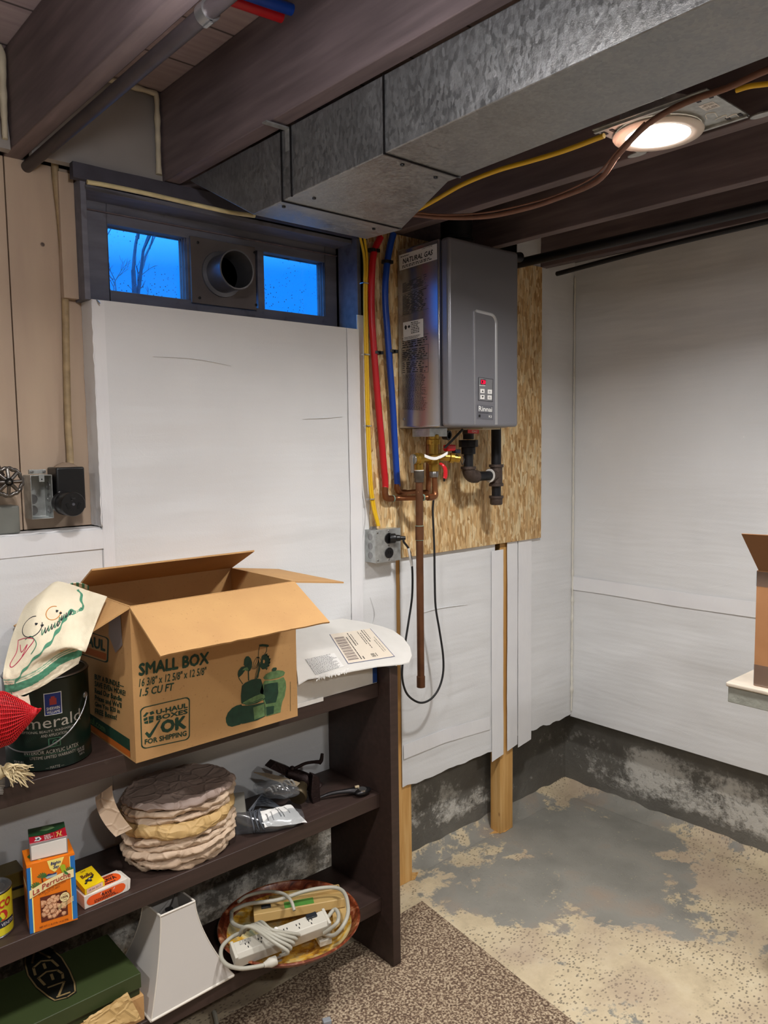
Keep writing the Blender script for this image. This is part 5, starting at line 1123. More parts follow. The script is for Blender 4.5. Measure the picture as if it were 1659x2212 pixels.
# ================================================================== TOWEL over the left flap and the can
tw = thing('dish_towel', (-2.2, -0.30, 1.03), 'cream dish towel with green stripes draped over the left flap and the paint can', 'towel')
rows = [  # (px, py, y) from the top edge to the bottom edge
 [(88, 1284, -.10), (118, 1258, -.13), (150, 1262, -.14), (190, 1276, -.18), (231, 1289, -.20)],
 [(58, 1306, -.15), (92, 1290, -.20), (140, 1296, -.21), (178, 1308, -.22), (213, 1330, -.245)],
 [(36, 1350, -.19), (74, 1344, -.25), (122, 1346, -.262), (162, 1356, -.268), (197, 1374, -.27)],
 [(18, 1404, -.215), (58, 1402, -.272), (108, 1398, -.285), (150, 1396, -.292), (184, 1408, -.285)],
 [(7, 1455, -.222), (42, 1450, -.280), (87, 1433, -.292), (132, 1406, -.300), (181, 1388, -.292)],
 [(11, 1486, -.222), (42, 1478, -.280), (87, 1459, -.294), (131, 1430, -.302), (177, 1410, -.294)],
 [(17, 1511, -.220), (48, 1502, -.278), (90, 1483, -.292), (131, 1457, -.300), (169, 1434, -.292)]]
def rest(px, py, y, r_):
    p = at(px, py, y=y)
    if r_ > 3: return at(px, py, y=min(y, -0.262-0.0006*max(0, px-20)*(0.5)))
    n_ = Vector((-0.453, 0, 1)).normalized(); p0 = Vector((-2.056, 0, 1.192+0.015)); d_ = (p-CAM)
    t_ = (p0-CAM).dot(n_)/d_.dot(n_); f_ = CAM+d_*t_
    return f_ if (t_ < 1 and f_.y > -0.332) else (at(px, py, y=-0.332) if t_ < 1 else p)
RP = [[rest(p[0], p[1], p[2], i) for p in r_] for i, r_ in enumerate(rows)]
def crm(a, b, c, d_, t): return 0.5*((2*b)+(c-a)*t+(2*a-5*b+4*c-d_)*t*t+(d_-a+3*b-3*c)*t**3)
def cr1(P_, t):
    k = t*(len(P_)-1); i = min(int(k), len(P_)-2); f_ = k-i
    g_ = lambda j: P_[min(max(j, 0), len(P_)-1)]
    return crm(g_(i-1), g_(i), g_(i+1), g_(i+2), f_)
def tsurf(u, v, lift=0.0):
    p = cr1([cr1(r_, u) for r_ in RP], v)
    w_ = 0.0035*noise.noise((u*7, v*3, 2))+0.004*math.sin(u*17+v*3)*v*v*0.5+0.0018*noise.noise((u*20, v*20, 5))
    d_ = (CAM-p).normalized(); return p+d_*(w_+lift)
M('towel_green', '#4d8a6c', 0.9, var=0.12, vs=200); M('towel_green_light', '#8fae92', 0.9, var=0.1, vs=200)
def tmat(u, v):
    k = v-0.02*math.sin(u*6)
    if .785 < k < .885: return 'towel_green'
    if .715 < k < .735 or .752 < k < .765: return 'towel_green_light'
    return 'towel_cloth'
q = MB().grid(tsurf, 60, 130, tmat).build('cloth', tw, smooth=1.5, solid=0.0016)
def tline(pts, w, m_, lift=0.0014, name='embroidery', n_=5):
    m__ = MB(); P_ = [Vector((a, b)) for a, b in pts]
    Q_ = [tsurf(cr1(P_, i/(n_*(len(P_)-1))).x, cr1(P_, i/(n_*(len(P_)-1))).y, lift) for i in range(n_*(len(P_)-1)+1)]
    m__.tube(Q_, w, m_, seg=6, sub=1); return m__
# scalloped green ribbon running down the towel
rb = MB(); path = [(.62, .02), (.70, .10), (.76, .20), (.62, .25), (.58, .32), (.52, .42), (.44, .52), (.36, .62), (.27, .72), (.18, .82), (.10, .92)]
PP = [Vector(p) for p in path]; NN = 110; prev = None
for i in range(NN+1):
    c_ = cr1(PP, i/NN); d_ = cr1(PP, min(1, i/NN+.01))-cr1(PP, max(0, i/NN-.01)); n_ = Vector((-d_.y, d_.x)).normalized()
    w1 = 0.018+0.012*math.sin(i*0.62); w2 = 0.012+0.010*math.sin(i*0.62+2)
    a_, b_ = c_+n_*w1, c_-n_*w2; cur = (rb.V(tsurf(a_.x, a_.y, .0016)), rb.V(tsurf(b_.x, b_.y, .0016)))
    if prev: rb.F([prev[0], cur[0], cur[1], prev[1]], 'towel_green')
    prev = cur
rb.build('ribbon_trim', tw, smooth=1.5)
em = MB()
def est(pts, m_, w=0.0009):
    P_ = [Vector(p) for p in pts]; n_ = 6*(len(P_)-1)
    em.tube([tsurf(cr1(P_, i/n_).x, cr1(P_, i/n_).y, .0018) for i in range(n_+1)], w, m_, seg=5, sub=1)
M('thread_black', '#20242a', 0.8); M('thread_red', '#b52a50', 0.8); M('thread_green', '#3f7d60', 0.8); M('thread_orange', '#d08a40', 0.8)
for ox, oy, s_ in ((.14, .36, 1.0), (.36, .27, .7)):
    c_ = lambda a, r1, r2: (ox+.10*s_+r1*s_*math.cos(a), oy+r2*s_*math.sin(a))
    est([c_(a*.4, .11, .065) for a in range(-1, 13)], 'thread_black' if s_ == 1 else 'thread_orange')
    est([(ox+.13*s_, oy-.02), (ox+.14*s_, oy-.01), (ox+.15*s_, oy-.02)], 'thread_black', .0016); est([(ox+.20*s_, oy-.01), (ox+.21*s_, oy), (ox+.22*s_, oy-.01)], 'thread_black', .0016)
    for k in range(6): est([(ox+.22*s_+.03*k*s_, oy+.02-.012*k), (ox+.235*s_+.03*k*s_, oy+.055-.012*k), (ox+.25*s_+.03*k*s_, oy+.02-.012*k)], 'thread_black' if k % 2 else 'thread_green')
est([(.12, .44), (.20, .43), (.30, .44), (.26, .50), (.20, .58), (.14, .62), (.10, .60), (.14, .52), (.12, .44)], 'thread_red'); est([(.16, .47), (.20, .52), (.24, .47), (.22, .55)], 'thread_red')
est([(.20, .44), (.26, .42), (.34, .47), (.32, .54)], 'thread_green')
em.build('embroidery', tw, smooth=1)
q = MB(); q.grid(lambda u, v: at(38+24*u+6*v, 1500+32*v+(5*math.sin(u*3)), y=-.280-.006*u), 6, 6, 'towel_cloth').build('care_label', tw, smooth=1.5, solid=0.0008)
# green striped cloth peeping from the box behind the towel
o = MB().grid(lambda u, v: at(146+46*u, 1262+4*u+8*v-5*math.sin(u*3.1), y=-.085+.01*v), 16, 6, lambda u, v: 'towel_green' if int(u*8) % 2 else 'towel_cloth').build('striped_cloth', smooth=1.5, solid=0.002); tag(o, 'rumpled green striped cloth at the back left corner of the moving box', 'cloth')
# ================================================================== RED NET BAG
nb = thing('net_bag', at(20, 1600, y=-.30), 'red mesh produce bag beside the paint can at the left edge', 'bag')
M('net_red', '#c3131d', 0.35); M('bag_inside', '#6a1a1c', 0.4, var=0.6, vs=30)
na = at(-62, 1552, y=-.29); ne = at(88, 1531, y=-.305)
def nf(u, v, k=1.0):
    c_ = na.lerp(ne, v); r_ = 0.056*math.sqrt(max(0.0, 1-((v-0.22)/0.60)**2)) if v < .62 else 0.056*math.sqrt(1-(0.40/0.6)**2)*((1-v)/.38)**1.1
    if v < .05: r_ *= v/.05
    r_ = max(r_, 0.002)*k*(1+0.10*noise.noise((u*6, v*6, 3))*min(1, v*6)); a = 2*math.pi*u
    return (c_.x+r_*0.4*math.cos(a), c_.y+r_*0.75*math.cos(a)*0.9, c_.z-0.012*math.sin(v*3)+r_*math.sin(a))
MB().grid(lambda u, v: nf(u, v, 0.94), 40, 40, 'bag_inside').build('contents', nb, smooth=1.5)
MB().grid(nf, 34, 44, 'net_red').build('net', nb, smooth=1, wire=0.0022)
MB().tube([nf(.15, .06, 1.05), nf(.1, .35, 1.06), nf(.06, .6, 1.1), nf(.0, .85, 1.3), ne], [0.004, 0.005, 0.004, 0.003, 0.002], 'net_red', seg=8).build('net_hem', nb, smooth=1)
# ================================================================== ROPE TASSEL
ts = thing('rope_tassel', at(30, 1690, y=-.25), 'frayed cream cotton cord end hanging over the shelf edge at the left', 'rope')
M('cotton', '#cfbd95', 0.9, var=0.15, vs=80); q = MB(); rnd = random.Random(5)
hd_ = at(6, 1664, y=-.262)
for i in range(70):
    e_ = at(rnd.uniform(22, 76), rnd.uniform(1652, 1702), y=-.27-rnd.uniform(0, .02)); m_ = hd_.lerp(e_, .5)+Vector((rnd.uniform(-.006, .006), -rnd.uniform(0, .012), rnd.uniform(0.0, .012)))
    q.tube([hd_+Vector((0, 0, rnd.uniform(-.012, .006))), m_, e_], [0.0022, 0.0018, 0.0008], 'cotton', seg=5, sub=4)
q.build('strands', ts, smooth=1)
MB().tube([at(-40, 1690, y=-.255), at(-10, 1672, y=-.258), hd_], [0.016, 0.016, 0.012], 'cotton', seg=14).build('cord_end', ts, smooth=1)
ck = MB().grid(lambda u, v: at(-30+40*u, 1655+62*v, y=-.2535-.012*math.sin(u*4)-.004*math.sin(v*9)), 14, 40, lambda u, v: M('cloth_black', '#2c2c30', .9) if int(v*36) % 2 else M('cloth_pale', '#bcb8b0', .9)).build('checked_cloth', smooth=1.5, solid=0.002)
tag(ck, 'black and white striped cloth hanging at the left edge below the rope end', 'cloth')
# ================================================================== WHITE MAILER BOX
mb_ = thing('mailer_box', (-1.46, -0.14, ZT), 'white flat shipping box with a torn open lid and an address label', 'box')
M('mailer_white', '#cfccc6', 0.55, var=0.03); M('mailer_blue', '#173a78', 0.5)
WX, WE, WY = -1.600, -1.3055, -0.250
q = MB().box((WX, WY, ZT+0.0005), (WE, -0.02, ZT+0.058), 'mailer_white'); q.box((WE-0.016, WY-0.0008, ZT+0.002), (WE+0.0006, WY+0.001, ZT+0.056), 'mailer_blue')
q.build('box_body', mb_, bevel=0.001)
fl_ = MB()
outl = [((645, 1480), .9115, 0), ((665, 1468), .9125, 0), ((700, 1463), .913, 0), ((760, 1451), .914, 0), ((815, 1441), .914, 0), ((868, 1436), .912, 0), ((884, 1432), .912, 0), ((890, 1418), .914, 0), ((886, 1400), .920, 0), ((872, 1380), .927, 0), ((850, 1364), .934, 0), ((828, 1356), .938, 0), ((790, 1346), .945, 0), ((740, 1338), .955, 0), ((690, 1345), .960, 0), ((640, 1360), .960, 0), ((638, 1420), .935, 0)]
LP = [at(*p, z=z__) for p, z__, _0 in outl]
# best plane through the outline
cen = sum(LP, Vector())/len(LP)
ctl = [(645, 1480), (884, 1432), (850, 1364), (740, 1338)]
def lidz(px, py):      # height of the slanting lid under this spot
    n_ = Vector((0.0, -0.24, 1)).normalized(); p0 = Vector((0, -0.30, 0.912)); d_ = (_r*((px-829.5)/FPX)-_u*((py-1106)/FPX)+_f)
    t_ = (p0-CAM).dot(n_)/d_.dot(n_); return CAM+d_*t_
LP = [lidz(*p[0]) for p in outl]
fl_.prism([p for p in LP], (0, 0.0006, 0.003), 'mailer_white')
L4 = lambda bl, br, tr, tl, e=.0036: quad(lidz(*bl), lidz(*br), lidz(*tr), lidz(*tl), (0, 0, e))
lab = L4((752, 1437), (853, 1421), (800, 1360), (712, 1373))
patch(fl_, lab, M('label_cream', '#d9cdbb', 0.45))
lab2 = lambda u, v: lab(u, v)+Vector((0, 0, .0003))
for a in ((0, 0, 1, .012), (0, 0, .01, 1), (.99, 0, 1, 1)): patch(fl_, subq(lab2, *a), 'mailer_blue')
for k in range(26): patch(fl_, subq(lab2, .05, .10+.03*k, .27, .10+.03*k+(.010 if k % 3 else .019)), M('bar_brown', '#5d4a4c', .6))
scribble(fl_, lambda u, v: subq(lab2, .30, .08, .34, .9)(v, u), 'ink_black', 1, 5, dens=.05)
for k, (u0, u1, a, b) in enumerate(((.38, .42, .5, .95), (.44, .47, .45, .9), (.63, .66, .4, .95), (.68, .71, .3, .9), (.74, .78, .55, .98), (.80, .83, .6, .98), (.86, .88, .1, .6), (.91, .93, .15, .7), (.36, .40, .06, .16), (.66, .69, .08, .2))):
    scribble(fl_, (lambda u0, u1, a, b: (lambda u, v: lab2(u0+(u1-u0)*v, b-(b-a)*u)))(u0, u1, a, b), 'ink_black', 1, k+2, dens=.10)
hq = subq(lab2, .565, .09, .64, .19); frame(fl_, lambda u, v: hq(u, v)+Vector((0, 0, .0002)), 'ink_black', .1, .1); fl_.text('H', (lambda u, v: hq(.25+.5*(v), .75-.5*u)+Vector((0, 0, .0003))), 'ink_black', bold=.02)
s2 = L4((682, 1461), (743, 1442), (722, 1413), (659, 1427)); patch(fl_, s2, 'label_white'); scribble(fl_, lambda u, v: s2(u, v)+Vector((0, 0, .0003)), 'ink_grey', 16, 12, dens=.06)
# torn paper fringe
for k in range(60):
    px_ = 680+rnd.uniform(0, 72); py_ = 1467-(px_-680)*.25+rnd.uniform(-2, 5); p_ = lidz(px_, py_)
    fl_.poly([p_+Vector((0, -.001, .004)), p_+Vector((.004, -.002, .0045)), p_+Vector((rnd.uniform(-.003, .006), -.003, rnd.uniform(-.004, .002)))], 'label_white')
fl_.build('lid', mb_)
o = MB().box((-1.601, -0.2535, ZT-0.007), (-1.50, -0.2522, ZT+0.004), 'white_paint').build('paper_scrap'); tag(o, 'torn white paper scrap on the shelf edge under the mailer box', 'paper')
# ================================================================== MIDDLE SHELF
def mbox(name, label, cat, bl, br, depth, h, z, faces, group=None, bev=0.0006, bend=0):
    """carton whose front bottom edge runs bl-br (px on height z)"""
    a, b = at(*bl, z=z), at(*br, z=z); a.z = b.z = z+0.0005; u = (b-a); L_ = u.length; u.normalize(); n_ = Vector((-u.y, u.x, 0)); k = Vector((0, 0, 1))
    t = thing(name, (a+b)/2+n_*depth/2, label, cat, group)
    return t, a, u, n_, k, L_
# ---- sugar box
t, a, u, n_, k, L_ = mbox('sugar_box', 'orange sugar cube box with blue edge stripes, standing at the shelf front', 'box', (65, 2018), (168, 1986), 0.075, 0.125, ZM, None)
H = 0.149; Dp = 0.072
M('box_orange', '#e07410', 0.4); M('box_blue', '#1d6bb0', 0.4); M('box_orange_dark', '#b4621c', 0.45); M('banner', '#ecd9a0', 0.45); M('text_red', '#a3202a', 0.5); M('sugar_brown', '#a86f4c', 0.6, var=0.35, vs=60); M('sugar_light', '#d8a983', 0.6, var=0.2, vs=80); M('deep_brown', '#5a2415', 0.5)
M('palm_green', '#2f6e34', 0.5, var=.2, vs=90); M('parrot', '#9cae1e', 0.5); M('pale_yellow', '#f0dc78', 0.45); M('navy_text', '#1b2c6a', 0.5)
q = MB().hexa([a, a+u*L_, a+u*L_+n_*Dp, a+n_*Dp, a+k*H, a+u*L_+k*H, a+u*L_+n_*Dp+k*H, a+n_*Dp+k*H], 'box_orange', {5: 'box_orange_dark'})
F1 = quad(a, a+u*L_, a+u*L_+k*H, a+k*H, -n_*E_)
F2 = lambda x, y: F1(x, y)-n_*E_; F3 = lambda x, y: F1(x, y)-n_*E_*2; F4 = lambda x, y: F1(x, y)-n_*E_*3
patch(q, subq(F1, 0, 0, .075, .96), 'box_blue'); patch(q, subq(F1, .90, .02, 1, .97), 'box_blue'); patch(q, subq(F1, .075, 0, .10, .96), 'pale_yellow'); patch(q, subq(F1, .885, .02, .9, .97), 'pale_yellow')
q.poly([F1(.42, .99), F1(.78, .99), F1(.70, .87), F1(.57, .80), F1(.47, .86)], 'pale_yellow'); q.text('B\u00e9ghin', subq(F2, .49, .90, .70, .96), 'navy_text', bold=.03, shear=.2); q.text('Say', subq(F2, .54, .84, .67, .90), 'navy_text', bold=.03, shear=.2)
q.poly([F1(.34, .78), F1(.62, .78), F1(.60, .74), F1(.40, .73)], M('sea', '#9fb6b8', .5)); q.poly([F2(.37, .78), F2(.44, .80), F2(.52, .785), F2(.60, .795), F2(.60, .775), F2(.37, .77)], 'navy_text')
def palm(cx_, cy_, s_):
    for i in range(7):
        a_ = math.radians(20+22*i); q.poly([F2(cx_, cy_), F2(cx_+s_*math.cos(a_), cy_+s_*.75*math.sin(a_)), F2(cx_+s_*.9*math.cos(a_-.28), cy_+s_*.6*math.sin(a_-.28))], 'palm_green')
palm(.30, .76, .12); palm(.16, .64, .13); palm(.86, .74, .12)
q.poly([F2(.285, .76), F2(.31, .76), F2(.33, .68), F2(.30, .68)], 'deep_brown')
q.poly([F3(.68, .86), F3(.73, .89), F3(.79, .87), F3(.80, .80), F3(.84, .72), F3(.76, .74), F3(.71, .78)], 'parrot'); q.poly([F4(.75, .80), F4(.84, .74), F4(.86, .70), F4(.77, .74)], 'palm_green')
NB = 12
def arc(x): return .555+.145*math.sin(max(0, min(1, (x-.03)/1.15))*math.pi*.62)
for i in range(NB):
    x0, x1 = .03+.93*i/NB, .03+.93*(i+1)/NB; q.poly([F3(x0, arc(x0)-.045), F3(x1, arc(x1)-.045), F3(x1, arc(x1)+.075), F3(x0, arc(x0)+.075)], 'banner')
q.text('La Perruche', lambda x, y: F4(.10+.79*x, arc(.10+.79*x)-.025+.08*y), 'text_red', bold=.01)
q.text('PURE CANE ROUGH', lambda x, y: F2(.22+.56*x, arc(.22+.56*x)-.085+.025*y), 'deep_brown'); q.text('CUT CUBES', lambda x, y: F2(.34+.32*x, arc(.34+.32*x)-.118+.022*y), 'deep_brown')
patch(q, subq(F1, .24, .115, .80, .485), 'deep_brown')
rnd = random.Random(11)
for i in range(52):
    cx_ = .27+.50*rnd.random(); cy_ = .16+.28*rnd.random(); r_ = rnd.uniform(.035, .07); n5 = rnd.choice((5, 6)); o_ = rnd.random()*3
    P5 = [(min(.79, max(.25, cx_+r_*rnd.uniform(.8, 1.2)*math.cos(o_+6.283*j/n5))), min(.475, max(.12, cy_+r_*.62*rnd.uniform(.8, 1.2)*math.sin(o_+6.283*j/n5)))) for j in range(n5)]
    q.poly([F2(*p)-n_*.00002*i for p in P5], 'sugar_brown'); q.poly([F2(cx_+(p[0]-cx_)*.75, cy_+.006+(p[1]-cy_)*.7)-n_*(.00002*i+.00001) for p in P5], 'sugar_light')
q.poly([F4(.745+.11*math.cos(6.283*j/24), .40+.075*math.sin(6.283*j/24)) for j in range(24)], 'deep_brown'); q.poly([F4(.745+.10*math.cos(6.283*j/24), .40+.068*math.sin(6.283*j/24))-n_*.0002 for j in range(24)], 'banner')
q.text('100%', lambda x, y: F4(.67+.15*x, .385+.035*y)-n_*.0004, 'deep_brown', bold=.03); q.text('PURE', lambda x, y: F4(.70+.09*x, .43+.018*y)-n_*.0004, 'deep_brown'); q.text('CANE', lambda x, y: F4(.70+.09*x, .352+.018*y)-n_*.0004, 'deep_brown')
for j in range(4): q.poly([F4(.60, .235+.02*j), F4(.93, .31+.02*j), F4(.93, .318+.02*j), F4(.60, .243+.02*j)], 'banner')
q.text('NET WT 1.1 lb (17 lb, 1.6 oz) 500g', subq(F2, .20, .035, .80, .065), 'deep_brown', bold=.01)
Tq = quad(a+k*H, a+u*L_+k*H, a+u*L_+n_*Dp+k*H, a+n_*Dp+k*H, k*E_); q.poly([Tq(.10, .3), Tq(.3, .1), Tq(.36, .5), Tq(.2, .8)], 'pale_yellow'); q.poly([Tq(.06, .5), Tq(.12, .3), Tq(.2, .75)], 'palm_green')
Sq = quad(a+n_*Dp, a, a+k*H, a+n_*Dp+k*H, -u*E_); patch(q, subq(Sq, .9, 0, 1, .96), 'box_blue'); scribble(q, subq(Sq, .2, .12, .8, .5), 'deep_brown', 12, 4, dens=.15); patch(q, subq(Sq, .15, .6, .8, .66), 'banner')
q.build('sugar_carton', t, bevel=0.0005)
top_ = a+k*(H+.0008)
# ---- match box on top, turned a little
mt = thing('match_box', top_+u*.04+n_*.03, 'large red and green matchbox lying on the orange sugar box', 'box')
c_ = at(66, 1861, z=ZM+H+.001); d_ = at(147, 1842, z=ZM+H+.001); uu = (d_-c_); ML = uu.length; uu.normalize(); nn = Vector((-uu.y, uu.x, 0)); a_ = c_; MH, MD = .037, .072
M('match_red', '#b5162c', .4); M('match_green', '#1c4526', .3, var=.3, vs=60); M('match_side', '#8c8682', .6); M('tray_white', '#d9d4cc', .6)
uu = (uu*0.97).normalized()
q = MB().hexa([a_, a_+uu*ML, a_+uu*ML+nn*MD, a_+nn*MD, a_+k*MH, a_+uu*ML+k*MH, a_+uu*ML+nn*MD+k*MH, a_+nn*MD+k*MH], 'match_side', {1: 'match_red'})
Tq = quad(a_+k*MH, a_+uu*ML+k*MH, a_+uu*ML+nn*MD+k*MH, a_+nn*MD+k*MH, k*E_)
T2 = lambda x, y: Tq(x, y)+k*E_
patch(q, subq(Tq, 0, 0, 1, .02), 'label_white'); q.poly([Tq(0, .46), Tq(.35, .40), Tq(.7, .46), Tq(1, .62), Tq(1, 1), Tq(0, 1)], 'match_green')
q.poly([T2(.3, .7), T2(.5, .62), T2(.72, .7), T2(.65, .9), T2(.4, .92)], M('leaf_pale', '#5d7a4e', .5, var=.3, vs=120))
q.poly([T2(.12, .10), T2(.25, .06), T2(.33, .16), T2(.27, .34), T2(.15, .33), T2(.18, .2)], 'label_white'); q.poly([T2(.16, .14), T2(.24, .11), T2(.28, .17), T2(.24, .29), T2(.19, .28), T2(.21, .19)]and[T2(.17, .14)+k*.0003, T2(.24, .12)+k*.0003, T2(.28, .18)+k*.0003, T2(.24, .28)+k*.0003], M('match_slate', '#4a5660', .5))
scribble(q, subq(T2, .40, .06, .62, .36), 'label_white', 4, 3, dens=.3); patch(q, subq(T2, .66, .04, .665, .4), 'pale_yellow')
for x_ in (.72, .80): q.poly([T2(x_, .08), T2(x_+.02, .08), T2(x_+.08, .40), T2(x_+.055, .40)], 'pale_yellow')
q.poly([T2(.86, .08), T2(.88, .08), T2(.74, .38), T2(.72, .36)], 'pale_yellow')
q.build('sleeve', mt, bevel=0.0005)
q = MB(); e_ = .0022; b0_ = a_-nn*.0015
q.hexa([b0_+uu*e_+k*e_, b0_+uu*(ML-e_)+k*e_, b0_+uu*(ML-e_)+nn*.01+k*e_, b0_+uu*e_+nn*.01+k*e_, b0_+uu*e_+k*(MH-.005), b0_+uu*(ML-e_)+k*(MH-.003), b0_+uu*(ML-e_)+nn*.01+k*(MH-.003), b0_+uu*e_+nn*.01+k*(MH-.005)], 'tray_white')
q.build('tray', mt, bevel=0.0005)
# ---- orange and white long carton, yellow liquorice box on it
M('carton_white', '#dbd3c8', .45); M('carton_orange', '#e2561c', .42)
t, a, u, n_, k, L_ = mbox('sweets_box', 'long white carton with orange rounded panels, lying right of the sugar box', 'box', (183, 1966), (276, 1925), 0.055, 0.032, ZM, None)
H, Dp = .030, .052
q = MB().hexa([a, a+u*L_, a+u*L_+n_*Dp, a+n_*Dp, a+k*H, a+u*L_+k*H, a+u*L_+n_*Dp+k*H, a+n_*Dp+k*H], 'carton_white')
def panel(fn, asp):
    pts = []
    for cx_, cy_, a0 in ((.95-.14, .5, -90), (.05+.14, .5, 90)):
        for j in range(9): g_ = math.radians(a0+22.5*j); pts.append(fn(cx_+.14*math.cos(g_), cy_+.36*math.sin(g_)))
    q.poly(pts, 'carton_orange')
Fq = quad(a, a+u*L_, a+u*L_+k*H, a+k*H, -n_*E_); Tq = quad(a+k*H, a+u*L_+k*H, a+u*L_+n_*Dp+k*H, a+n_*Dp+k*H, k*E_); panel(Fq, 1); panel(Tq, 1)
Fq2 = lambda x, y: Fq(x, y)-n_*E_; Tq2 = lambda x, y: Tq(x, y)+k*E_
q.text('RAVE', subq(Fq2, .40, .50, .62, .74), 'ink_black', bold=.02); scribble(q, subq(Fq2, .22, .22, .80, .46), 'ink_black', 3, 4, dens=.1)
for x_ in (.36, .66): q.poly([Fq2(x_, .60), Fq2(x_+.03, .72), Fq2(x_+.04, .84), Fq2(x_+.01, .72)], 'label_white')
q.text('XAVA', subq(Tq2, .52, .35, .84, .62), 'ink_black', bold=.02); scribble(q, subq(Tq2, .45, .15, .85, .3), 'ink_black', 1, 4, dens=.1); scribble(q, subq(Tq2, .5, .68, .85, .8), 'ink_black', 1, 6, dens=.1)
q.build('carton_body', t, bevel=0.0012)
fl2 = MB().prism([a+u*L_, a+u*(L_+.006)+k*.004, a+u*(L_+.008)+k*(H-.004), a+u*L_+k*H], n_*(Dp-.004), 'carton_white').build('end_flap', t, bevel=0.0004)
y0_ = a+u*.004+n_*.003+k*(H+.001)
t2 = thing('sweets_box', y0_+u*.025+n_*.02, 'small yellow carton lying on the orange and white carton', 'box')
yb = MB(); M('box_yellow', '#e2c20c', .4); uy = (u*1+n_*.10).normalized(); ny = Vector((-uy.y, uy.x, 0)); YL, YD, YH = .047, .055, .013
tilt = (ny*.96+k*.28).normalized()
yb.hexa([y0_, y0_+uy*YL, y0_+uy*YL+tilt*YD, y0_+tilt*YD, y0_+k*YH, y0_+uy*YL+k*YH, y0_+uy*YL+tilt*YD+k*YH, y0_+tilt*YD+k*YH], 'box_yellow')
Yq = quad(y0_+k*YH, y0_+uy*YL+k*YH, y0_+uy*YL+tilt*YD+k*YH, y0_+tilt*YD+k*YH, k*E_); Y2 = lambda x, y: Yq(x, y)+k*E_
yb.text('Bolka', subq(Y2, .22, .52, .78, .72), M('choc', '#4a1c14', .5), bold=.03)
for (x_, y_, r_) in ((.35, .35, .11), (.5, .40, .10), (.62, .42, .09), (.48, .28, .08), (.22, .25, .07), (.72, .48, .06)): yb.poly([Y2(x_+r_*math.cos(j), y_+r_*.7*math.sin(j)) for j in range(6)], 'ink_black')
yb.poly([Y2(.4, .36), Y2(.47, .43), Y2(.55, .40), Y2(.5, .33)], 'label_white'); yb.text('Lisa', subq(Y2, .38, .86, .60, .95), 'choc')
Yf_ = quad(y0_, y0_+uy*YL, y0_+uy*YL+k*YH, y0_+k*YH, -ny*E_); patch(yb, subq(Yf_, .08, .1, .9, .9), M('pink_label', '#e2b8a8', .5)); yb.text('18 04 2013', lambda x, y: subq(Yf_, .18, .3, .8, .7)(x, y)-ny*E_, 'ink_grey')
yb.build('carton_body', t2, bevel=0.0005)
# ---- tin can at the left edge
tc_ = at(-2, 2026, z=ZM); tc_.y += .03; TR, TH = .036, .098
tn = thing('tin_can', (tc_.x, tc_.y, ZM), 'small food tin with a yellow label at the left edge of the middle shelf', 'can')
M('tin_yellow', '#d4c42a', .4); M('tin_red', '#b8271c', .45)
q = MB().turn((tc_.x, tc_.y, ZM+.0005), (0, 0, 1), [(0, TR), (.002, TR+.001), (.004, TR-.0005), (TH-.004, TR-.0005), (TH-.002, TR+.001), (TH, TR), (TH, TR-.003), (TH-.003, TR-.004), (TH-.003, TR-.012), (TH-.0022, TR-.013), (TH-.0035, TR-.014), (TH-.0035, .001)], 'steel', seg=48)
q.build('can_body', tn, smooth=.8)
q = MB(); pt = math.atan2(CAM.y-tc_.y, CAM.x-tc_.x)
def tf(d0, d1, z0, z1, r=TR+.0004): return lambda u, v: (tc_.x+r*math.cos(pt+math.radians(d0+(d1-d0)*u)), tc_.y+r*math.sin(pt+math.radians(d0+(d1-d0)*u)), ZM+z0+(z1-z0)*v)
for i in range(48): patch(q, tf(-180+7.5*i, -172.5+7.5*i, .005, TH-.005), 'tin_yellow')
def band(d0, d1, z0, z1, m_, r): [patch(q, tf(d0+(d1-d0)*i/14, d0+(d1-d0)*(i+1)/14, z0, z1, r), m_) for i in range(14)]
band(-80, 72, .022, .036, M('tin_navy', '#20243a', .4), TR+.0008); q.text('VENETO', tf(20, 68, .025, .032, TR+.0012), 'label_white'); q.text('FCO', tf(0, 58, .064, .082, TR+.0012), 'tin_red', bold=.05, shear=.2)
q.poly([tf(28+16*math.cos(j*.7), 0, .048+.012*math.sin(j*.7), 0, TR+.0009)(0, 0) for j in range(9)], 'tin_red'); q.poly([tf(14+9*math.cos(j*.9), 0, .042+.006*math.sin(j*.9), 0, TR+.0011)(0, 0) for j in range(7)], 'palm_green')
q.build('paper_label', tn, smooth=1)
o = MB().box((-2.44, -0.09, ZM+.0005), (-2.23, -0.03, ZM+.060), M('olive_box', '#6b5a22', .5)).box((-2.44, -0.092, ZM+.022), (-2.23, -0.089, ZM+.028), 'black_plastic').build('olive_case', bevel=0.002); tag(o, 'olive brown case lying behind the sugar box', 'case')
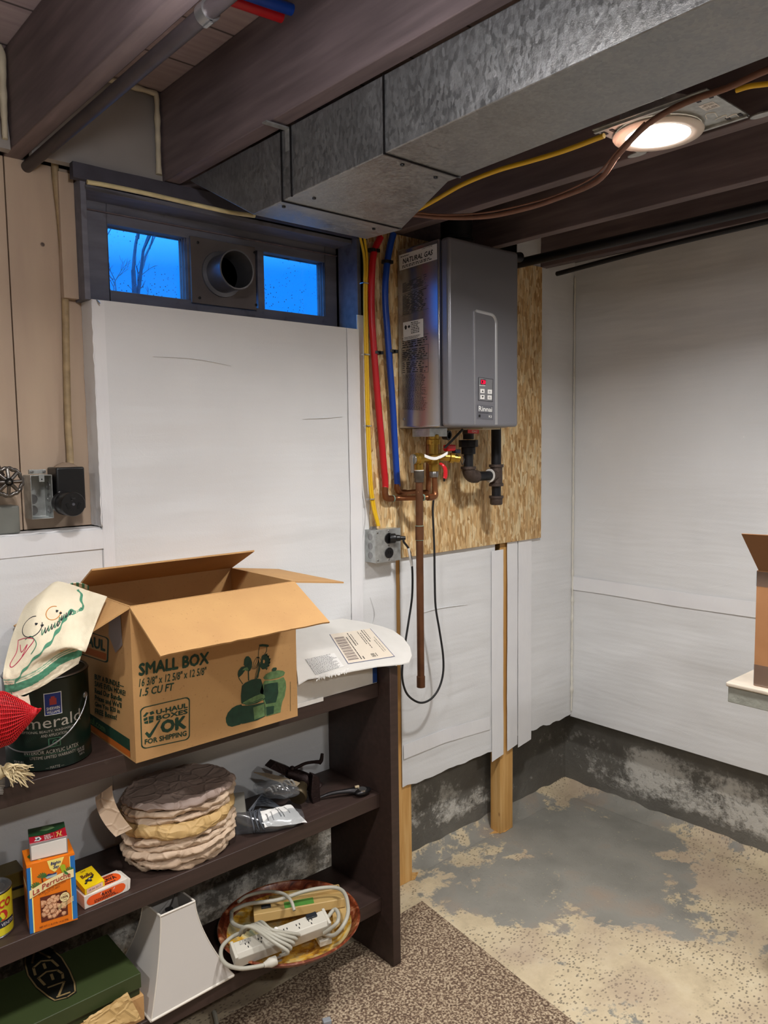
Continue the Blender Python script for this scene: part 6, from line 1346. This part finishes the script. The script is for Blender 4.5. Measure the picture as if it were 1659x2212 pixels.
# ---- stack of plates wrapped in brown paper
sc0 = Vector((-1.876, -0.142, ZM)); mats_ = ['kraft_paper', 'kraft_paper', 'kraft_paper', 'kraft_paper', 'kraft_paper', 'kraft_paper_tan', 'kraft_paper', 'kraft_paper', 'kraft_paper_grey']
hts = [.022, .020, .018, .018, .020, .036, .018, .019, .020]; z0_ = ZM+.0005
names = ['lowest bundle, lying on the shelf', 'second bundle from the bottom', 'third bundle from the bottom', 'fourth bundle from the bottom', 'fifth bundle, its paper end standing up at the left', 'thick tan bundle in the upper half of the stack', 'bundle just above the thick tan one', 'second bundle from the top of the stack', 'topmost grey-brown bundle of the stack']
radii = [.132, .141, .147, .144, .141, .148, .139, .145, .143]
for i, (h_, r_) in enumerate(zip(hts, radii)):
    cx_, cy_ = sc0.x+random.uniform(-.003, .003)+(0.006 if i > 5 else 0), sc0.y+random.uniform(-.003, .003); sd = i*7.3; z1_ = z0_+h_*1.05; last = i == 8
    m_ = MB(); NU, NV = 120, 30
    def pf_(u, v, cx_=cx_, cy_=cy_, sd=sd, h_=h_, r_=r_, z0_=z0_, last=last):
        a_ = 2*math.pi*(u % 1.0); ca, sa = math.cos(a_), math.sin(a_)
        R_1 = r_*(1+.05*noise.noise((ca*1.8, sa*1.8, sd))+.05*noise.noise((ca*5, sa*5, sd))+.025*noise.noise((ca*13, sa*13, sd)))
        if v < .3: rr = R_1*(v/.3)*.93; z = 0.0
        elif v < .6: q_ = (v-.3)/.3; rr = R_1*(.93+.07*math.sin(q_*math.pi)); z = h_*q_
        else: q_ = (v-.6)/.4; rr = R_1*.95*(1-q_); z = h_*(1-.25*math.sin(q_*math.pi)*.6)
        cr = noise.noise((ca*rr*28, sa*rr*28, sd+v*3)); cr2 = abs(noise.noise((ca*rr*55+3, sa*rr*55, sd+z*60)))
        fn3 = abs(noise.noise((ca*rr*110, sa*rr*110+9, sd+z*130))); fold = abs(noise.noise((ca*3.5+sa*2, z*70, sd)))
        z += -.003*fn3*(v > .3)
        if .25 < v < .65: rr *= 1-.035*fold
        z += (.005*cr-.003*cr2)*(1.0 if v > .3 else .0)+(.010*noise.noise((ca*2.2, sa*2.2, sd+5)) if .25 < v < .62 else 0)
        z = max(z, 0.0) if v < .35 else z
        rr *= 1+.022*cr2*(v > .3)
        x_, y_ = rr*ca, rr*sa*.80
        if last and v > .6: z += .010*math.exp(-((x_+.02)**2+(y_-.04)**2)/.003)
        y_ = min(cy_+y_, -.0185)
        return (cx_+x_, y_, z0_+z)
    m_.grid(pf_, NU+1, NV, mats_[i])
    if i == 4:      # loose paper end standing up at the left
        pa, pb = (205, 1712), (238, 1700)
        m_.grid(lambda u, v: at(206+36*u+44*v**2, 1722-26*u+(86)*v+8*u*v, y=-.17-.04*u*(1-v)-.05*v), 8, 16, 'kraft_paper')
    o = m_.build('wrapped_plate', smooth=0.35); tag(o, 'paper-wrapped plate, '+names[i], 'plate', 'plates wrapped in brown paper'); z0_ += h_*.88
# ---- grey box, bag of cable, small clear bag, grinder, metal tool
def zshelf(px, py, h=0): return at(px, py, z=ZM+h)
M('grey_card', '#837f76', .6); g0 = zshelf(525, 1815); 
o = MB().obox(Vector((-1.705, -.135, ZM+.036)), (.016, .030, .012), (-.020, .011, 0), (-.010, -.012, .034), 'grey_card').build('grey_carton', bevel=.001)
tag(o, 'small grey carton leaning between the paper stack and the bag of cable', 'box')
cb = thing('cable_bag', (-1.655, -.20, ZM), 'clear plastic bag of coiled grey cable with a white printed sheet', 'bag')
M('grey_wire', '#4f535a', .4); q = MB(); cc_ = Vector((-1.690, -.205, ZM+.032)); ax = Vector((.75, -.55, .25)).normalized(); a1v = ax.orthogonal().normalized(); a2v = ax.cross(a1v)
for i in range(15):
    r_ = .010+.0042*(i % 5); o_ = (i//5)*.011-.008; pts = [cc_+ax*(o_+.002*math.sin(j+i))+(a1v*math.cos(j*.5)+a2v*math.sin(j*.5)*.85)*(r_+.0008*math.sin(j*2+i)) for j in range(14)]
    q.tube(pts, .0019, 'grey_wire', seg=7, sub=3)
for i in range(9):
    q.tube([cc_+Vector((.01, .03, .0))+Vector((0, .003*i, .006*math.sin(i))), Vector((-1.655+.004*i, -.13, ZM+.034+.003*i)), Vector((-1.60, -.15+.005*i, ZM+.022+.002*i)), Vector((-1.585, -.19, ZM+.014))], .0019, 'grey_wire', seg=7, sub=4)
q.build('wire_coil', cb, smooth=1)
S1 = [at(560, 1758, y=-.225), at(663, 1780, y=-.262), at(640, 1742, y=-.215), at(588, 1737, y=-.200)]
ps = quad(at(572, 1788, y=-.236), at(664, 1777, y=-.262), at(628, 1738, y=-.195), at(562, 1752, y=-.212))
def psf(u, v): p_ = ps(u, v); return p_+Vector((0, 0, .006*noise.noise((u*4, v*4, 3))+.008*math.sin(u*3.1)*math.sin(v*3.1)))
q = MB().grid(psf, 16, 10, 'label_white')
for j, (u0, u1, a_, b_) in enumerate(((.10, .16, .2, .8), (.24, .28, .15, .75), (.44, .50, .3, .95), (.52, .57, .3, .9), (.72, .76, .4, .95))):
    scribble(q, (lambda u0, u1, a_, b_: (lambda u, v: psf(u0+(u1-u0)*v, b_-(b_-a_)*u)+Vector((0, -.0004, .0008))))(u0, u1, a_, b_), 'ink_grey', 1, j+3, dens=.09)
q.build('printed_sheet', cb, smooth=1.5)
q = MB()
def bagf(u, v):
    a_ = 2*math.pi*u; L0, L1 = Vector((-1.735, -.175, ZM+.028)), Vector((-1.565, -.235, ZM+.016)); c_ = L0.lerp(L1, v)
    w_ = .052*(math.sin(min(1, v*1.4+.12)*math.pi*.5))*(1 if v < .8 else 1-(v-.8)*2.2); h_ = .030*math.sqrt(max(0, 1-v*.85))+.0015
    k_ = 1+.10*noise.noise((u*9, v*7, 3)); return Vector((c_.x+.3*w_*math.cos(a_), min(-.02, c_.y+w_*math.cos(a_)*k_*.8), max(ZM+.001, c_.z+h_*math.sin(a_)*k_)))
q.grid(bagf, 36, 26, 'clear_plastic').build('plastic_film', cb, smooth=.5)
sb = thing('parts_bag', (-1.60, -.10, ZM+.04), 'small clear bag with a torn cardboard header, lying on the cable bag', 'bag')
def sbf(u, v):
    a_ = 2*math.pi*u; c_ = Vector((-1.645, -.130, ZM+.080)).lerp(Vector((-1.545, -.190, ZM+.066)), v); e_ = math.sin(min(1, max(.02, v))*math.pi)**.5
    return c_+Vector((0.1*math.cos(a_)*.03, .032*math.cos(a_), .024*math.sin(a_)))*(.25+.75*e_)*(1+.15*noise.noise((u*8, v*6, 9)))
MB().grid(sbf, 30, 20, 'clear_plastic').build('plastic_film', sb, smooth=.5)
q = MB()
for i in range(7): q.tube([Vector((-1.63+.012*i, -.150+.008*(i % 3), ZM+.070)), Vector((-1.62+.012*i, -.160, ZM+.085+.003*(i % 2))), Vector((-1.612+.012*i, -.165, ZM+.072))], .003, M('washer_grey', '#8a8782', .5), seg=6, sub=3)
q.build('small_parts', sb, smooth=1)
hdp = [at(*p, y=yy_) for p, yy_ in (((548, 1669), -.10), ((580, 1672), -.11), ((612, 1680), -.13), ((648, 1692), -.165), ((640, 1700), -.172), ((610, 1692), -.16), ((585, 1683), -.145), ((560, 1673), -.12))]
MB().prism(hdp, (0, .001, .002), M('torn_card', '#8f7f68', .8, var=.2)).build('torn_header', sb)
gd = thing('meat_grinder', (-1.52, -.14, ZM), 'dark iron clamp-on grinder with a curved crank handle', 'grinder')
M('rust_iron', '#2a1c1a', .55, .6, var=.3, vs=60, bump=.4, bs=180); M('rust_dark', '#1b1517', .5, .6)
gc_ = lambda px, py, y: at(px, py, y=y)
q = MB(); p0, p1 = gc_(632, 1668, -.10), gc_(680, 1735, -.16)
q.tube([gc_(618, 1670, -.10), gc_(640, 1676, -.11), gc_(668, 1690, -.13), gc_(688, 1706, -.15)], [.010, .019, .022, .021], 'rust_iron', seg=18, sub=3)
q.prism([gc_(583, 1660, -.09), gc_(596, 1646, -.09), gc_(628, 1658, -.09), gc_(640, 1682, -.11), gc_(612, 1674, -.11)], (0, .03, 0), 'rust_iron')
q.build('grinder_body', gd, smooth=.8, bevel=.002)
q = MB().prism([gc_(676, 1674, -.165), gc_(691, 1680, -.165), gc_(692, 1740, -.175), gc_(678, 1744, -.175), gc_(672, 1720, -.17)], (.006, .026, 0), 'rust_iron').build('clamp_jaw', gd, bevel=.002)
q = MB().turn(gc_(642, 1722, -.175), (.75, .55, .25), [(0, .024), (.003, .026), (.012, .026), (.03, .018), (.05, .014)], M('grinder_brass', '#4a3f2c', .45, .6), seg=28).build('end_ring', gd, smooth=.7)
q = MB().tube([gc_(632, 1663, -.10), gc_(645, 1656, -.10), gc_(660, 1649, -.10), gc_(678, 1646, -.10), gc_(690, 1646, -.10)], [.006, .005, .0045, .0045, .006], 'rust_iron', seg=10).tube([gc_(689, 1649, -.10), gc_(694, 1642, -.10), gc_(696, 1628, -.10)], [.006, .006, .0045], 'rust_iron', seg=10)
q.ball(gc_(631, 1661, -.10), .009, 'rust_iron'); q.build('crank_handle', gd, smooth=1)
tl = thing('metal_tool', at(760, 1712, y=-.19), 'dark metal kitchen tool with a rounded head beside the grinder', 'tool')
q = MB().tube([at(692, 1722, z=ZM+.010), at(715, 1714, z=ZM+.016), at(740, 1710, z=ZM+.017), at(760, 1708, z=ZM+.016), at(775, 1708, z=ZM+.014)], [.004, .0055, .006, .009, .013], 'dark_steel', seg=14, flat=.55).build('handle', tl, smooth=1)
hc2 = at(784, 1709, z=ZM+.013); q = MB().ball(hc2, .026, 'dark_steel', seg=20, sc=(1.1, .62, .36)).turn(hc2+Vector((-.004, -.002, .004)), (0, -.1, 1), [(0, .012), (.006, .012), (.006, .008)], 'steel', seg=18).build('head', tl, smooth=1)
q = MB().obox(hc2+Vector((-.012, .012, .013)), (.006, -.002, 0), (.001, .003, 0), (0, 0, .003), M('bone_clip', '#b3a284', .5)).build('pale_clip', tl, bevel=.001)
# ================================================================== BOTTOM SHELF
# ---- green shoe box
sbx = thing('shoe_box', (-2.20, -.13, ZL), 'dark green shoe box with a black and tan oval emblem on its lid', 'box')
M('shoe_green', '#343f1f', .5, var=.08, vs=10); M('shoe_green_dark', '#232f14', .5); M('emblem_tan', '#85704a', .5); M('emblem_black', '#0e0f0b', .5)
GX1 = -2.036; GX0 = -2.37; GY0, GY1 = -.238, -.045; GZ = .315
MB().box((GX0, GY0-.003, GZ-.036), (GX1+.003, GY1, GZ), 'shoe_green').build('box_lid', sbx, bevel=.0015)
q = MB().box((GX0+.003, GY0+.001, ZL+.062), (GX1, GY1-.002, GZ-.002), 'shoe_green_dark'); q.build('box_body', sbx, bevel=.001)
q = MB(); 
def eq(px, py): p_ = at(px, py, z=GZ+.0008); return p_
def cp3(pts): return [(x_*320/1659, 1980+y_*232/1203) for x_, y_ in pts]
outE = [(610, 950), (530, 910), (400, 800), (300, 660), (262, 520), (262, 440), (300, 330), (380, 260), (470, 290), (600, 370), (700, 450), (790, 590), (850, 740), (860, 850), (760, 915)]
q.poly([eq(*p) for p in cp3(outE)], 'emblem_black')
def es(pts, w_, m_='emblem_tan', e=.0004):
    P_ = [eq(*p)+Vector((0, 0, e)) for p in cp3(pts)]
    for a_, b_ in zip(P_, P_[1:]):
        t__ = (b_-a_); t__.z = 0; t__.normalize(); s__ = Vector((-t__.y, t__.x, 0))*w_/2; q.poly([a_-s__-t__*w_*.3, b_-s__+t__*w_*.3, b_+s__+t__*w_*.3, a_+s__-t__*w_*.3], m_)
es([(610, 935), (540, 895), (410, 790), (315, 660), (280, 520), (285, 440)], .0032); es([(600, 380), (690, 460), (775, 600), (833, 740), (842, 840), (750, 905), (610, 940)], .0032)
es([(640, 900), (780, 850)], .005); es([(660, 880), (720, 730), (540, 795)], .005)
es([(500, 765), (430, 690), (520, 620), (640, 600), (700, 640), (705, 690)], .0055); es([(575, 650), (595, 705)], .006)
es([(395, 655), (375, 575), (460, 500), (580, 490), (650, 555)], .0055); es([(490, 530), (508, 580)], .006); es([(360, 520), (385, 400)], .005); es([(440, 400), (560, 460)], .005)
q.build('emblem', sbx)
o = MB().box((GX0+.004, -.245, ZL+.0005), (GX1+.006, -.03, ZL+.061), 'cardboard').build('cardboard_tray', bevel=.001); tag(o, 'brown cardboard box under the green shoe box', 'box')
def papf(u, v):
    p_ = at(180+95*u+30*v*u, 2205-34*u+30*v+(-28*u*(1-v)), y=-.252-.012*v); return p_+Vector((0, -.006*abs(noise.noise((u*5, v*5, 2))), .003*noise.noise((u*9, v*6, 4))))
o = MB().grid(papf, 22, 12, 'kraft_paper_tan').build('packing_paper', smooth=.4, solid=.0008); tag(o, 'crumpled tan paper sticking out under the green lid', 'paper')
# ---- lamp shade
M('shade_white', '#c9c4be', .7); M('shade_trim', '#d9d2c6', .6)
ls = thing('lamp_shade', (-1.91, -.15, ZL), 'white square bell-shaped lamp shade standing between shoe box and bowl', 'lamp shade')
bA, bB = Vector((-2.022, -.262, ZL+.002)), Vector((-1.800, -.255, ZL+.002)); dd = Vector((-.006, .215, 0)); tA, tB = Vector((-1.981, -.244, .432)), Vector((-1.893, -.244, .432)); td = Vector((-.006, .084, 0))
bot = [bA, bB, bB+dd, bA+dd]; top = [tA, tB, tB+td, tA+td]
def prof(t_): return t_+.13*math.sin(t_*math.pi)       # narrows quickly, then rises steeply
q = MB(); NR = 14; rings = []
for i in range(NR+1):
    v = i/NR; h_ = v; w_ = 1-(1-v)**1.55
    ring = []
    for c_ in range(4):
        b_, t__ = bot[c_], top[c_]; ring.append(Vector((b_.x+(t__.x-b_.x)*w_, b_.y+(t__.y-b_.y)*w_, b_.z+(t__.z-b_.z)*h_)))
    rings.append(ring)
vr = [[q.V(p) for p in r_] for r_ in rings]; q.skin(vr, 'shade_white', cap=False); q.build('shade_fabric', ls, smooth=.5, solid=.0015)
q = MB()
for c_ in range(4): q.tube([r_[c_] for r_ in rings], .0016, 'shade_trim', seg=6, sub=1)
for r_, w_ in ((rings[0], .0035), (rings[-1], .0025)):
    for c_ in range(4): a_, b_ = r_[c_], r_[(c_+1) % 4]; q.tube([a_, b_], w_, 'shade_trim', seg=8, sub=1)
q.build('trim_tape', ls, smooth=1)
q = MB(); mid = sum(top, Vector())/4-Vector((0, 0, .02))
for c_ in (0, 2): q.tube([rings[-1][c_], (rings[-1][c_]+mid)/2-Vector((0, 0, .008)), mid], .0011, 'steel', seg=6)
q.turn(mid, (0, 0, 1), [(0, .010), (.0012, .010)], 'steel', seg=16); q.build('wire_spider', ls, smooth=1)
# ---- bowl with power strips
bwc = Vector((-1.605, -.222, ZL)); BR = .185; bw = thing('ceramic_bowl', bwc, 'wide glazed ceramic bowl with a mottled brown rim holding power strips', 'bowl')
def bring(r_, z_, n__=72, ph=0): return [(bwc.x+r_*math.cos(6.28318*i/n__)*1.03, bwc.y+r_*math.sin(6.28318*i/n__)*.985+(0), bwc.z+z_) for i in range(n__)]
prof_ = [(.085, .0008), (.09, .004), (.13, .012), (.16, .024), (.178, .038), (.186, .046), (.189, .050), (.187, .053), (.182, .052)]
q = MB(); q.skin([[q.V(p) for p in bring(r_, z_)] for r_, z_ in prof_], 'glazed_rim', cap=False); q.F([q.V(p) for p in reversed(bring(.085, .0008))], 'glazed_rim'); q.build('outside', bw, smooth=1)
prof_ = [(.182, .052), (.176, .044), (.165, .034), (.14, .021), (.11, .013), (.06, .010), (.002, .009)]
q = MB(); rr_ = [[q.V(p) for p in bring(r_, z_)] for r_, z_ in prof_]; q.skin(rr_[:3], 'glazed_rim', cap=False); q.skin(rr_[2:], 'glazed_bowl', cap=False); q.build('inside', bw, smooth=1)
M('strip_beige', '#c2bdb0', .45, var=.03); M('strip_tan', '#b99a62', .5); M('cord_grey', '#aaa698', .45); M('rocker', '#1d2126', .3)
def strip(name, label, p0, p1, w_, h_, m_, roll, group):
    t = thing(name, (p0+p1)/2, label, 'power strip', group); ax = (p1-p0).normalized(); L_ = (p1-p0).length; side = Vector((ax.y, -ax.x, 0)).normalized(); up = side.cross(ax).normalized()
    if up.z < 0: up = -up
    c_, s_ = math.cos(roll), math.sin(roll); sd_ = side*c_-up*s_; u_ = up*c_+side*s_
    return t, ax, L_, sd_, u_
p0, p1 = at(508, 2062, z=.268), at(702, 1990, z=.282)
t, ax, L_, sd_, u_ = strip('power_strip', 'beige power strip with six outlets and a black rocker switch, its cord wound around it', p0, p1, .05, .04, 'strip_beige', math.radians(18), 'power strips in the bowl')
W2, H2 = .024, .019; mid = (p0+p1)/2
q = MB(); A_ = lambda s_, w_, h_: p0+ax*(L_*s_)+sd_*w_+u_*h_
q.prism([A_(0, -W2, -H2), A_(0, W2, -H2), A_(0, W2*.95, H2*.5), A_(0, W2*.55, H2), A_(0, -W2*.8, H2)], ax*L_, 'strip_beige')
sbody = q.build('strip_body', t, bevel=.0015)
q = MB()
for s_ in (.13, .27, .41, .55, .69, .83):
    for du, dw in ((-.018, -.005), (.018, -.005), (0, .005)): q.obox(A_(s_+du, dw+.001, H2+.0003), ax*.0011, sd_*.0026, u_*.0004, 'slot_black')
q.build('outlet_slots', t)
q = MB().obox(A_(.86, -W2*.55, H2+.002), ax*.014, sd_*.007, u_*.003, 'rocker').build('rocker_switch', sbody, bevel=.001)
q = MB(); LB = quad(A_(.06, -W2*.7, H2+.0004), A_(.18, -W2*.7, H2+.0004), A_(.18, -W2*.2, H2+.0004), A_(.06, -W2*.2, H2+.0004)); 
q.text('POWER', subq(LB, 0, .5, 1, .95), 'ink_grey'); q.text('STRIP', subq(LB, 0, 0, 1, .42), 'ink_grey')
for s_ in (.30, .46): q.turn(A_(s_, -W2*.62, H2), u_, [(0, .005), (.001, .005), (.0011, .0035)], 'label_white', seg=14)
q.build('markings', t)
for e_s in (1.012, -.012): MB().obox(A_(e_s, 0, 0), ax*.004, sd_*W2*1.02, u_*H2*1.02, 'strip_beige').build('end_cap', t, bevel=.0015)
def bp(px, py, z): return at(px, py, z=z)
q = MB()
q.tube([A_(1.0, 0, 0), bp(722, 1965, .30), bp(731, 1975, .30), bp(729, 1992, .30), bp(714, 2006, .285), bp(700, 2016, .27)], .0052, 'cord_grey', seg=10, sub=6)
q.tube([bp(500, 1970, .27), bp(502, 1993, .28), bp(525, 2003, .298), bp(545, 2001, .31)], .0052, 'cord_grey', seg=10, sub=6)
q.tube([bp(700, 2018, .262), bp(722, 2020, .275), bp(742, 1998, .30), bp(752, 1970, .31), bp(748, 1938, .315), bp(735, 1921, .315), bp(708, 1917, .315), bp(660, 1925, .312), bp(600, 1944, .300), bp(540, 1952, .292), bp(510, 1963, .285), bp(500, 1970, .27)], .0052, 'cord_grey', seg=10, sub=6)
q.tube([bp(636, 1967, .30), bp(628, 1945, .315), bp(610, 1930, .31), bp(575, 1926, .30), bp(535, 1935, .29), bp(515, 1948, .29)], .0045, 'cord_grey', seg=10, sub=6)
for i in range(5):
    q.tube([bp(518+i*9, 2020-i*6, .290), bp(526+i*10, 2004-i*3, .322), bp(546+i*10, 2004+i*1, .326), bp(590+i*6, 2034-i*5, .312), bp(622+i*6, 2056-i*9, .288), bp(606+i*5, 2064-i*8, .268)], .0044, 'cord_grey', seg=10, sub=6)
q.tube([bp(523, 2014, .285), bp(500, 2025, .272), bp(480, 2045, .268), bp(478, 2068, .265), bp(492, 2085, .262), bp(520, 2092, .262), bp(550, 2089, .262), bp(570, 2085, .262)], .0052, 'cord_grey', seg=10, sub=6)
q.build('cord', t, smooth=1.2)
q = MB(); pl0, pl1 = bp(570, 2085, .262), bp(597, 2074, .264); q.tube([pl0, pl0.lerp(pl1, .3), pl0.lerp(pl1, .5), pl1], [.006, .009, .012, .011], 'strip_beige', seg=12, sub=1)
for o__ in (-.005, .005): q.obox(pl1+(pl1-pl0).normalized()*.006+Vector((0, 0, o__)), (pl1-pl0).normalized()*.008, (0, .001, 0), (0, 0, .0025), 'steel')
q.build('plug', t, smooth=.8)
p0, p1 = at(548, 1975, z=.262), at(742, 1940, z=.275)
t, ax, L_, sd_, u_ = strip('power_strip', 'tan power strip with two rows of slots lying behind the beige one', p0, p1, .05, .04, 'strip_tan', math.radians(-8), 'power strips in the bowl')
q = MB(); A2 = lambda s_, w_, h_: p0+ax*(L_*s_)+sd_*w_+u_*h_
q.obox(A2(.5, 0, 0), ax*(L_/2), sd_*.030, u_*.012, 'strip_tan').obox(A2(.58, -.030, .006), ax*(L_*.40), sd_*.014, u_*.016, 'strip_tan'); q.build('strip_body', t, bevel=.002)
q = MB()
for s_ in (.35, .47, .59, .71, .83, .93): q.obox(A2(s_, -.03, .0223), ax*.0012, sd_*.003, u_*.0004, 'slot_black').obox(A2(s_+.03, -.03, .0223), ax*.0012, sd_*.003, u_*.0004, 'slot_black')
q.build('outlet_slots', t)
MB().obox(A2(.14, -.002, .0135), ax*.013, sd_*.008, u_*.003, 'rocker').build('rocker_switch', t, bevel=.001)
MB().obox(A2(.50, .008, .0124), ax*.04, sd_*.018, u_*.0006, M('sticker_green', '#4f8a3a', .5)).build('green_sticker', t)
q = MB().prism([bp(712, 1928, .262), bp(745, 1932, .262), bp(754, 1985, .262), bp(722, 2008, .262)], (0, 0, .003), 'strip_tan').tube([bp(705, 1957, .268), bp(714, 1950, .268), bp(722, 1956, .268), bp(732, 1948, .268)], .0009, 'tin_red', seg=5).build('paper_tag', t)
o = MB().tube([bp(700, 2030, .232), bp(712, 2022, .240), bp(722, 2014, .25)], .008, 'strip_tan', seg=10).obox(bp(700, 2030, .235), (.016, -.004, 0), (.004, .014, 0), (0, 0, .007), 'strip_beige').build('adapter_plug', bevel=.001, smooth=.8); tag(o, 'small beige adapter plug lying in the bowl at the right', 'plug')
# ---- cord and plug on the floor under the shelf
o = MB().tube([at(462, 2186, z=.010), at(466, 2200, z=.012), at(470, 2225, z=.013), at(480, 2260, z=.013)], .006, 'cord_grey', seg=10).build('floor_cord', smooth=1); tag(o, 'pale cord lying on the carpet under the bookcase', 'cord')
o = MB().obox(at(706, 2206, z=.016)+Vector((0, 0, -.001)), (.010, -.004, 0), (.003, .008, 0), (0, 0, .0065), M('plug_grey', '#8d9196', .5)).build('grey_clip', bevel=.0015); tag(o, 'small grey plastic piece on the carpet at the bottom of the view', 'clip')
# ================================================================== BENCH AND CARTON AT THE RIGHT EDGE
M('bench_top', '#cbbfae', .5, var=.15, vs=9, bump=.2, bs=30); M('bench_edge', '#8b8c82', .5, var=.12, vs=30, bump=.5, bs=60)
bn = thing('work_bench', (-.38, -1.6, 0), 'painted bench top against the right wall with a carton on it', 'bench')
BXF, BYF = -.756, -1.003
MB().box((BXF, -2.3, .888), (-.012, BYF, .900), 'bench_top').build('bench_top', bn, bevel=.004, seg=3)
MB().box((BXF+.006, -2.295, .846), (BXF+.028, BYF-.004, .8875), 'bench_edge').box((BXF+.028, BYF-.026, .846), (-.014, BYF-.004, .8875), 'bench_edge').build('apron', bn, bevel=.002)
for y_ in (-1.55, -2.25): MB().box((BXF+.03, y_-.04, 0.009 if y_ < -9 else .0005), (BXF+.075, y_+.005, .8875), 'bench_edge').build('leg', bn, bevel=.002)
rb_ = thing('cardboard_box', (-.55, -1.27, .9), 'brown cardboard box with shiny tape, standing on the bench at the right edge', 'box')
CX0, CX1, CY1, CY0, CZ0, CZ1 = -.735, -.37, -1.066, -1.50, .9008, 1.198
q = MB().tray((CX0, CY0, CZ0), (CX1, CY1, CZ1), .004, 'cardboard_red')
q.build('carton_body', rb_)
q = MB().prism([(CX0, CY1-.004, CZ1), (CX0, CY0+.004, CZ1), (CX0-.045, CY0+.02, CZ1+.105), (CX0-.045, CY1+.022, CZ1+.095)], (.004, 0, .001), M('cardboard_dark', '#7d5532', .7)).build('flap', rb_)
q = MB().box((CX0-.0008, CY0, CZ0+.001), (CX0, CY1+.0008, CZ0+.055), 'clear_plastic').box((CX0-.0008, CY1-.03, CZ1-.04), (CX0, CY1+.001, CZ1-.002), 'clear_plastic').build('clear_tape', rb_)
